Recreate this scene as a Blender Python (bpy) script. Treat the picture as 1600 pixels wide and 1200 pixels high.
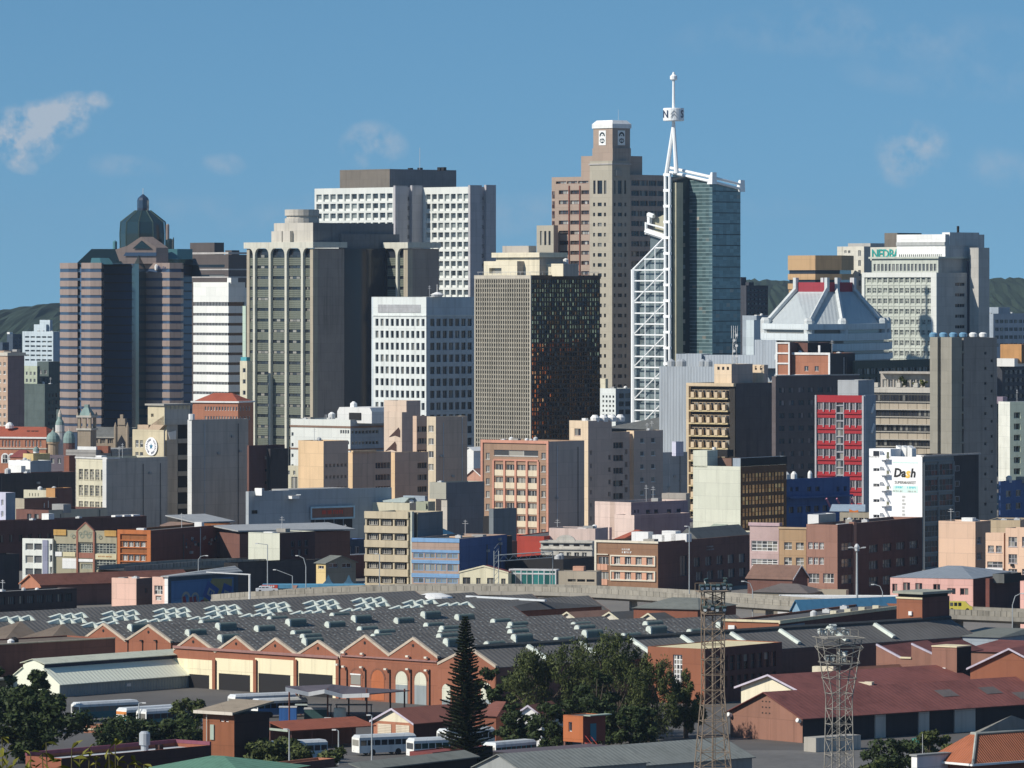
import bpy,math,random
from mathutils import Vector,Matrix
R=math.radians
rnd=random.Random(11)
S=bpy.context.scene
for o in list(bpy.data.objects):
 bpy.data.objects.remove(o)
C=S.collection
F=9000.0;H=70.0;YH=450.0  # focal length in photo pixels, eye height, horizon row
# -- camera
cam=bpy.data.cameras.new('camera');camo=bpy.data.objects.new('camera',cam);C.objects.link(camo)
camo.location=(0,0,H);camo.rotation_euler=(R(90),0,0)
cam.sensor_width=36;cam.lens=36*F/1600;cam.shift_y=-(600-YH)/1600
cam.clip_start=1;cam.clip_end=60000
S.camera=camo
# -- sun, sky, exposure
SUN_T,SUN_EL=27,36  # degrees from -X towards the camera, elevation
sv=Vector((-math.cos(R(SUN_T))*math.cos(R(SUN_EL)),-math.sin(R(SUN_T))*math.cos(R(SUN_EL)),math.sin(R(SUN_EL))))
sl=bpy.data.lights.new('sun','SUN');so=bpy.data.objects.new('sun',sl);C.objects.link(so)
so.rotation_euler=sv.to_track_quat('Z','Y').to_euler();so.location=(0,0,300)
sl.energy=4.3;sl.angle=R(0.53);sl.color=(1.0,0.93,0.82)
S.view_settings.view_transform='Standard';S.view_settings.look='None'
S.view_settings.exposure=0.13;S.view_settings.gamma=1;S.view_settings.use_curve_mapping=False
W=bpy.data.worlds.new('World');S.world=W;W.use_nodes=True
def world():
 nt=W.node_tree;nt.nodes.clear();N=nt.nodes.new;L=nt.links.new
 out=N('ShaderNodeOutputWorld');bg=N('ShaderNodeBackground');bg.inputs[1].default_value=0.096
 tc=N('ShaderNodeTexCoord')
 # lift the lookup so that the clear maritime air near the horizon keeps its blue
 mp=N('ShaderNodeVectorMath');mp.operation='MULTIPLY_ADD'
 mp.inputs[1].default_value=(1,1,1.4);mp.inputs[2].default_value=(0,0,0.16)
 L(tc.outputs['Generated'],mp.inputs[0])
 nm=N('ShaderNodeVectorMath');nm.operation='NORMALIZE';L(mp.outputs[0],nm.inputs[0])
 sky=N('ShaderNodeTexSky');sky.sky_type='NISHITA';sky.sun_disc=False
 sky.sun_elevation=R(SUN_EL);sky.sun_rotation=R(270-SUN_T)
 sky.air_density=1.0;sky.dust_density=0.0;sky.ozone_density=4.0
 L(nm.outputs[0],sky.inputs[0])
 clear=N('ShaderNodeMixRGB');clear.blend_type='MULTIPLY';clear.inputs[0].default_value=1;clear.inputs[2].default_value=(.71,.985,1.0,1);L(sky.outputs[0],clear.inputs[1])
 # thin cumulus: a few banks, each broken up by noise
 sp=N('ShaderNodeSeparateXYZ');L(tc.outputs['Generated'],sp.inputs[0])
 def math_(op,a,b=None,c=None):
  n=N('ShaderNodeMath');n.operation=op
  for i,v in enumerate((a,b,c)):
   if v is None:continue
   if isinstance(v,(int,float)):n.inputs[i].default_value=v
   else:L(v,n.inputs[i])
  return n.outputs[0]
 wob=N('ShaderNodeTexNoise');wob.inputs['Scale'].default_value=38;wob.inputs['Detail'].default_value=5;L(tc.outputs['Generated'],wob.inputs['Vector'])
 wsp=N('ShaderNodeSeparateXYZ');L(wob.outputs['Color'],wsp.inputs[0])
 u=math_('DIVIDE',sp.outputs[0],math_('MAXIMUM',sp.outputs[1],0.05));u=math_('ADD',u,math_('MULTIPLY',math_('SUBTRACT',wsp.outputs[0],.5),.016));v=math_('DIVIDE',sp.outputs[2],math_('MAXIMUM',sp.outputs[1],0.05));v=math_('ADD',v,math_('MULTIPLY',math_('SUBTRACT',wsp.outputs[1],.5),.010))
 noise=N('ShaderNodeTexNoise');noise.inputs['Scale'].default_value=150;noise.inputs['Detail'].default_value=7;noise.inputs['Roughness'].default_value=.62
 L(tc.outputs['Generated'],noise.inputs['Vector'])
 tot=None
 for(px,py,rx,ry,k)in((10,212,90,44,1.1),(75,188,90,42,1.2),(125,166,62,34,1.1),(165,158,40,20,.8),(18,250,34,22,.8),(60,215,60,40,.9),(200,268,60,22,.2),(585,232,60,36,.5),(340,258,40,18,.25),(565,245,30,20,.4),
        (1435,245,56,60,.6),(1565,262,60,40,.2),(1340,60,330,50,.13),(1500,120,200,40,.1),(700,330,600,40,.15)):
  a=math_('DIVIDE',math_('SUBTRACT',u,(px-800)/F),rx/F)
  b=math_('DIVIDE',math_('SUBTRACT',v,(YH-py)/F),ry/F)
  d=math_('ADD',math_('MULTIPLY',a,a),math_('MULTIPLY',b,b))
  g=math_('MULTIPLY',math_('MAXIMUM',math_('SUBTRACT',1.0,d),0.0),k)
  tot=g if tot is None else math_('MAXIMUM',tot,g)
 m=math_('MULTIPLY',tot,math_('MULTIPLY',math_('MAXIMUM',math_('SUBTRACT',noise.outputs[0],0.40),0),4.6))
 m=math_('MINIMUM',math_('MULTIPLY',m,1.0),0.6)
 mix=N('ShaderNodeMixRGB');L(m,mix.inputs[0]);L(clear.outputs[0],mix.inputs[1])
 mix.inputs[2].default_value=(5.4,5.5,5.8,1)
 L(mix.outputs[0],bg.inputs[0]);L(bg.outputs[0],out.inputs[0])
world()
S.cycles.use_denoising=True
S.cycles.max_bounces=6;S.cycles.diffuse_bounces=4;S.cycles.glossy_bounces=3;S.cycles.volume_bounces=0
S.cycles.transparent_max_bounces=6
# -- materials
_mats={}
LIFT=dict(grey_render=(2.2,2.05,1.85),grey_brown_render=(2.15,2.0,1.8),shaded_render=(2.35,2.05,1.75),brown_shade_render=(2.25,2.1,1.9),grey_blue_wall=(1.75,1.65,1.55),taupe_side=(2.1,1.95,1.75),dark_slate_wall=1.6,slate_blue=(1.75,1.6,1.5),dark_brick=(1.6,1.4,1.3),shaded_brick=(1.8,1.5,1.4),  # shaded side walls get paler, warmer colours in place of missing fill light
 pale_wall_shaded=(1.85,1.8,1.65),cool_white_shaded=1.3,brown_facing=(2.1,1.9,1.7),slate_render=1.55,granite_shaded=(1.55,1.45,1.35),stone_render=(1.5,1.4,1.3),pink_shaded=1.9,oxblood_wall=1.5,black_wall=1.4,raw_concrete_shaded=(1.9,1.75,1.6),shaded_flank=1.6,umber_wall=1.6,blue_grey_side=1.5,blue_grey_render=1.5,
 brown_plant_room2=1.6,shaded_terracotta=1.5,salmon_brick_shaded=1.6,white_fin_shaded=1.3,maroon_render=1.5,grey_granite_shaded=(1.45,1.4,1.35),royal_blue_wall=1.2,white_concrete=.88,cool_white=.9)
def mat(key,col,rough=.85,stain=.22,scale=.25,streak=.35,metal=0.0,spec=.3,bump=0,ribs=None,vary=0.0,emit=None):
 """painted or mineral surface: colour with blotches, rain streaks and a little grain; ribs = (metres, axis) for sheeting"""
 if key in _mats:return _mats[key]
 lf=LIFT.get(key,1);lf=[1+(f-1)*.72 for f in(lf if isinstance(lf,tuple)else(lf,)*3)];col=tuple(min(.82,c*f)for c,f in zip(col,lf))
 m=bpy.data.materials.new(key);m.use_nodes=True;nt=m.node_tree;N=nt.nodes.new;L=nt.links.new
 b=nt.nodes['Principled BSDF'];b.inputs['Roughness'].default_value=rough;b.inputs['Metallic'].default_value=metal
 b.inputs['Specular IOR Level'].default_value=spec
 tc=N('ShaderNodeTexCoord');oi=N('ShaderNodeObjectInfo')
 add=N('ShaderNodeVectorMath');add.operation='ADD';L(tc.outputs['Object'],add.inputs[0])
 off=N('ShaderNodeVectorMath');off.operation='SCALE';off.inputs[0].default_value=(37,17,5);L(oi.outputs['Random'],off.inputs['Scale']);L(off.outputs[0],add.inputs[1])
 n1=N('ShaderNodeTexNoise');n1.inputs['Scale'].default_value=scale;n1.inputs['Detail'].default_value=6;n1.inputs['Roughness'].default_value=.65
 L(add.outputs[0],n1.inputs['Vector'])
 mp=N('ShaderNodeMapping');mp.inputs['Scale'].default_value=(1,1,.06);L(add.outputs[0],mp.inputs[0])
 n2=N('ShaderNodeTexNoise');n2.inputs['Scale'].default_value=.9;n2.inputs['Detail'].default_value=4;L(mp.outputs[0],n2.inputs['Vector'])
 dark=tuple(c*.45 for c in col)
 lite=tuple(min(.95,c*1.12+.01)for c in col)
 r1=N('ShaderNodeMapRange');r1.inputs[1].default_value=.35;r1.inputs[2].default_value=.75;r1.inputs[3].default_value=0;r1.inputs[4].default_value=stain;L(n1.outputs[0],r1.inputs[0])
 r2=N('ShaderNodeMapRange');r2.inputs[1].default_value=.5;r2.inputs[2].default_value=.78;r2.inputs[3].default_value=0;r2.inputs[4].default_value=streak;L(n2.outputs[0],r2.inputs[0])
 mx=N('ShaderNodeMath');mx.operation='ADD';mx.use_clamp=True;L(r1.outputs[0],mx.inputs[0]);L(r2.outputs[0],mx.inputs[1])
 c1=N('ShaderNodeMixRGB');c1.inputs[1].default_value=(*lite,1);c1.inputs[2].default_value=(*dark,1);L(mx.outputs[0],c1.inputs[0])
 res=c1.outputs[0]
 if not ribs and not metal and stain>=.08 and 'roof' not in key and streak>0:
  sx=N('ShaderNodeSeparateXYZ');L(tc.outputs['Object'],sx.inputs[0]);sm=N('ShaderNodeMath');sm.operation='ADD';L(sx.outputs[0],sm.inputs[0]);L(sx.outputs[1],sm.inputs[1])
  cb=N('ShaderNodeCombineXYZ');L(sm.outputs[0],cb.inputs[0]);L(sx.outputs[2],cb.inputs[1])
  bt=N('ShaderNodeTexBrick');bt.offset=.37;bt.inputs['Scale'].default_value=1;bt.inputs['Brick Width'].default_value=5.3;bt.inputs['Row Height'].default_value=3.35;bt.inputs['Mortar Size'].default_value=.05;bt.inputs['Bias'].default_value=-.2
  bt.inputs['Color1'].default_value=(1,1,1,1);bt.inputs['Color2'].default_value=(.86,.87,.87,1);bt.inputs['Mortar'].default_value=(.72,.72,.73,1);L(cb.outputs[0],bt.inputs['Vector'])
  mj=N('ShaderNodeMixRGB');mj.blend_type='MULTIPLY';mj.inputs[0].default_value=.8;L(res,mj.inputs[1]);L(bt.outputs['Color'],mj.inputs[2]);res=mj.outputs[0]
 if vary:
  hv=N('ShaderNodeHueSaturation');L(res,hv.inputs['Color'])
  vr=N('ShaderNodeMapRange');vr.inputs[3].default_value=1-vary;vr.inputs[4].default_value=1+vary;L(oi.outputs['Random'],vr.inputs[0]);L(vr.outputs[0],hv.inputs['Value'])
  res=hv.outputs[0]
 L(res,b.inputs['Base Color'])
 h=None
 if ribs:
  wv=N('ShaderNodeTexWave');wv.wave_type='BANDS';wv.bands_direction=ribs[1];wv.inputs['Scale'].default_value=.314/ribs[0];L(tc.outputs['Object'],wv.inputs['Vector'])
  h=wv.outputs['Fac'];bd=ribs[2]if len(ribs)>2 else .06
 elif bump:
  n3=N('ShaderNodeTexNoise');n3.inputs['Scale'].default_value=3;n3.inputs['Detail'].default_value=4;L(tc.outputs['Object'],n3.inputs['Vector']);h=n3.outputs[0];bd=bump
 if h is not None:
  bp=N('ShaderNodeBump');bp.inputs['Strength'].default_value=1;bp.inputs['Distance'].default_value=bd;L(h,bp.inputs['Height']);L(bp.outputs[0],b.inputs['Normal'])
 _mats[key]=m
 return m
def glass(key,col,curtain=(.35,.34,.30),share=.18,rough=.12,metal=0.0,spec=.5,spread=.5):
 """window glass; each pane gets its own shade, some show a pale blind"""
 if key in _mats:return _mats[key]
 m=bpy.data.materials.new(key);m.use_nodes=True;nt=m.node_tree;N=nt.nodes.new;L=nt.links.new
 b=nt.nodes['Principled BSDF'];b.inputs['Roughness'].default_value=rough;b.inputs['Metallic'].default_value=metal;b.inputs['Specular IOR Level'].default_value=spec
 oi=N('ShaderNodeObjectInfo');ge=N('ShaderNodeNewGeometry')
 a=N('ShaderNodeMath');a.operation='ADD';L(oi.outputs['Random'],a.inputs[0]);L(ge.outputs['Random Per Island'],a.inputs[1])
 f=N('ShaderNodeMath');f.operation='FRACT';L(a.outputs[0],f.inputs[0])
 cr=N('ShaderNodeValToRGB');e=cr.color_ramp.elements;cr.color_ramp.interpolation='LINEAR'
 e[0].position=0;e[0].color=(*[c*(1-spread)for c in col],1)
 e[1].position=max(.02,1-share-.02);e[1].color=(*[c*(1+spread)for c in col],1)
 n=e.new(min(.99,1-share+.01));n.color=(*[c*.5 for c in curtain],1)
 n=e.new(1.0);n.color=(*curtain,1)
 L(f.outputs[0],cr.inputs[0]);L(cr.outputs[0],b.inputs['Base Color'])
 _mats[key]=m
 return m
def sgrey(v):return(v,v,v)
CONC=lambda:mat('concrete',(.36,.34,.30))
ROOF=lambda:mat('bitumen_roof',(.11,.11,.11),stain=.5,streak=.1)
ROOFL=lambda:mat('pale_roof',(.34,.34,.33),stain=.5,streak=.15)
STEEL=lambda:mat('painted_steel',(.55,.56,.56),rough=.5,stain=.15,streak=.1)
WHITE=lambda:mat('white_paint',(.78,.78,.76),stain=.15,streak=.2)
GL=lambda:glass('window_glass',(.035,.042,.05),share=.28,spread=.7)
GLD=lambda:glass('dark_glass',(.018,.02,.026),share=.2,spread=.75,curtain=(.24,.24,.22))
GLP=lambda:glass('curtained_glass',(.08,.085,.09),share=.45)
DARK=lambda:mat('dark_interior',(.012,.011,.012),stain=.1,streak=0)
# -- mesh builder
class M:
 def __init__(s):s.v=[];s.f=[];s.m=[]
 def q(s,pts,m=0):
  n=len(s.v);s.v+=[tuple(p)for p in pts];s.f.append(tuple(range(n,n+len(pts))));s.m.append(m)
 def box(s,x0,x1,y0,y1,z0,z1,m=0,mt=None):
  if x0>x1:x0,x1=x1,x0
  if y0>y1:y0,y1=y1,y0
  n=len(s.v)
  s.v+=[(x0,y0,z0),(x1,y0,z0),(x1,y1,z0),(x0,y1,z0),(x0,y0,z1),(x1,y0,z1),(x1,y1,z1),(x0,y1,z1)]
  for k,f in enumerate(((3,2,1,0),(4,5,6,7),(0,1,5,4),(1,2,6,5),(2,3,7,6),(3,0,4,7))):
   s.f.append(tuple(n+i for i in f));s.m.append(mt if(k==1 and mt is not None)else m)
 def tube(s,p,q,r,n=6,m=0,r2=None,cap=True):
  p=Vector(p);q=Vector(q);d=(q-p)
  if d.length<1e-6:return
  d.normalize();a=d.orthogonal().normalized();b=d.cross(a);r2=r if r2 is None else r2
  k=len(s.v)
  for c,rr in((p,r),(q,r2)):
   for i in range(n):
    t=2*math.pi*(i+.5)/n;s.v.append(tuple(c+a*(rr*math.cos(t))+b*(rr*math.sin(t))))
  for i in range(n):
   j=(i+1)%n;s.f.append((k+i,k+j,k+n+j,k+n+i));s.m.append(m)
  if cap:
   s.f.append(tuple(k+i for i in reversed(range(n))));s.m.append(m);s.f.append(tuple(k+n+i for i in range(n)));s.m.append(m)
 def ext(s,poly,vec,m=0,mc=None):
  """extrude a planar polygon (points) along vec; normal of the polygon should point against vec"""
  vec=Vector(vec);A=[Vector(p)for p in poly];n=len(A);k=len(s.v)
  s.v+=[tuple(p)for p in A]+[tuple(p+vec)for p in A]
  s.f.append(tuple(k+i for i in range(n)));s.m.append(m if mc is None else mc)
  s.f.append(tuple(k+n+i for i in reversed(range(n))));s.m.append(m if mc is None else mc)
  for i in range(n):
   j=(i+1)%n;s.f.append((k+j,k+i,k+n+i,k+n+j));s.m.append(m)
 def lathe(s,prof,n=12,m=0,c=(0,0),a0=0.0,sx=1,sy=1):
  k=len(s.v);P=len(prof)
  for r,z in prof:
   for i in range(n):
    t=a0+2*math.pi*i/n;s.v.append((c[0]+sx*r*math.cos(t),c[1]+sy*r*math.sin(t),z))
  for p in range(P-1):
   for i in range(n):
    j=(i+1)%n;s.f.append((k+p*n+i,k+p*n+j,k+(p+1)*n+j,k+(p+1)*n+i));s.m.append(m)
  s.f.append(tuple(k+i for i in reversed(range(n))));s.m.append(m)
  s.f.append(tuple(k+(P-1)*n+i for i in range(n)));s.m.append(m)
 def loft(s,A,Bp,m=0,cap=True,mc=None):
  k=len(s.v);n=len(A);s.v+=[tuple(p)for p in A]+[tuple(p)for p in Bp]
  for i in range(n):
   j=(i+1)%n;s.f.append((k+i,k+j,k+n+j,k+n+i));s.m.append(m)
  if cap:s.f.append(tuple(k+n+i for i in range(n)));s.m.append(m if mc is None else mc)
 def add(s,o,mtx=None,dm=0):
  k=len(s.v);s.v+=[tuple(mtx@Vector(v))if mtx else v for v in o.v]
  s.f+=[tuple(k+i for i in f)for f in o.f];s.m+=[i+dm for i in o.m]
 def mesh(s,name,mats):
  me=bpy.data.meshes.new(name);me.from_pydata(s.v,[],s.f)
  for m in(mats if isinstance(mats,(list,tuple))else[mats]):me.materials.append(m)
  me.polygons.foreach_set('material_index',s.m);me.update()
  return me
 def obj(s,name,mats,parent=None,loc=(0,0,0),rot=(0,0,0),smooth=False):
  me=s.mesh(name,mats)
  if smooth:me.polygons.foreach_set('use_smooth',[True]*len(me.polygons))
  return inst(name,me,parent,loc,rot)
def inst(name,me,parent=None,loc=(0,0,0),rot=(0,0,0)):
 o=bpy.data.objects.new(name,me);o.location=loc;o.rotation_euler=rot
 C.objects.link(o)
 if parent is not None:o.parent=parent
 return o
def thing(name,label,cat,loc=(0,0,0),rz=0,group=None):
 o=bpy.data.objects.new(name,None);C.objects.link(o);o.location=loc;o.rotation_euler=(0,0,rz)
 o.empty_display_size=.5
 return tag(o,label,cat,group)
def tag(o,label,cat,group=None):
 o['label']=label;o['category']=cat
 if group:o['group']=group
 return o
def kind(o,k):o['kind']=k;return o
def copy_thing(t,loc,rz=None,label=None):
 r=t.copy();C.objects.link(r);r.location=loc
 if rz is not None:r.rotation_euler=(0,0,rz)
 if label:r['label']=label
 for c in t.children:
  k=c.copy();C.objects.link(k);k.parent=r
  for g in c.children:
   d=g.copy();C.objects.link(d);d.parent=k
 return r
def P(px,py,D):return Vector(((px-800)*D/F,D,H-(py-YH)*D/F))
def DG(py,z=0.0):return F*(H-z)/(py-YH)
def text_mesh(txt,size,material,name='lettering',shear=0.0,bold=0.0,space=1.0):
 cu=bpy.data.curves.new(name,'FONT');cu.body=txt;cu.size=size;cu.extrude=.02;cu.align_x='CENTER';cu.align_y='CENTER'
 cu.shear=shear;cu.offset=bold;cu.space_character=space;cu.resolution_u=2
 o=bpy.data.objects.new(name,cu);C.objects.link(o)
 dg=bpy.context.evaluated_depsgraph_get();me=bpy.data.meshes.new_from_object(o.evaluated_get(dg))
 bpy.data.objects.remove(o);bpy.data.curves.remove(cu);me.name=name
 me.materials.clear();me.materials.append(material)
 return me
# -- windows and walls
_win={}
def style(g=None,f=None,nx=1,ny=0,d=.3,fw=.09,sill=0.0,low=0.0):
 return dict(g=g or GL(),f=f or STEEL(),nx=nx,ny=ny,d=d,fw=fw,sill=sill,low=low)
def win_build(w,h,st):
 m=M();d=st['d'];fw=st['fw']
 x=[w*i/(st['nx']+1)for i in range(st['nx']+2)];z=[h*i/(st['ny']+1)for i in range(st['ny']+2)]
 if st['low']:z=[h*st['low'],h]
 for i in range(len(x)-1):
  for j in range(len(z)-1):
   m.q([(x[i],d,z[j]),(x[i+1],d,z[j]),(x[i+1],d,z[j+1]),(x[i],d,z[j+1])],0)
 if st['low']:m.box(0,w,d-.12,d,0,h*st['low'],1)
 if fw:
  zb=h*st['low']
  m.box(0,w,d-.08,d-.002,h-fw,h,1);m.box(0,w,d-.08,d-.002,zb,zb+fw,1)
  m.box(0,fw,d-.08,d-.002,zb+fw,h-fw,1);m.box(w-fw,w,d-.08,d-.002,zb+fw,h-fw,1)
  for xi in x[1:-1]:m.box(xi-fw/2,xi+fw/2,d-.08,d-.002,zb+fw,h-fw,1)
  if not st['low']:
   for zi in z[1:-1]:m.box(fw,w-fw,d-.06,d-.004,zi-fw/2,zi+fw/2,1)
 if st['sill']:m.box(-.1,w+.1,-st['sill'],d,-.14,-.004,1)
 return m
def win_mesh(w,h,st):
 w=round(w,1);h=round(h,1)
 k=(w,h,st['g'].name,st['f'].name,st['nx'],st['ny'],st['d'],st['fw'],st['sill'],st['low'])
 if k not in _win:_win[k]=win_build(w,h,st).mesh('window',[st['g'],st['f']])
 return _win[k]
def pane_wall(m,a0,a1,z0,z1,holes,fn,d,mw=0,mr=0):
 """wall sheet from a0..a1, z0..z1 with rectangular openings and reveals; fn(a, depth, z) -> point"""
 xs=sorted({a0,a1,*[h[0]for h in holes],*[h[1]for h in holes]});zs=sorted({z0,z1,*[h[2]for h in holes],*[h[3]for h in holes]})
 xs=[x for x in xs if a0<=x<=a1];zs=[z for z in zs if z0<=z<=z1]
 ix={x:i for i,x in enumerate(xs)};iz={z:i for i,z in enumerate(zs)}
 cut=set()
 for h in holes:
  for i in range(ix[h[0]],ix[h[1]]):
   for j in range(iz[h[2]],iz[h[3]]):cut.add((i,j))
 for i in range(len(xs)-1):
  j=0
  while j<len(zs)-1:
   if(i,j)in cut:j+=1;continue
   k=j
   while k<len(zs)-1 and(i,k)not in cut:k+=1
   m.q([fn(xs[i],0,zs[j]),fn(xs[i+1],0,zs[j]),fn(xs[i+1],0,zs[k]),fn(xs[i],0,zs[k])],mw);j=k
 for(p,q,r,t)in holes:
  m.q([fn(p,0,r),fn(q,0,r),fn(q,d,r),fn(p,d,r)],mr);m.q([fn(p,d,t),fn(q,d,t),fn(q,0,t),fn(p,0,t)],mr)
  m.q([fn(p,0,t),fn(p,0,r),fn(p,d,r),fn(p,d,t)],mr);m.q([fn(q,0,r),fn(q,0,t),fn(q,d,t),fn(q,d,r)],mr)
# -- buildings
class B:
 """a building whose near vertical edge stands at photo column x1 and distance D; left face to column x0, right face to x2.
       local frame: left face is y = 0 (x from -L to 0), right face is x = 0 (y from 0 to R)"""
 def __init__(s,name,label,x0,x1,x2,yt,D,a=46,cat='building',group=None):
  s.D=D;s.a=R(a);s.ca=math.cos(s.a);s.sa=math.sin(s.a);s.X1=(x1-800)*D/F
  s.L=-s.lx(x0,0);s.Rr=s.ly(x2,0);s.h=H-(yt-YH)*D/F
  s.root=thing(name,label,cat,(s.X1,D,0),-s.a,group)
 def lx(s,px,y):
  u=(px-800)/F;return(u*(s.D+y*s.ca)-s.X1-y*s.sa)/(s.ca+u*s.sa)
 def ly(s,px,x):
  u=(px-800)/F;return(u*(s.D-x*s.sa)-s.X1-x*s.ca)/(s.sa-u*s.ca)
 def dist(s,x=0,y=0):return s.D-x*s.sa+y*s.ca
 def zz(s,py,x=0,y=0):return H-(py-YH)*s.dist(x,y)/F
 def gl(s,a,b,n,fx,ya,yb,m,fy,yo=0):
  """window openings on a left-facing plane y = yo, given in photo columns / rows"""
  x0=s.lx(a,yo);x1=s.lx(b,yo);xm=(x0+x1)/2;z1=s.zz(ya,xm,yo);z0=s.zz(yb,xm,yo)
  return s._g(x0,x1,n,fx,z0,z1,m,fy)
 def gr(s,a,b,n,fx,ya,yb,m,fy,xo=0):
  y0=s.ly(a,xo);y1=s.ly(b,xo);ym=(y0+y1)/2;z1=s.zz(ya,xo,ym);z0=s.zz(yb,xo,ym)
  return s._g(y0,y1,n,fx,z0,z1,m,fy)
 def _g(s,a0,a1,n,fx,z0,z1,m,fy):
  pw=(a1-a0)/n;ph=(z1-z0)/m;out=[]
  for j in range(m):
   for i in range(n):
    c=a0+pw*(i+.5);w=pw*fx;zb=z0+ph*(j+.5)-ph*fy/2
    out.append((round(c-w/2,3),round(c+w/2,3),round(zb,3),round(zb+ph*fy,3)))
  return out
 def block(s,x0,x1,y0,y1,z0,z1,wl,wr=None,roof=None,lh=(),rh=(),st=None,st2=None,par=.9,name='wall',stuff=False,d=.3):
  """one box of the building with openings in its left (y0) and right (x1) faces; windows become parts"""
  wr=wr or wl;roof=roof or ROOF();st=st or style();st2=st2 or st;m=M()
  lh=[h for h in lh if h[0]>x0+.05 and h[1]<x1-.05 and h[2]>z0+.05 and h[3]<z1-.1]
  rh=[h for h in rh if h[0]>y0+.05 and h[1]<y1-.05 and h[2]>z0+.05 and h[3]<z1-.1]
  d=st['d']
  pane_wall(m,x0,x1,z0,z1,lh,lambda a,b,z:(a,y0+b,z),d+.02,0,0)
  pane_wall(m,y0,y1,z0,z1,rh,lambda a,b,z:(x1-b,a,z),st2['d']+.02,1,1)
  m.q([(x1,y1,z0),(x0,y1,z0),(x0,y1,z1),(x1,y1,z1)],1);m.q([(x0,y1,z0),(x0,y0,z0),(x0,y0,z1),(x0,y1,z1)],1)
  t=.25;zr=z1-par
  if par>.05:
   for(A,Bq)in((((x0,y0),(x1,y0)),((x0+t,y0+t),(x1-t,y0+t))),(((x1,y0),(x1,y1)),((x1-t,y0+t),(x1-t,y1-t))),
       (((x1,y1),(x0,y1)),((x1-t,y1-t),(x0+t,y1-t))),(((x0,y1),(x0,y0)),((x0+t,y1-t),(x0+t,y0+t)))):
    m.q([(*A[0],z1),(*A[1],z1),(*Bq[1],z1),(*Bq[0],z1)],0);m.q([(*Bq[0],z1),(*Bq[1],z1),(*Bq[1],zr),(*Bq[0],zr)],0)
   m.q([(x0+t,y0+t,zr),(x1-t,y0+t,zr),(x1-t,y1-t,zr),(x0+t,y1-t,zr)],2)
  else:m.q([(x0,y0,z1),(x1,y0,z1),(x1,y1,z1),(x0,y1,z1)],2)
  o=m.obj(name,[wl,wr,roof],s.root)
  if stuff and(lh or rh):
   wm=M()
   for h in lh:wm.add(win_build(h[1]-h[0],h[3]-h[2],st),Matrix.Translation((h[0],y0,h[2])))
   for h in rh:wm.add(win_build(h[1]-h[0],h[3]-h[2],st2),Matrix.Translation((x1,h[0],h[2]))@Matrix.Rotation(R(90),4,'Z'))
   kind(wm.obj('windows',[st['g'],st['f']],s.root),'stuff')
  else:
   for h in lh:inst('window',win_mesh(h[1]-h[0],h[3]-h[2],st),s.root,(h[0],y0,h[2]))
   for h in rh:inst('window',win_mesh(h[1]-h[0],h[3]-h[2],st2),s.root,(x1,h[0],h[2]),(0,0,R(90)))
  return o
 def main(s,wl,wr=None,roof=None,lh=(),rh=(),z0=0,**k):
  o=s.block(-s.L,0,0,s.Rr,z0,s.h,wl,wr,roof,lh,rh,**k)
  if min(s.L,s.Rr)>7 and s.h<64 and k.get('par',.9)>.15:s.clutter(3,int(s.D*7+s.L),big=.7)
  if not rh and s.Rr>9 and 12<s.h<75:
   r=random.Random(int(s.D+s.L*9))
   for i in range(2):
    q=M();y=s.Rr*r.uniform(.12,.9);q.tube((.12,y,0),(.12,y,s.h-r.uniform(.3,2)),.11,5);q.obj('downpipe',STEEL()if r.random()<.4 else mat('old_pipe',(.12,.11,.10)),s.root)
   for i in range(r.randint(1,3)):
    q=M();y=s.Rr*r.uniform(.1,.85);z=s.h*r.uniform(.45,.92);q.box(.005,.5,y,y+.9,z,z+.6);q.obj('air_conditioner',ROOFL(),s.root)
  return o
 def sub(s,p0,p1,p2,yt,dy,wl,wr=None,roof=None,z0=None,lg=(),rg=(),name='rooftop_block',**k):
  """a box on or beside the building: near edge at column p1 on the line y = dy"""
  x1=s.lx(p1,dy);x0=s.lx(p0,dy);y1=s.ly(p2,x1);z1=s.zz(yt,x1,dy)
  lh=[h for g in lg for h in s.gl(*g,yo=dy)];rh=[h for g in rg for h in s.gr(*g,xo=x1)]
  s.block(x0,x1,dy,y1,(s.h-.9)if z0 is None else z0,z1,wl,wr,roof,lh,rh,name=name,**k)
  return x0,x1,dy,y1,z1
 def band(s,ya,yb,proud,m,name='cornice',z=None,x0=None,x1=0.0,y0=0.0,y1=None):
  z1,z0=(s.zz(ya),s.zz(yb))if z is None else z
  x0=-s.L if x0 is None else x0;y1=s.Rr if y1 is None else y1;k=M()
  k.box(x0-proud,x1+proud,y0-proud,y0-.003,z0,z1);k.box(x1+.003,x1+proud,y0-.003,y1+proud,z0,z1)
  return k.obj(name,m,s.root)
 def box(s,name,x0,x1,y0,y1,z0,z1,m):
  k=M();k.box(x0,x1,y0,y1,z0,z1);return k.obj(name,m,s.root)
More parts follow.
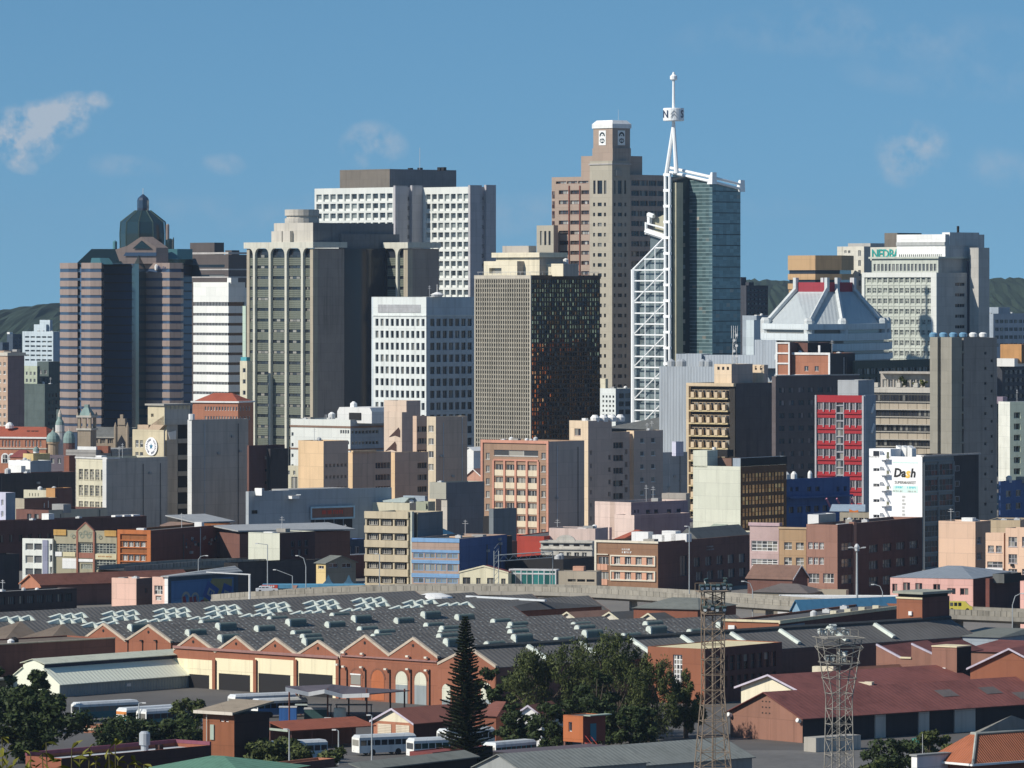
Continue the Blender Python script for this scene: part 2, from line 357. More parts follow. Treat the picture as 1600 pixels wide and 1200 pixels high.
 def clutter(s,n=4,seed=0,z=None,big=1.0):
  r=random.Random(seed+int(s.D));zr=(s.h-.9)if z is None else z
  for i in range(n):
   x=-r.uniform(.12,.85)*s.L;y=r.uniform(.1,.8)*s.Rr;t=r.random()
   if t<.35:
    k=M();w=r.uniform(1,2.2)*big;k.box(x-w,x+w,y-w*.7,y+w*.7,zr,zr+r.uniform(1.2,2.4)*big);k.obj('lift_housing',r.choice([WHITE(),CONC(),ROOFL()]),s.root)
   elif t<.6:
    k=M();k.lathe([(.9*big,zr+.3),(.9*big,zr+2*big),(.2,zr+2.4*big)],10,c=(x,y));k.obj('water_tank',r.choice([WHITE(),STEEL()]),s.root)
   elif t<.85:
    k=M();k.box(x-.7,x+.7,y-.5,y+.5,zr,zr+1.1);k.tube((x,y,zr+1.1),(x,y,zr+1.25),.4,8);k.obj('air_conditioner',STEEL(),s.root)
   else:
    k=M();hh=r.uniform(3,5);k.tube((x,y,zr),(x,y,zr+hh),.07,5);k.tube((x-.8,y,zr+hh*.8),(x+.8,y,zr+hh*.8),.04,4);k.tube((x-.5,y,zr+hh*.92),(x+.5,y,zr+hh*.92),.04,4);k.obj('antenna',STEEL(),s.root)
def gable_house(name,label,x0,x1,x2,ye,yr,D,a,wall,roofm,gable='left',cat='building',over=.4,trim=None,hip=0.0,wr=None,lh=(),rh=(),st=None,z0=0,gm=None,group=None):
 """pitched-roof building; gable='left': gable end on the left face (ridge runs back along y); 'right': gable on the right face"""
 b=B(name,label,x0,x1,x2,ye,D,a,cat,group);L,Rr,h=b.L,b.Rr,b.h
 wr=wr or wall;m=M();st=st or style()
 LH=[q for g in lh for q in b.gl(*g)];RH=[q for g in rh for q in b.gr(*g)]
 LH=[q for q in LH if q[0]>-L+.05 and q[1]<-.05 and q[2]>z0+.02 and q[3]<h-.05];RH=[q for q in RH if q[0]>.05 and q[1]<Rr-.05 and q[2]>z0+.02 and q[3]<h-.05]
 pane_wall(m,-L,0,z0,h,LH,lambda p,q,z:(p,q,z),st['d']+.02,0,0);pane_wall(m,0,Rr,z0,h,RH,lambda p,q,z:(-q,p,z),st['d']+.02,1,1)
 m.q([(0,Rr,z0),(-L,Rr,z0),(-L,Rr,h),(0,Rr,h)],1);m.q([(-L,Rr,z0),(-L,0,z0),(-L,0,h),(-L,Rr,h)],0)
 if gable=='left':
  zr=b.zz(yr,-L/2,0 if not hip else hip*Rr);i=hip*Rr
  if not hip:
   m.q([(-L,0,h),(0,0,h),(-L/2,0,zr)],2);m.q([(0,Rr,h),(-L,Rr,h),(-L/2,Rr,zr)],1)
  s=(zr-h)/(L/2);ze=h-over*s;o=over;t=.12
  r=M()
  if hip:
   A=[(-L-o,-o,ze),(o,-o,ze),(o,Rr+o,ze),(-L-o,Rr+o,ze)];p1=(-L/2,i,zr);p2=(-L/2,Rr-i,zr)
   r.q([A[0],A[1],p1]);r.q([A[1],A[2],p2,p1]);r.q([A[2],A[3],p2]);r.q([A[3],A[0],p1,p2]);r.q([A[3],A[2],A[1],A[0]])
  else:
   r.ext([(-L-o,-o,ze),(-L/2,-o,zr),(o,-o,ze),(o,-o,ze+t),(-L/2,-o,zr+t),(-L-o,-o,ze+t)],(0,Rr+2*o,0))
 else:
  zr=b.zz(yr,0 if not hip else-hip*L,Rr/2);i=hip*L
  if not hip:
   m.q([(0,0,h),(0,Rr,h),(0,Rr/2,zr)],1);m.q([(-L,Rr,h),(-L,0,h),(-L,Rr/2,zr)],0)
  s=(zr-h)/(Rr/2);ze=h-over*s;o=over;t=.12
  r=M()
  if hip:
   A=[(-L-o,-o,ze),(o,-o,ze),(o,Rr+o,ze),(-L-o,Rr+o,ze)];p1=(-i,Rr/2,zr);p2=(-L+i,Rr/2,zr)
   r.q([A[0],A[1],p1,p2]);r.q([A[1],A[2],p1]);r.q([A[2],A[3],p2,p1]);r.q([A[3],A[0],p2]);r.q([A[3],A[2],A[1],A[0]])
  else:
   r.ext([(o,-o,ze),(o,Rr/2,zr),(o,Rr+o,ze),(o,Rr+o,ze+t),(o,Rr/2,zr+t),(o,-o,ze+t)],(-L-2*o,0,0))
 m.obj('wall',[wall,wr,gm or wall],b.root);r.obj('roof',roofm,b.root)
 for q in LH:inst('window',win_mesh(q[1]-q[0],q[3]-q[2],st),b.root,(q[0],0,q[2]))
 for q in RH:inst('window',win_mesh(q[1]-q[0],q[3]-q[2],st),b.root,(0,q[0],q[2]),(0,0,R(90)))
 if trim and not hip:
  t=M();w=.3
  if gable=='left':
   for(p,q)in(((-L-over,ze),(-L/2,zr)),((-L/2,zr),(over,ze))):
    t.ext([(p[0],-over-.06,p[1]-.12),(q[0],-over-.06,q[1]-.12),(q[0],-over-.06,q[1]+.2),(p[0],-over-.06,p[1]+.2)],(0,.055,0))
  else:
   for(p,q)in(((-over,ze),(Rr/2,zr)),((Rr/2,zr),(Rr+over,ze))):
    t.ext([(over+.06,p[0],p[1]-.12),(over+.06,q[0],q[1]-.12),(over+.06,q[0],q[1]+.2),(over+.06,p[0],p[1]+.2)],(-.055,0,0))
  t.obj('bargeboard',trim,b.root)
 b.zr=zr
 return b
# -- ground and hills
def terrain():
 m=M();xs=[-4000,-2500]+list(range(-700,701,50))+[2500,4000]
 ys=[-200,0,60,150,300,450,600,640,700]+list(range(800,2600,100))+[3000,4000,6000,7500]
 def z(x,y):
  if y<=0:return 66-.05*max(0,abs(x)-60)*.2
  if y<620:return max(0,66*(1-y/620.0)**1.12)
  return 0
 for y in ys:
  for x in xs:m.v.append((x,y,z(x,y)))
 n=len(xs)
 for j in range(len(ys)-1):
  for i in range(n-1):m.f.append((j*n+i,j*n+i+1,(j+1)*n+i+1,(j+1)*n+i));m.m.append(0)
 c=M();c.box(-600,600,1030,3200,.003,.02);kind(c.obj('street_bounce_sheet',mat('bounce_paving',(.20,.185,.165),stain=.5,scale=.05,streak=0)),'structure')  # paler sheet over the ground, added to bounce light onto shaded walls
 kind(m.obj('ground',mat('asphalt',(.11,.105,.10),stain=.5,scale=.05,streak=0)),'structure')
terrain()
def hills(px0,px1,D,prof,name,depth=900):
 m=M();r=random.Random(int(D));n=520;rows=14
 def hz(px):
  for(a,ya),(b,yb)in zip(prof,prof[1:]):
   if a<=px<=b:return ya+(yb-ya)*(px-a)/(b-a)
  return prof[0][1]if px<prof[0][0]else prof[-1][1]
 ph=[r.uniform(0,6.3)for _ in range(12)]
 for j in range(rows+1):
  t=j/rows;y=D-depth*(1-t)
  for i in range(n+1):
   px=px0+(px1-px0)*i/n;X=(px-800)*D/F;top=H-(hz(px)-YH)*D/F
   w=sum(math.sin(X*.004*(k+1)+t*(2+k)+ph[k])/(k+1)for k in range(8))
   zz=(top+6)*math.sin(t*math.pi/2)**.8*(1+.09*w*math.sin(t*math.pi))-6+r.uniform(-.9,.9)*(1.4 if j else 0)
   m.v.append((X,y+r.uniform(-8,8),zz))
 for j in range(rows):
  for i in range(n):k=j*(n+1)+i;m.f.append((k,k+1,k+n+2,k+n+1));m.m.append(0)
 o=m.obj(name,mat('wooded_slope',(.022,.042,.026),stain=.75,scale=.02,streak=.0,bump=0),smooth=False)
 kind(o,'structure')
hills(-900,2500,5000,[(-900,515),(-200,505),(0,496),(30,486),(60,481),(120,474),(420,472),(900,462),(1050,452),(1165,436),(1230,440),(1340,440),(1500,438),(1550,434),(1620,436),(1900,442),(2500,450)],'hill')
# -- far towers, left to right
def tower_banded():
 D=2260;tan=mat('tan_granite',(.275,.215,.188),stain=.12,rough=.6);gl=glass('navy_glass',(.042,.07,.125),share=.04,rough=.08,spec=.7)
 grn=glass('dark_green_glass',(.014,.030,.034),share=.03,rough=.1,spec=.7);teal=glass('teal_glass',(.10,.25,.28),share=.02,rough=.15)
 b=B('office_tower','orange and blue banded tower topped by a dark glass dome with lantern',118,214,300,412,D,45)
 top=b.h;m=M();m.box(-b.L,0,0,b.Rr,0,top);m.obj('core',gl,b.root)
 # faint floor lines on the glass
 k=M();z=top-1.0
 while z>8:k.box(-b.L,.06,-.06,b.Rr,z,z+.5);z-=13.35*D/F
 kind(k.obj('floor_lines',mat('slate_spandrel',(.035,.05,.065),stain=.1),b.root),'stuff')
 inv=Matrix.Rotation(b.a,4,'Z')@Matrix.Translation((-b.X1,-D,0))
 def bay(pts,seed):
  """bay of granite bands: pts = (column, distance) along its front"""
  pl=[inv@Vector(((px-800)*d/F,d,0))for px,d in pts]
  back=[inv@Vector(((px-800)*d/F,d+14,0))for px,d in reversed(pts)]
  poly=[(p.x,p.y)for p in pl+back];c=Vector((sum(p[0]for p in poly)/len(poly),sum(p[1]for p in poly)/len(poly)))
  inner=[tuple(c+(Vector(p)-c)*.97)for p in poly]
  g=M();g.loft([(*p,0)for p in inner],[(*p,top)for p in inner]);g.obj('bay_glazing',gl,b.root)
  sp=M();h=9.0*D/F;sp.loft([(*p,0)for p in poly],[(*p,h)for p in poly]);sp.q([(*p,0)for p in reversed(poly)])
  me=sp.mesh('spandrel',[tan]);pitch=13.35*D/F
  for f in range(20):inst('spandrel',me,b.root,(0,0,top-h-f*pitch+(.02 if f else .3)))
 bay([(93.5,D+4),(107,D-3),(121,D-4.5)],1)
 bay([(127,D-4),(141,D-10.5),(158.5,D-12)],2)
 bay([(225,D+.5),(265,D-6.5),(283.5,D-5)],3)
 # prow between the bays
 pr=M();p=[inv@Vector(((px-800)*d/F,d,0))for px,d in((206,D-1),(217,D-9),(228,D-1))];zt=H-(398-YH)*D/F
 pr.loft([(q.x,q.y,0)for q in p],[(p[0].x,p[0].y,top-2),(p[1].x,p[1].y,zt),(p[2].x,p[2].y,top-2)]);pr.obj('glass_prow',grn,b.root)
 def at(px,py,d):q=inv@P(px,py,d);return(q.x,q.y,q.z)
 # mansard roofs
 def mans(px0,px1,px2,px3,yb,yt,d0,d1,name,mt):
  k=M();k.loft([at(px0,yb,d0),at(px3,yb,d0),at(px3,yb,d1),at(px0,yb,d1)],[at(px1,yt,d0+6),at(px2,yt,d0+6),at(px2,yt,d1-2),at(px1,yt,d1-2)]);k.obj(name,mt,b.root)
 mans(119,143,186,190,412,389,D-3,D+30,'mansard_roof',grn);mans(245,255,283,311,414,390,D+8,D+40,'mansard_roof',grn)
 mans(298,301,306,316,432,404,D+14,D+44,'mansard_roof',grn)
 k=M();k.ext([at(141,413,D-8),at(158,413,D-8),at(156,403,D-4),at(143,403,D-4)],(0,6,0));k.obj('skylight',teal,b.root)
 k=M();k.ext([at(259,405,D+2),at(277,405,D+2),at(277,389,D+5),at(259,389,D+5)],(0,8,0));k.obj('skylight',teal,b.root)
 # penthouse with pediment
 k=M();d=D-2
 k.ext([at(188,412,d),at(244,412,d),at(244,387,d),at(220,370,d),at(199,384,d),at(180,390,d)],(1.5,5,0),0)
 k.obj('pediment',tan,b.root)
 k=M();k.ext([at(207,388.5,d-.4),at(236,388.5,d-.4),at(221,376,d-.4)],(.1,.3,0));k.obj('pediment_window',grn,b.root)
 k=M();k.ext([at(193,400,d-.4),at(244,400,d-.4),at(244,394.5,d-.4),at(196,394.5,d-.4)],(.1,.3,0));k.obj('pediment_window',gl,b.root)
 # dome: chamfered drum, sloping shoulders, lantern, mast
 c=inv@Vector(((223.5-800)*(D+16)/F,D+16,0));s=(D+16)/F;zz=lambda py:H-(py-YH)*s
 prof=[(36*s,zz(392)),(36.5*s,zz(365)),(35.2*s,zz(347)),(12*s,zz(329))]
 k=M();k.lathe(prof,10,c=(c.x,c.y),a0=R(20));k.obj('dome',grn,b.root)
 k=M();k.lathe([(9*s,zz(330)),(9.3*s,zz(325)),(9.3*s,zz(313)),(7.5*s,zz(309)),(1.2*s,zz(303.5))],8,c=(c.x,c.y));k.obj('lantern',gl,b.root)
 k=M();k.tube((c.x,c.y,zz(305)),(c.x,c.y,zz(294)),.12,5);k.obj('mast',STEEL(),b.root)
 k=M();rb=[(math.cos(R(20+36*i)),math.sin(R(20+36*i)))for i in range(10)]
 for x,y in rb:
  for(r0,z0),(r1,z1)in zip(prof,prof[1:]):k.tube((c.x+x*r0,c.y+y*r0,z0),(c.x+x*r1,c.y+y*r1,z1),.25,4)
 k.obj('dome_ribs',mat('green_bronze',(.04,.07,.06)),b.root)
 for(px,y0,y1,w,mt)in((179.5,388,376,3.4,teal),(262,384,350,2.6,tan),(265,388,373,6,grn),(271,388,371,1,grn)):
  q=inv@Vector(((px-800)*(D+10)/F,D+10,0));k=M();k.lathe([(w*s,zz(y0+6)),(w*s,zz(y1+2)),(w*.4*s,zz(y1))],8,c=(q.x,q.y));k.obj('turret',mt,b.root)
 # round mark and lettering on the right bay
 blue=mat('sign_blue',(.05,.09,.22));wh=WHITE()
 k=M();q=at(243,418,D-4.0);e=at(246,418,D-4.5);k.tube(q,(q[0]+.2,q[1]+.45,q[2]),1.25,14);k.obj('sign_disc',wh,b.root)
 k=M();q=at(244,418,D-4.35);k.tube(q,(q[0]+.2,q[1]+.45,q[2]),.8,12);k.obj('sign_mark',blue,b.root)
 me=text_mesh('Mutual',2.3,blue);o=inst('lettering',me,b.root,at(255,418,D-5.4),(R(90),0,R(34)))
tower_banded()
def tower_brown_far():
 br=mat('umber_brick',(.085,.07,.065),stain=.1);b=B('office_block','dark brown flat-topped block behind the orange banded tower',297,357,386,398,2700,50)
 b.main(br,lh=b.gl(300,352,1,.96,408,470,4,.28),st=style(GLD(),fw=0,d=.5))
 for(a,c,y0,y1)in((0,0,0,0),):pass
 b.sub(297,335,350,379,4,br);b.sub(352,362,374,391,8,br)
 b.band(394,397,.3,mat('pale_trim',(.42,.40,.38)),'parapet_trim')
 b.band(420,422,.25,mat('pale_trim',(.42,.40,.38)),'parapet_trim');b.band(432,434,.25,mat('pale_trim',(.42,.40,.38)),'parapet_trim')
tower_brown_far()
def tower_white_bands():
 wh=mat('white_cladding',(.74,.75,.71),stain=.08,streak=.12);D=2150
 b=B('office_tower','white office tower with thin black window bands between the banded and arched towers',302,357,383,441,D,46)
 m=M();m.box(-b.L+.4,-.4,.4,b.Rr-.4,0,b.h-1);m.obj('core',glass('band_glass',(.012,.014,.018),share=.01,curtain=(.02,.02,.02)),b.root)
 pitch=15.4*D/F;h=11.2*D/F;sp=M();sp.box(-b.L,0,0,b.Rr,0,h);me=sp.mesh('spandrel',[wh]);z=b.zz(476)-h-.5
 t=M();t.box(-b.L,0,0,b.Rr,b.zz(472),b.h);t.obj('parapet_panel',wh,b.root)
 for i in range(13):inst('spandrel',me,b.root,(0,0,z-i*pitch))
 mu=M()
 for i in range(1,24):
  x=-b.L*i/24;mu.box(x-.08,x+.08,.2,.35,5,b.h-2)
 kind(mu.obj('mullions',STEEL(),b.root),'stuff')
 b.sub(355,361,372,434,1,wh)
 k=M();k.box(-1.5,.5,b.Rr,b.Rr+3,0,b.h-2);k.obj('stair_shaft',wh,b.root)
tower_white_bands()
def tower_arched():
 D=2050;s=D/F
 b=B('office_tower','green panelled tower with tall cream columns ending in arches',385.5,489,603,378,D,47)
 cream=mat('cream_stone',(.55,.54,.46),stain=.1);tanp=mat('tan_pier',(.38,.335,.255),stain=.12);brown=mat('brown_facing',(.17,.155,.145),stain=.3,streak=.5,scale=.1)
 green=mat('sage_panel',(.135,.15,.118),stain=.12,vary=.10,rough=.5);L,Rr,h=b.L,b.Rr,b.h
 zt=b.zz(388)
 e=b.lx(637,b.ly(602,0));yw=b.ly(602,0);yw2=b.ly(686,e)
 m=M();m.box(-L+.3,-.3,.9,Rr,0,zt);m.obj('core',GLD(),b.root)
 k=M();k.box(-L,-L+1.5,.0,Rr,0,zt);k.box(-1.6,0,0,2.2,0,zt);k.obj('corner_pier',tanp,b.root)
 sc=M();ys=b.ly(538,0)
 sc.box(-1,-.05,2.2,ys,0,zt);sc.obj('side_wall',brown,b.root)
 sc=M();sc.box(-3,-1.6,ys,Rr+8,0,b.h+3);sc.obj('recessed_side_wall',mat('slate_render',(.10,.105,.11),stain=.25,streak=.4),b.root)
 st=style(GLD(),brown,d=.2,fw=.05)
 for f in range(17):
  for(ya,yb)in((b.ly(544,0),b.ly(548,0)),(b.ly(572,0),b.ly(577,0))):
   inst('window',win_mesh(max(.6,yb-ya),1.6,st),b.root,(-1.58,ya,zt-5.5-f*3.83),(0,0,R(90)))
 me=None;pitch=16.75*s;cols=[391.5,397,421.5,446.5,472,483.5]
 cx=[b.lx(p,-.6)for p in(397,421.5,446.5,472)]
 edges=[-L+1.5]+cx+[-1.6]
 for i in range(5):
  w=edges[i+1]-edges[i]-(.5 if i in(0,4)else 1.0);x0=edges[i]+(.0 if i==0 else .5)
  sp=M();n=4;ph=pitch*.74/n
  for j in range(n):sp.box(0,w,.28+.06*(j%2),.6,j*ph,(j+1)*ph-.09)
  mm=sp.mesh('spandrel',[green])
  wn=M();nw=4 if w>3 else 2
  for j in range(nw):wn.q([(w*j/nw+.06,.62,0),(w*(j+1)/nw-.06,.62,0),(w*(j+1)/nw-.06,.62,pitch*.25),(w*j/nw+.06,.62,pitch*.25)])
  wm=wn.mesh('window',[GL()])
  for f in range(18):
   z=zt-3.2-f*pitch
   inst('spandrel',mm,b.root,(x0,0,z-pitch*.74));inst('window',wm,b.root,(x0,0,z))
 for x in cx:
  k=M();k.box(x-.55,x+.55,-.7,.5,0,zt-2.4);k.obj('column',cream,b.root)
 # arched head: parapet with half-round arches between the columns
 def arcade(x0,x1,xs,y,name):
  k=M();z1=zt+.2;pts_all=[]
  cs=[x0]+xs+[x1]
  for i in range(len(cs)-1):
   a=cs[i]+(.55 if i else 0);c=cs[i+1]-(.55 if i<len(cs)-2 else 0);r=2.3
   poly=[];N=7
   if i:poly+=[(a+r*.9*(1-math.cos(R(90*t/N))),z1-2.6+2.5*math.sin(R(90*t/N)))for t in range(N+1)]
   else:poly+=[(a,z1-.1)]
   if i<len(cs)-2:poly+=[(c-r*.9*(1-math.cos(R(90*t/N))),z1-2.6+2.5*math.sin(R(90*t/N)))for t in range(N,-1,-1)]
   else:poly+=[(c,z1-.1)]
   top=[(poly[-1][0]+(.55 if i<len(cs)-2 else 0),z1+.1),(poly[0][0]-(.55 if i else 0),z1+.1)]
   if i<len(cs)-2:poly.append((c+.55,z1-2.6))
   if i:poly.insert(0,(a-.55,z1-2.6))
   k.ext([(p[0],y-.72,p[1])for p in poly+top],(0,.95,0))
  k.obj(name,cream,b.root)
 arcade(-L-.8,.9,cx,0,'arcade')
 k=M();k.box(-L-.8,.9,-.75,b.ly(540,0),zt+.3,h);k.obj('parapet',cream,b.root)
 # penthouse
 lt=mat('pale_stone',(.50,.47,.41),stain=.1);dk=mat('slate_render',(.1,.1,.1))
 b.sub(428,489,615,348,2.5,lt,dk,z0=h)
 x0,x1,y0,y1,z1=b.sub(424,470,482,361,5,lt,z0=h,name='stair_housing')
 c=(b.lx(462,9),12);k=M()
 for i in range(3):k.lathe([(6.2,h+3.2+3.2*i),(6.2,h+5.4+3.2*i)],20,c=c)
 k.lathe([(5.6,h),(5.6,h+11.5)],20,c=c);k.obj('plant_drum',lt,b.root)
 for px in(432,445):
  k=M();x=b.lx(px,2);k.box(x,x+4,1.0,3,h,h+4);k.obj('roof_panel',lt,b.root)
 # second wing
 m=M();m.box(0,e-.3,yw+.8,yw2,0,zt);m.obj('wing_core',GLD(),b.root)
 m=M();m.box(e-.9,e,yw+2.3,yw2,0,zt);m.obj('wing_side_wall',brown,b.root)
 k=M();k.box(e-2.2,e,yw,yw+2.3,0,zt);k.obj('corner_pier',tanp,b.root)
 xm=b.lx(622,yw);k=M();k.box(xm-.5,xm+.5,yw-.7,yw+.6,0,zt-2.4);k.obj('column',cream,b.root)
 arcade(.8,e+.9,[xm],yw,'arcade');k=M();k.box(-.5,e+.9,yw-.75,yw2,zt+.3,h);k.obj('parapet',cream,b.root)
 for(xa,xb)in((.9,xm-.6),(xm+.6,e-2.3)):
  w=xb-xa;sp=M();n=4;ph=pitch*.74/n
  for j in range(n):sp.box(0,w,.28+.06*(j%2),.6,j*ph,(j+1)*ph-.09)
  mm=sp.mesh('spandrel',[green])
  for f in range(9):inst('spandrel',mm,b.root,(xa,yw,zt-3.2-f*pitch-pitch*.74))
 b.clutter(2,5,h)
tower_arched()
def tower_white_grid():
 D=2300;s=D/F
 b=B('office_tower','tall white tower with square window grid and dark box on its roof',491.5,620,661,290,D,47)
 wh=mat('white_concrete',(.70,.72,.68),stain=.1,streak=.12);gr=mat('white_fin_shaded',(.34,.33,.34),stain=.1);L,Rr,h=b.L,b.Rr,b.h  # gr: the white concrete turned grey for its shaded sides and fins
 st=style(glass('blue_grey_glass',(.06,.075,.085),curtain=(.3,.34,.33),share=.3),wh,nx=0,d=.75,fw=.1,low=.28)
 b.block(-L,-1.2,0,Rr,0,h-.6,wh,gr,lh=b.gl(493,614.5,11,.76,301.2,376,5,.76),st=st,par=1.2)
 e=b.lx(737,Rr);yw=Rr;yw2=b.ly(775,e)
 b.block(-1.2,e-1.2,yw,yw2,0,h-.6,wh,gr,lh=b.gl(664,733,7,.76,301.2,481,12,.76,yo=yw),st=st,name='wing_wall',par=1.2)
 for(x,y0,y1)in((0,-.8,Rr-.3),(e,yw-.8,yw2)):
  f=M();f.box(x-1.2,x,y0,y0+(y1-y0)*.45,0,h);f.obj('fin',gr,b.root)
  f=M();f.box(x-1.2,x,y0+(y1-y0)*.62,y1,0,h+.2);f.obj('fin',gr,b.root)
  for i in range(14):
   inst('window',win_mesh((y1-y0)*.14,1.8,style(GLD(),wh,d=.02,fw=.05,nx=0)),b.root,(x-1.18,y0+(y1-y0)*.465,h-6-i*3.83),(0,0,R(90)))
 b.sub(531,609,713,264,9,mat('brown_plant_room',(.17,.15,.125),stain=.2),mat('brown_plant_room2',(.16,.15,.15),stain=.3,streak=.3),z0=h-2)
 z=b.zz(263.5,0,12)
 k=M()
 for px in(640,655,686,692):x=b.lx(px,30);k.box(x,x+1.6,29,30.5,z-.5,z+.9)
 k.obj('air_conditioner',DARK(),b.root)
 k=M();x=b.lx(656,28);k.tube((x,28,z),(x,28,z+9),.09,5);k.obj('antenna',STEEL(),b.root)
tower_white_grid()
def tower_grey_grid():
 D=1850
 b=B('office_block','white office block with rows of small square windows and a blank sign panel',583,666,743,464,D,46)
 wh=mat('cool_white',(.68,.72,.70),stain=.08);bl=mat('cool_white_shaded',(.42,.47,.50),stain=.15);st=style(GLD(),mat('white_frame',(.6,.62,.6)),nx=0,d=.55,fw=0,low=0)  # bl is the same white, darkened and blued for the shaded face
 st2=style(glass('shade_glass',(.016,.022,.03),share=.06),mat('grey_frame',(.12,.14,.16)),nx=1,d=.5,fw=.12)
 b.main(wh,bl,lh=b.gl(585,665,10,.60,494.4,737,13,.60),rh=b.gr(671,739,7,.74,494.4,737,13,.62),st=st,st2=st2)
 k=M();x0=b.lx(591,0);x1=b.lx(657,0);k.box(x0,x1,-.15,-.005,b.zz(488.5),b.zz(476));k.obj('sign_panel',mat('weathered_grey',(.40,.41,.42),stain=.5,scale=.4),b.root)
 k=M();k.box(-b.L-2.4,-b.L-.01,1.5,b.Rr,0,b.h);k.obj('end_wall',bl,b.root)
 for x in(b.lx(588,0),b.lx(626,0)):pass
 b.band(492,494.2,.25,wh,'ledge')
 b.clutter(3,3);k=M();x=b.lx(676,2);k.lathe([(1.6,b.h),(2.2,b.h+.8),(.3,b.h+1.6)],10,c=(x,4));k.tube((x,4,b.h+1),(x,4,b.h+4),.1,5);k.obj('satellite_dish',WHITE(),b.root)
tower_grey_grid()
def tower_egg_crate():
 D=1800;s=D/F
 b=B('office_tower','egg-crate office tower, tan grid on one side and dark mirrored bronze on the other',741.5,829.5,938.5,430,D,47)
 L,Rr,h=b.L,b.Rr,b.h;tan=mat('tan_precast',(.33,.305,.25),stain=.1);dk=mat('bronze_frame_side',(.085,.062,.045),stain=.1)
 gb=glass('bronze_mirror',(.50,.31,.16),curtain=(.8,.5,.25),share=.15,rough=.03,metal=1.0,spread=.75)
 gd=glass('loggia_glass',(.022,.02,.018),curtain=(.10,.09,.075),share=.15)
 fl=7.15*s;n=int(h/fl);nl,nr=24,27
 c=M()
 for i in range(nl):
  for j in range(n):
   x0=-L+.4+(L-.8)*i/nl;x1=-L+.4+(L-.8)*(i+1)/nl;z1=h-1.2-j*fl;c.q([(x0,.75,z1-fl),(x1,.75,z1-fl),(x1,.75,z1),(x0,.75,z1)],0)
 kind(c.obj('windows',[gd],b.root),'stuff')
 c=M();r=random.Random(3)
 for i in range(nr):
  for j in range(n):
   y0=.4+(Rr-.8)*i/nr;y1=.4+(Rr-.8)*(i+1)/nr;z1=h-1.2-j*fl
   t1=r.uniform(-.012,.012);t2=r.uniform(-.012,.012)
   if r.random()<.36:c.q([(-.2,y0,z1-fl),(-.2,y1,z1-fl),(-.2,y1,z1),(-.2,y0,z1)],1)
   else:c.q([(-.2+t1+t2,y0,z1-fl),(-.2-t1+t2,y1,z1-fl),(-.2-t1-t2,y1,z1),(-.2+t1-t2,y0,z1)],0)
 kind(c.obj('mirror_windows',[gb,GLD()],b.root),'stuff')
 m=M();m.box(-L+.3,-.9,1.1,Rr,0,h-.3);m.obj('core',DARK(),b.root)
 k=M()
 for i in range(nl+1):x=-L+.4+(L-.8)*i/nl;k.box(x-.2,x+.2,-.05,.74,0,h-1.2)
 for j in range(n+1):k.box(-L+.2,-.2,.12,.74,h-1.2-j*fl-.21,h-1.2-j*fl+.21)
 k.obj('facade_grid',tan,b.root)
 k=M()
 for i in range(nr+1):y=.4+(Rr-.8)*i/nr;k.box(-.25,.02,y-.12,y+.12,0,h-1.2)
 for j in range(n+1):k.box(-.25,-.05,.2,Rr-.2,h-1.2-j*fl-.24,h-1.2-j*fl+.24)
 k.obj('side_grid',dk,b.root)
 k=M();k.box(-L-.1,0,-.1,.5,h-1.1,h);k.box(-L-.1,-L+.5,0,.8,0,h-1.1);k.box(-.55,0,-.1,.39,0,h-1.1);k.obj('edge_frame',mat('pale_precast',(.50,.46,.38)),b.root)
 k=M();k.box(-.5,.12,.52,Rr,h-1.1,h);k.obj('side_coping',dk,b.root)
 cr=mat('cream_render',(.68,.62,.47),stain=.08);sh=mat('stone_render',(.30,.29,.27))
 b.sub(756,808,842,408,3,cr,sh,z0=h-.3,lg=[(762,786,1,.8,416,430,1,.6)],st=style(GL(),d=1.2,fw=0,nx=0))
 x0,x1,y0,y1,z1=b.sub(775,843,880,396,6,cr,sh,z0=h)
 k=M();k.box(x0-1,x1+1,y0-1,y1+1,z1-1.2,z1+.3);k.obj('penthouse_roof',cr,b.root)
 b.sub(785,826,838,384,12,sh,sh,z0=h+5)
 b.sub(850,880,904,412,9,cr,sh,z0=h-.3)
 k=M()
 for i in range(12):k.tube((-L+1+i*L/12,.6,h),(-L+1+i*L/12,.6,h+1),.05,4)
 k.tube((-L+.5,.6,h+1),(-1,.6,h+1),.06,4)
 for i in range(12):k.tube((-.6,.5+i*Rr/12,h),(-.6,.5+i*Rr/12,h+1),.05,4)
 k.tube((-.6,.5,h+1),(-.6,Rr,h+1),.06,4);k.obj('roof_railing',STEEL(),b.root)
 b.clutter(3,1,h+3)
tower_egg_crate()
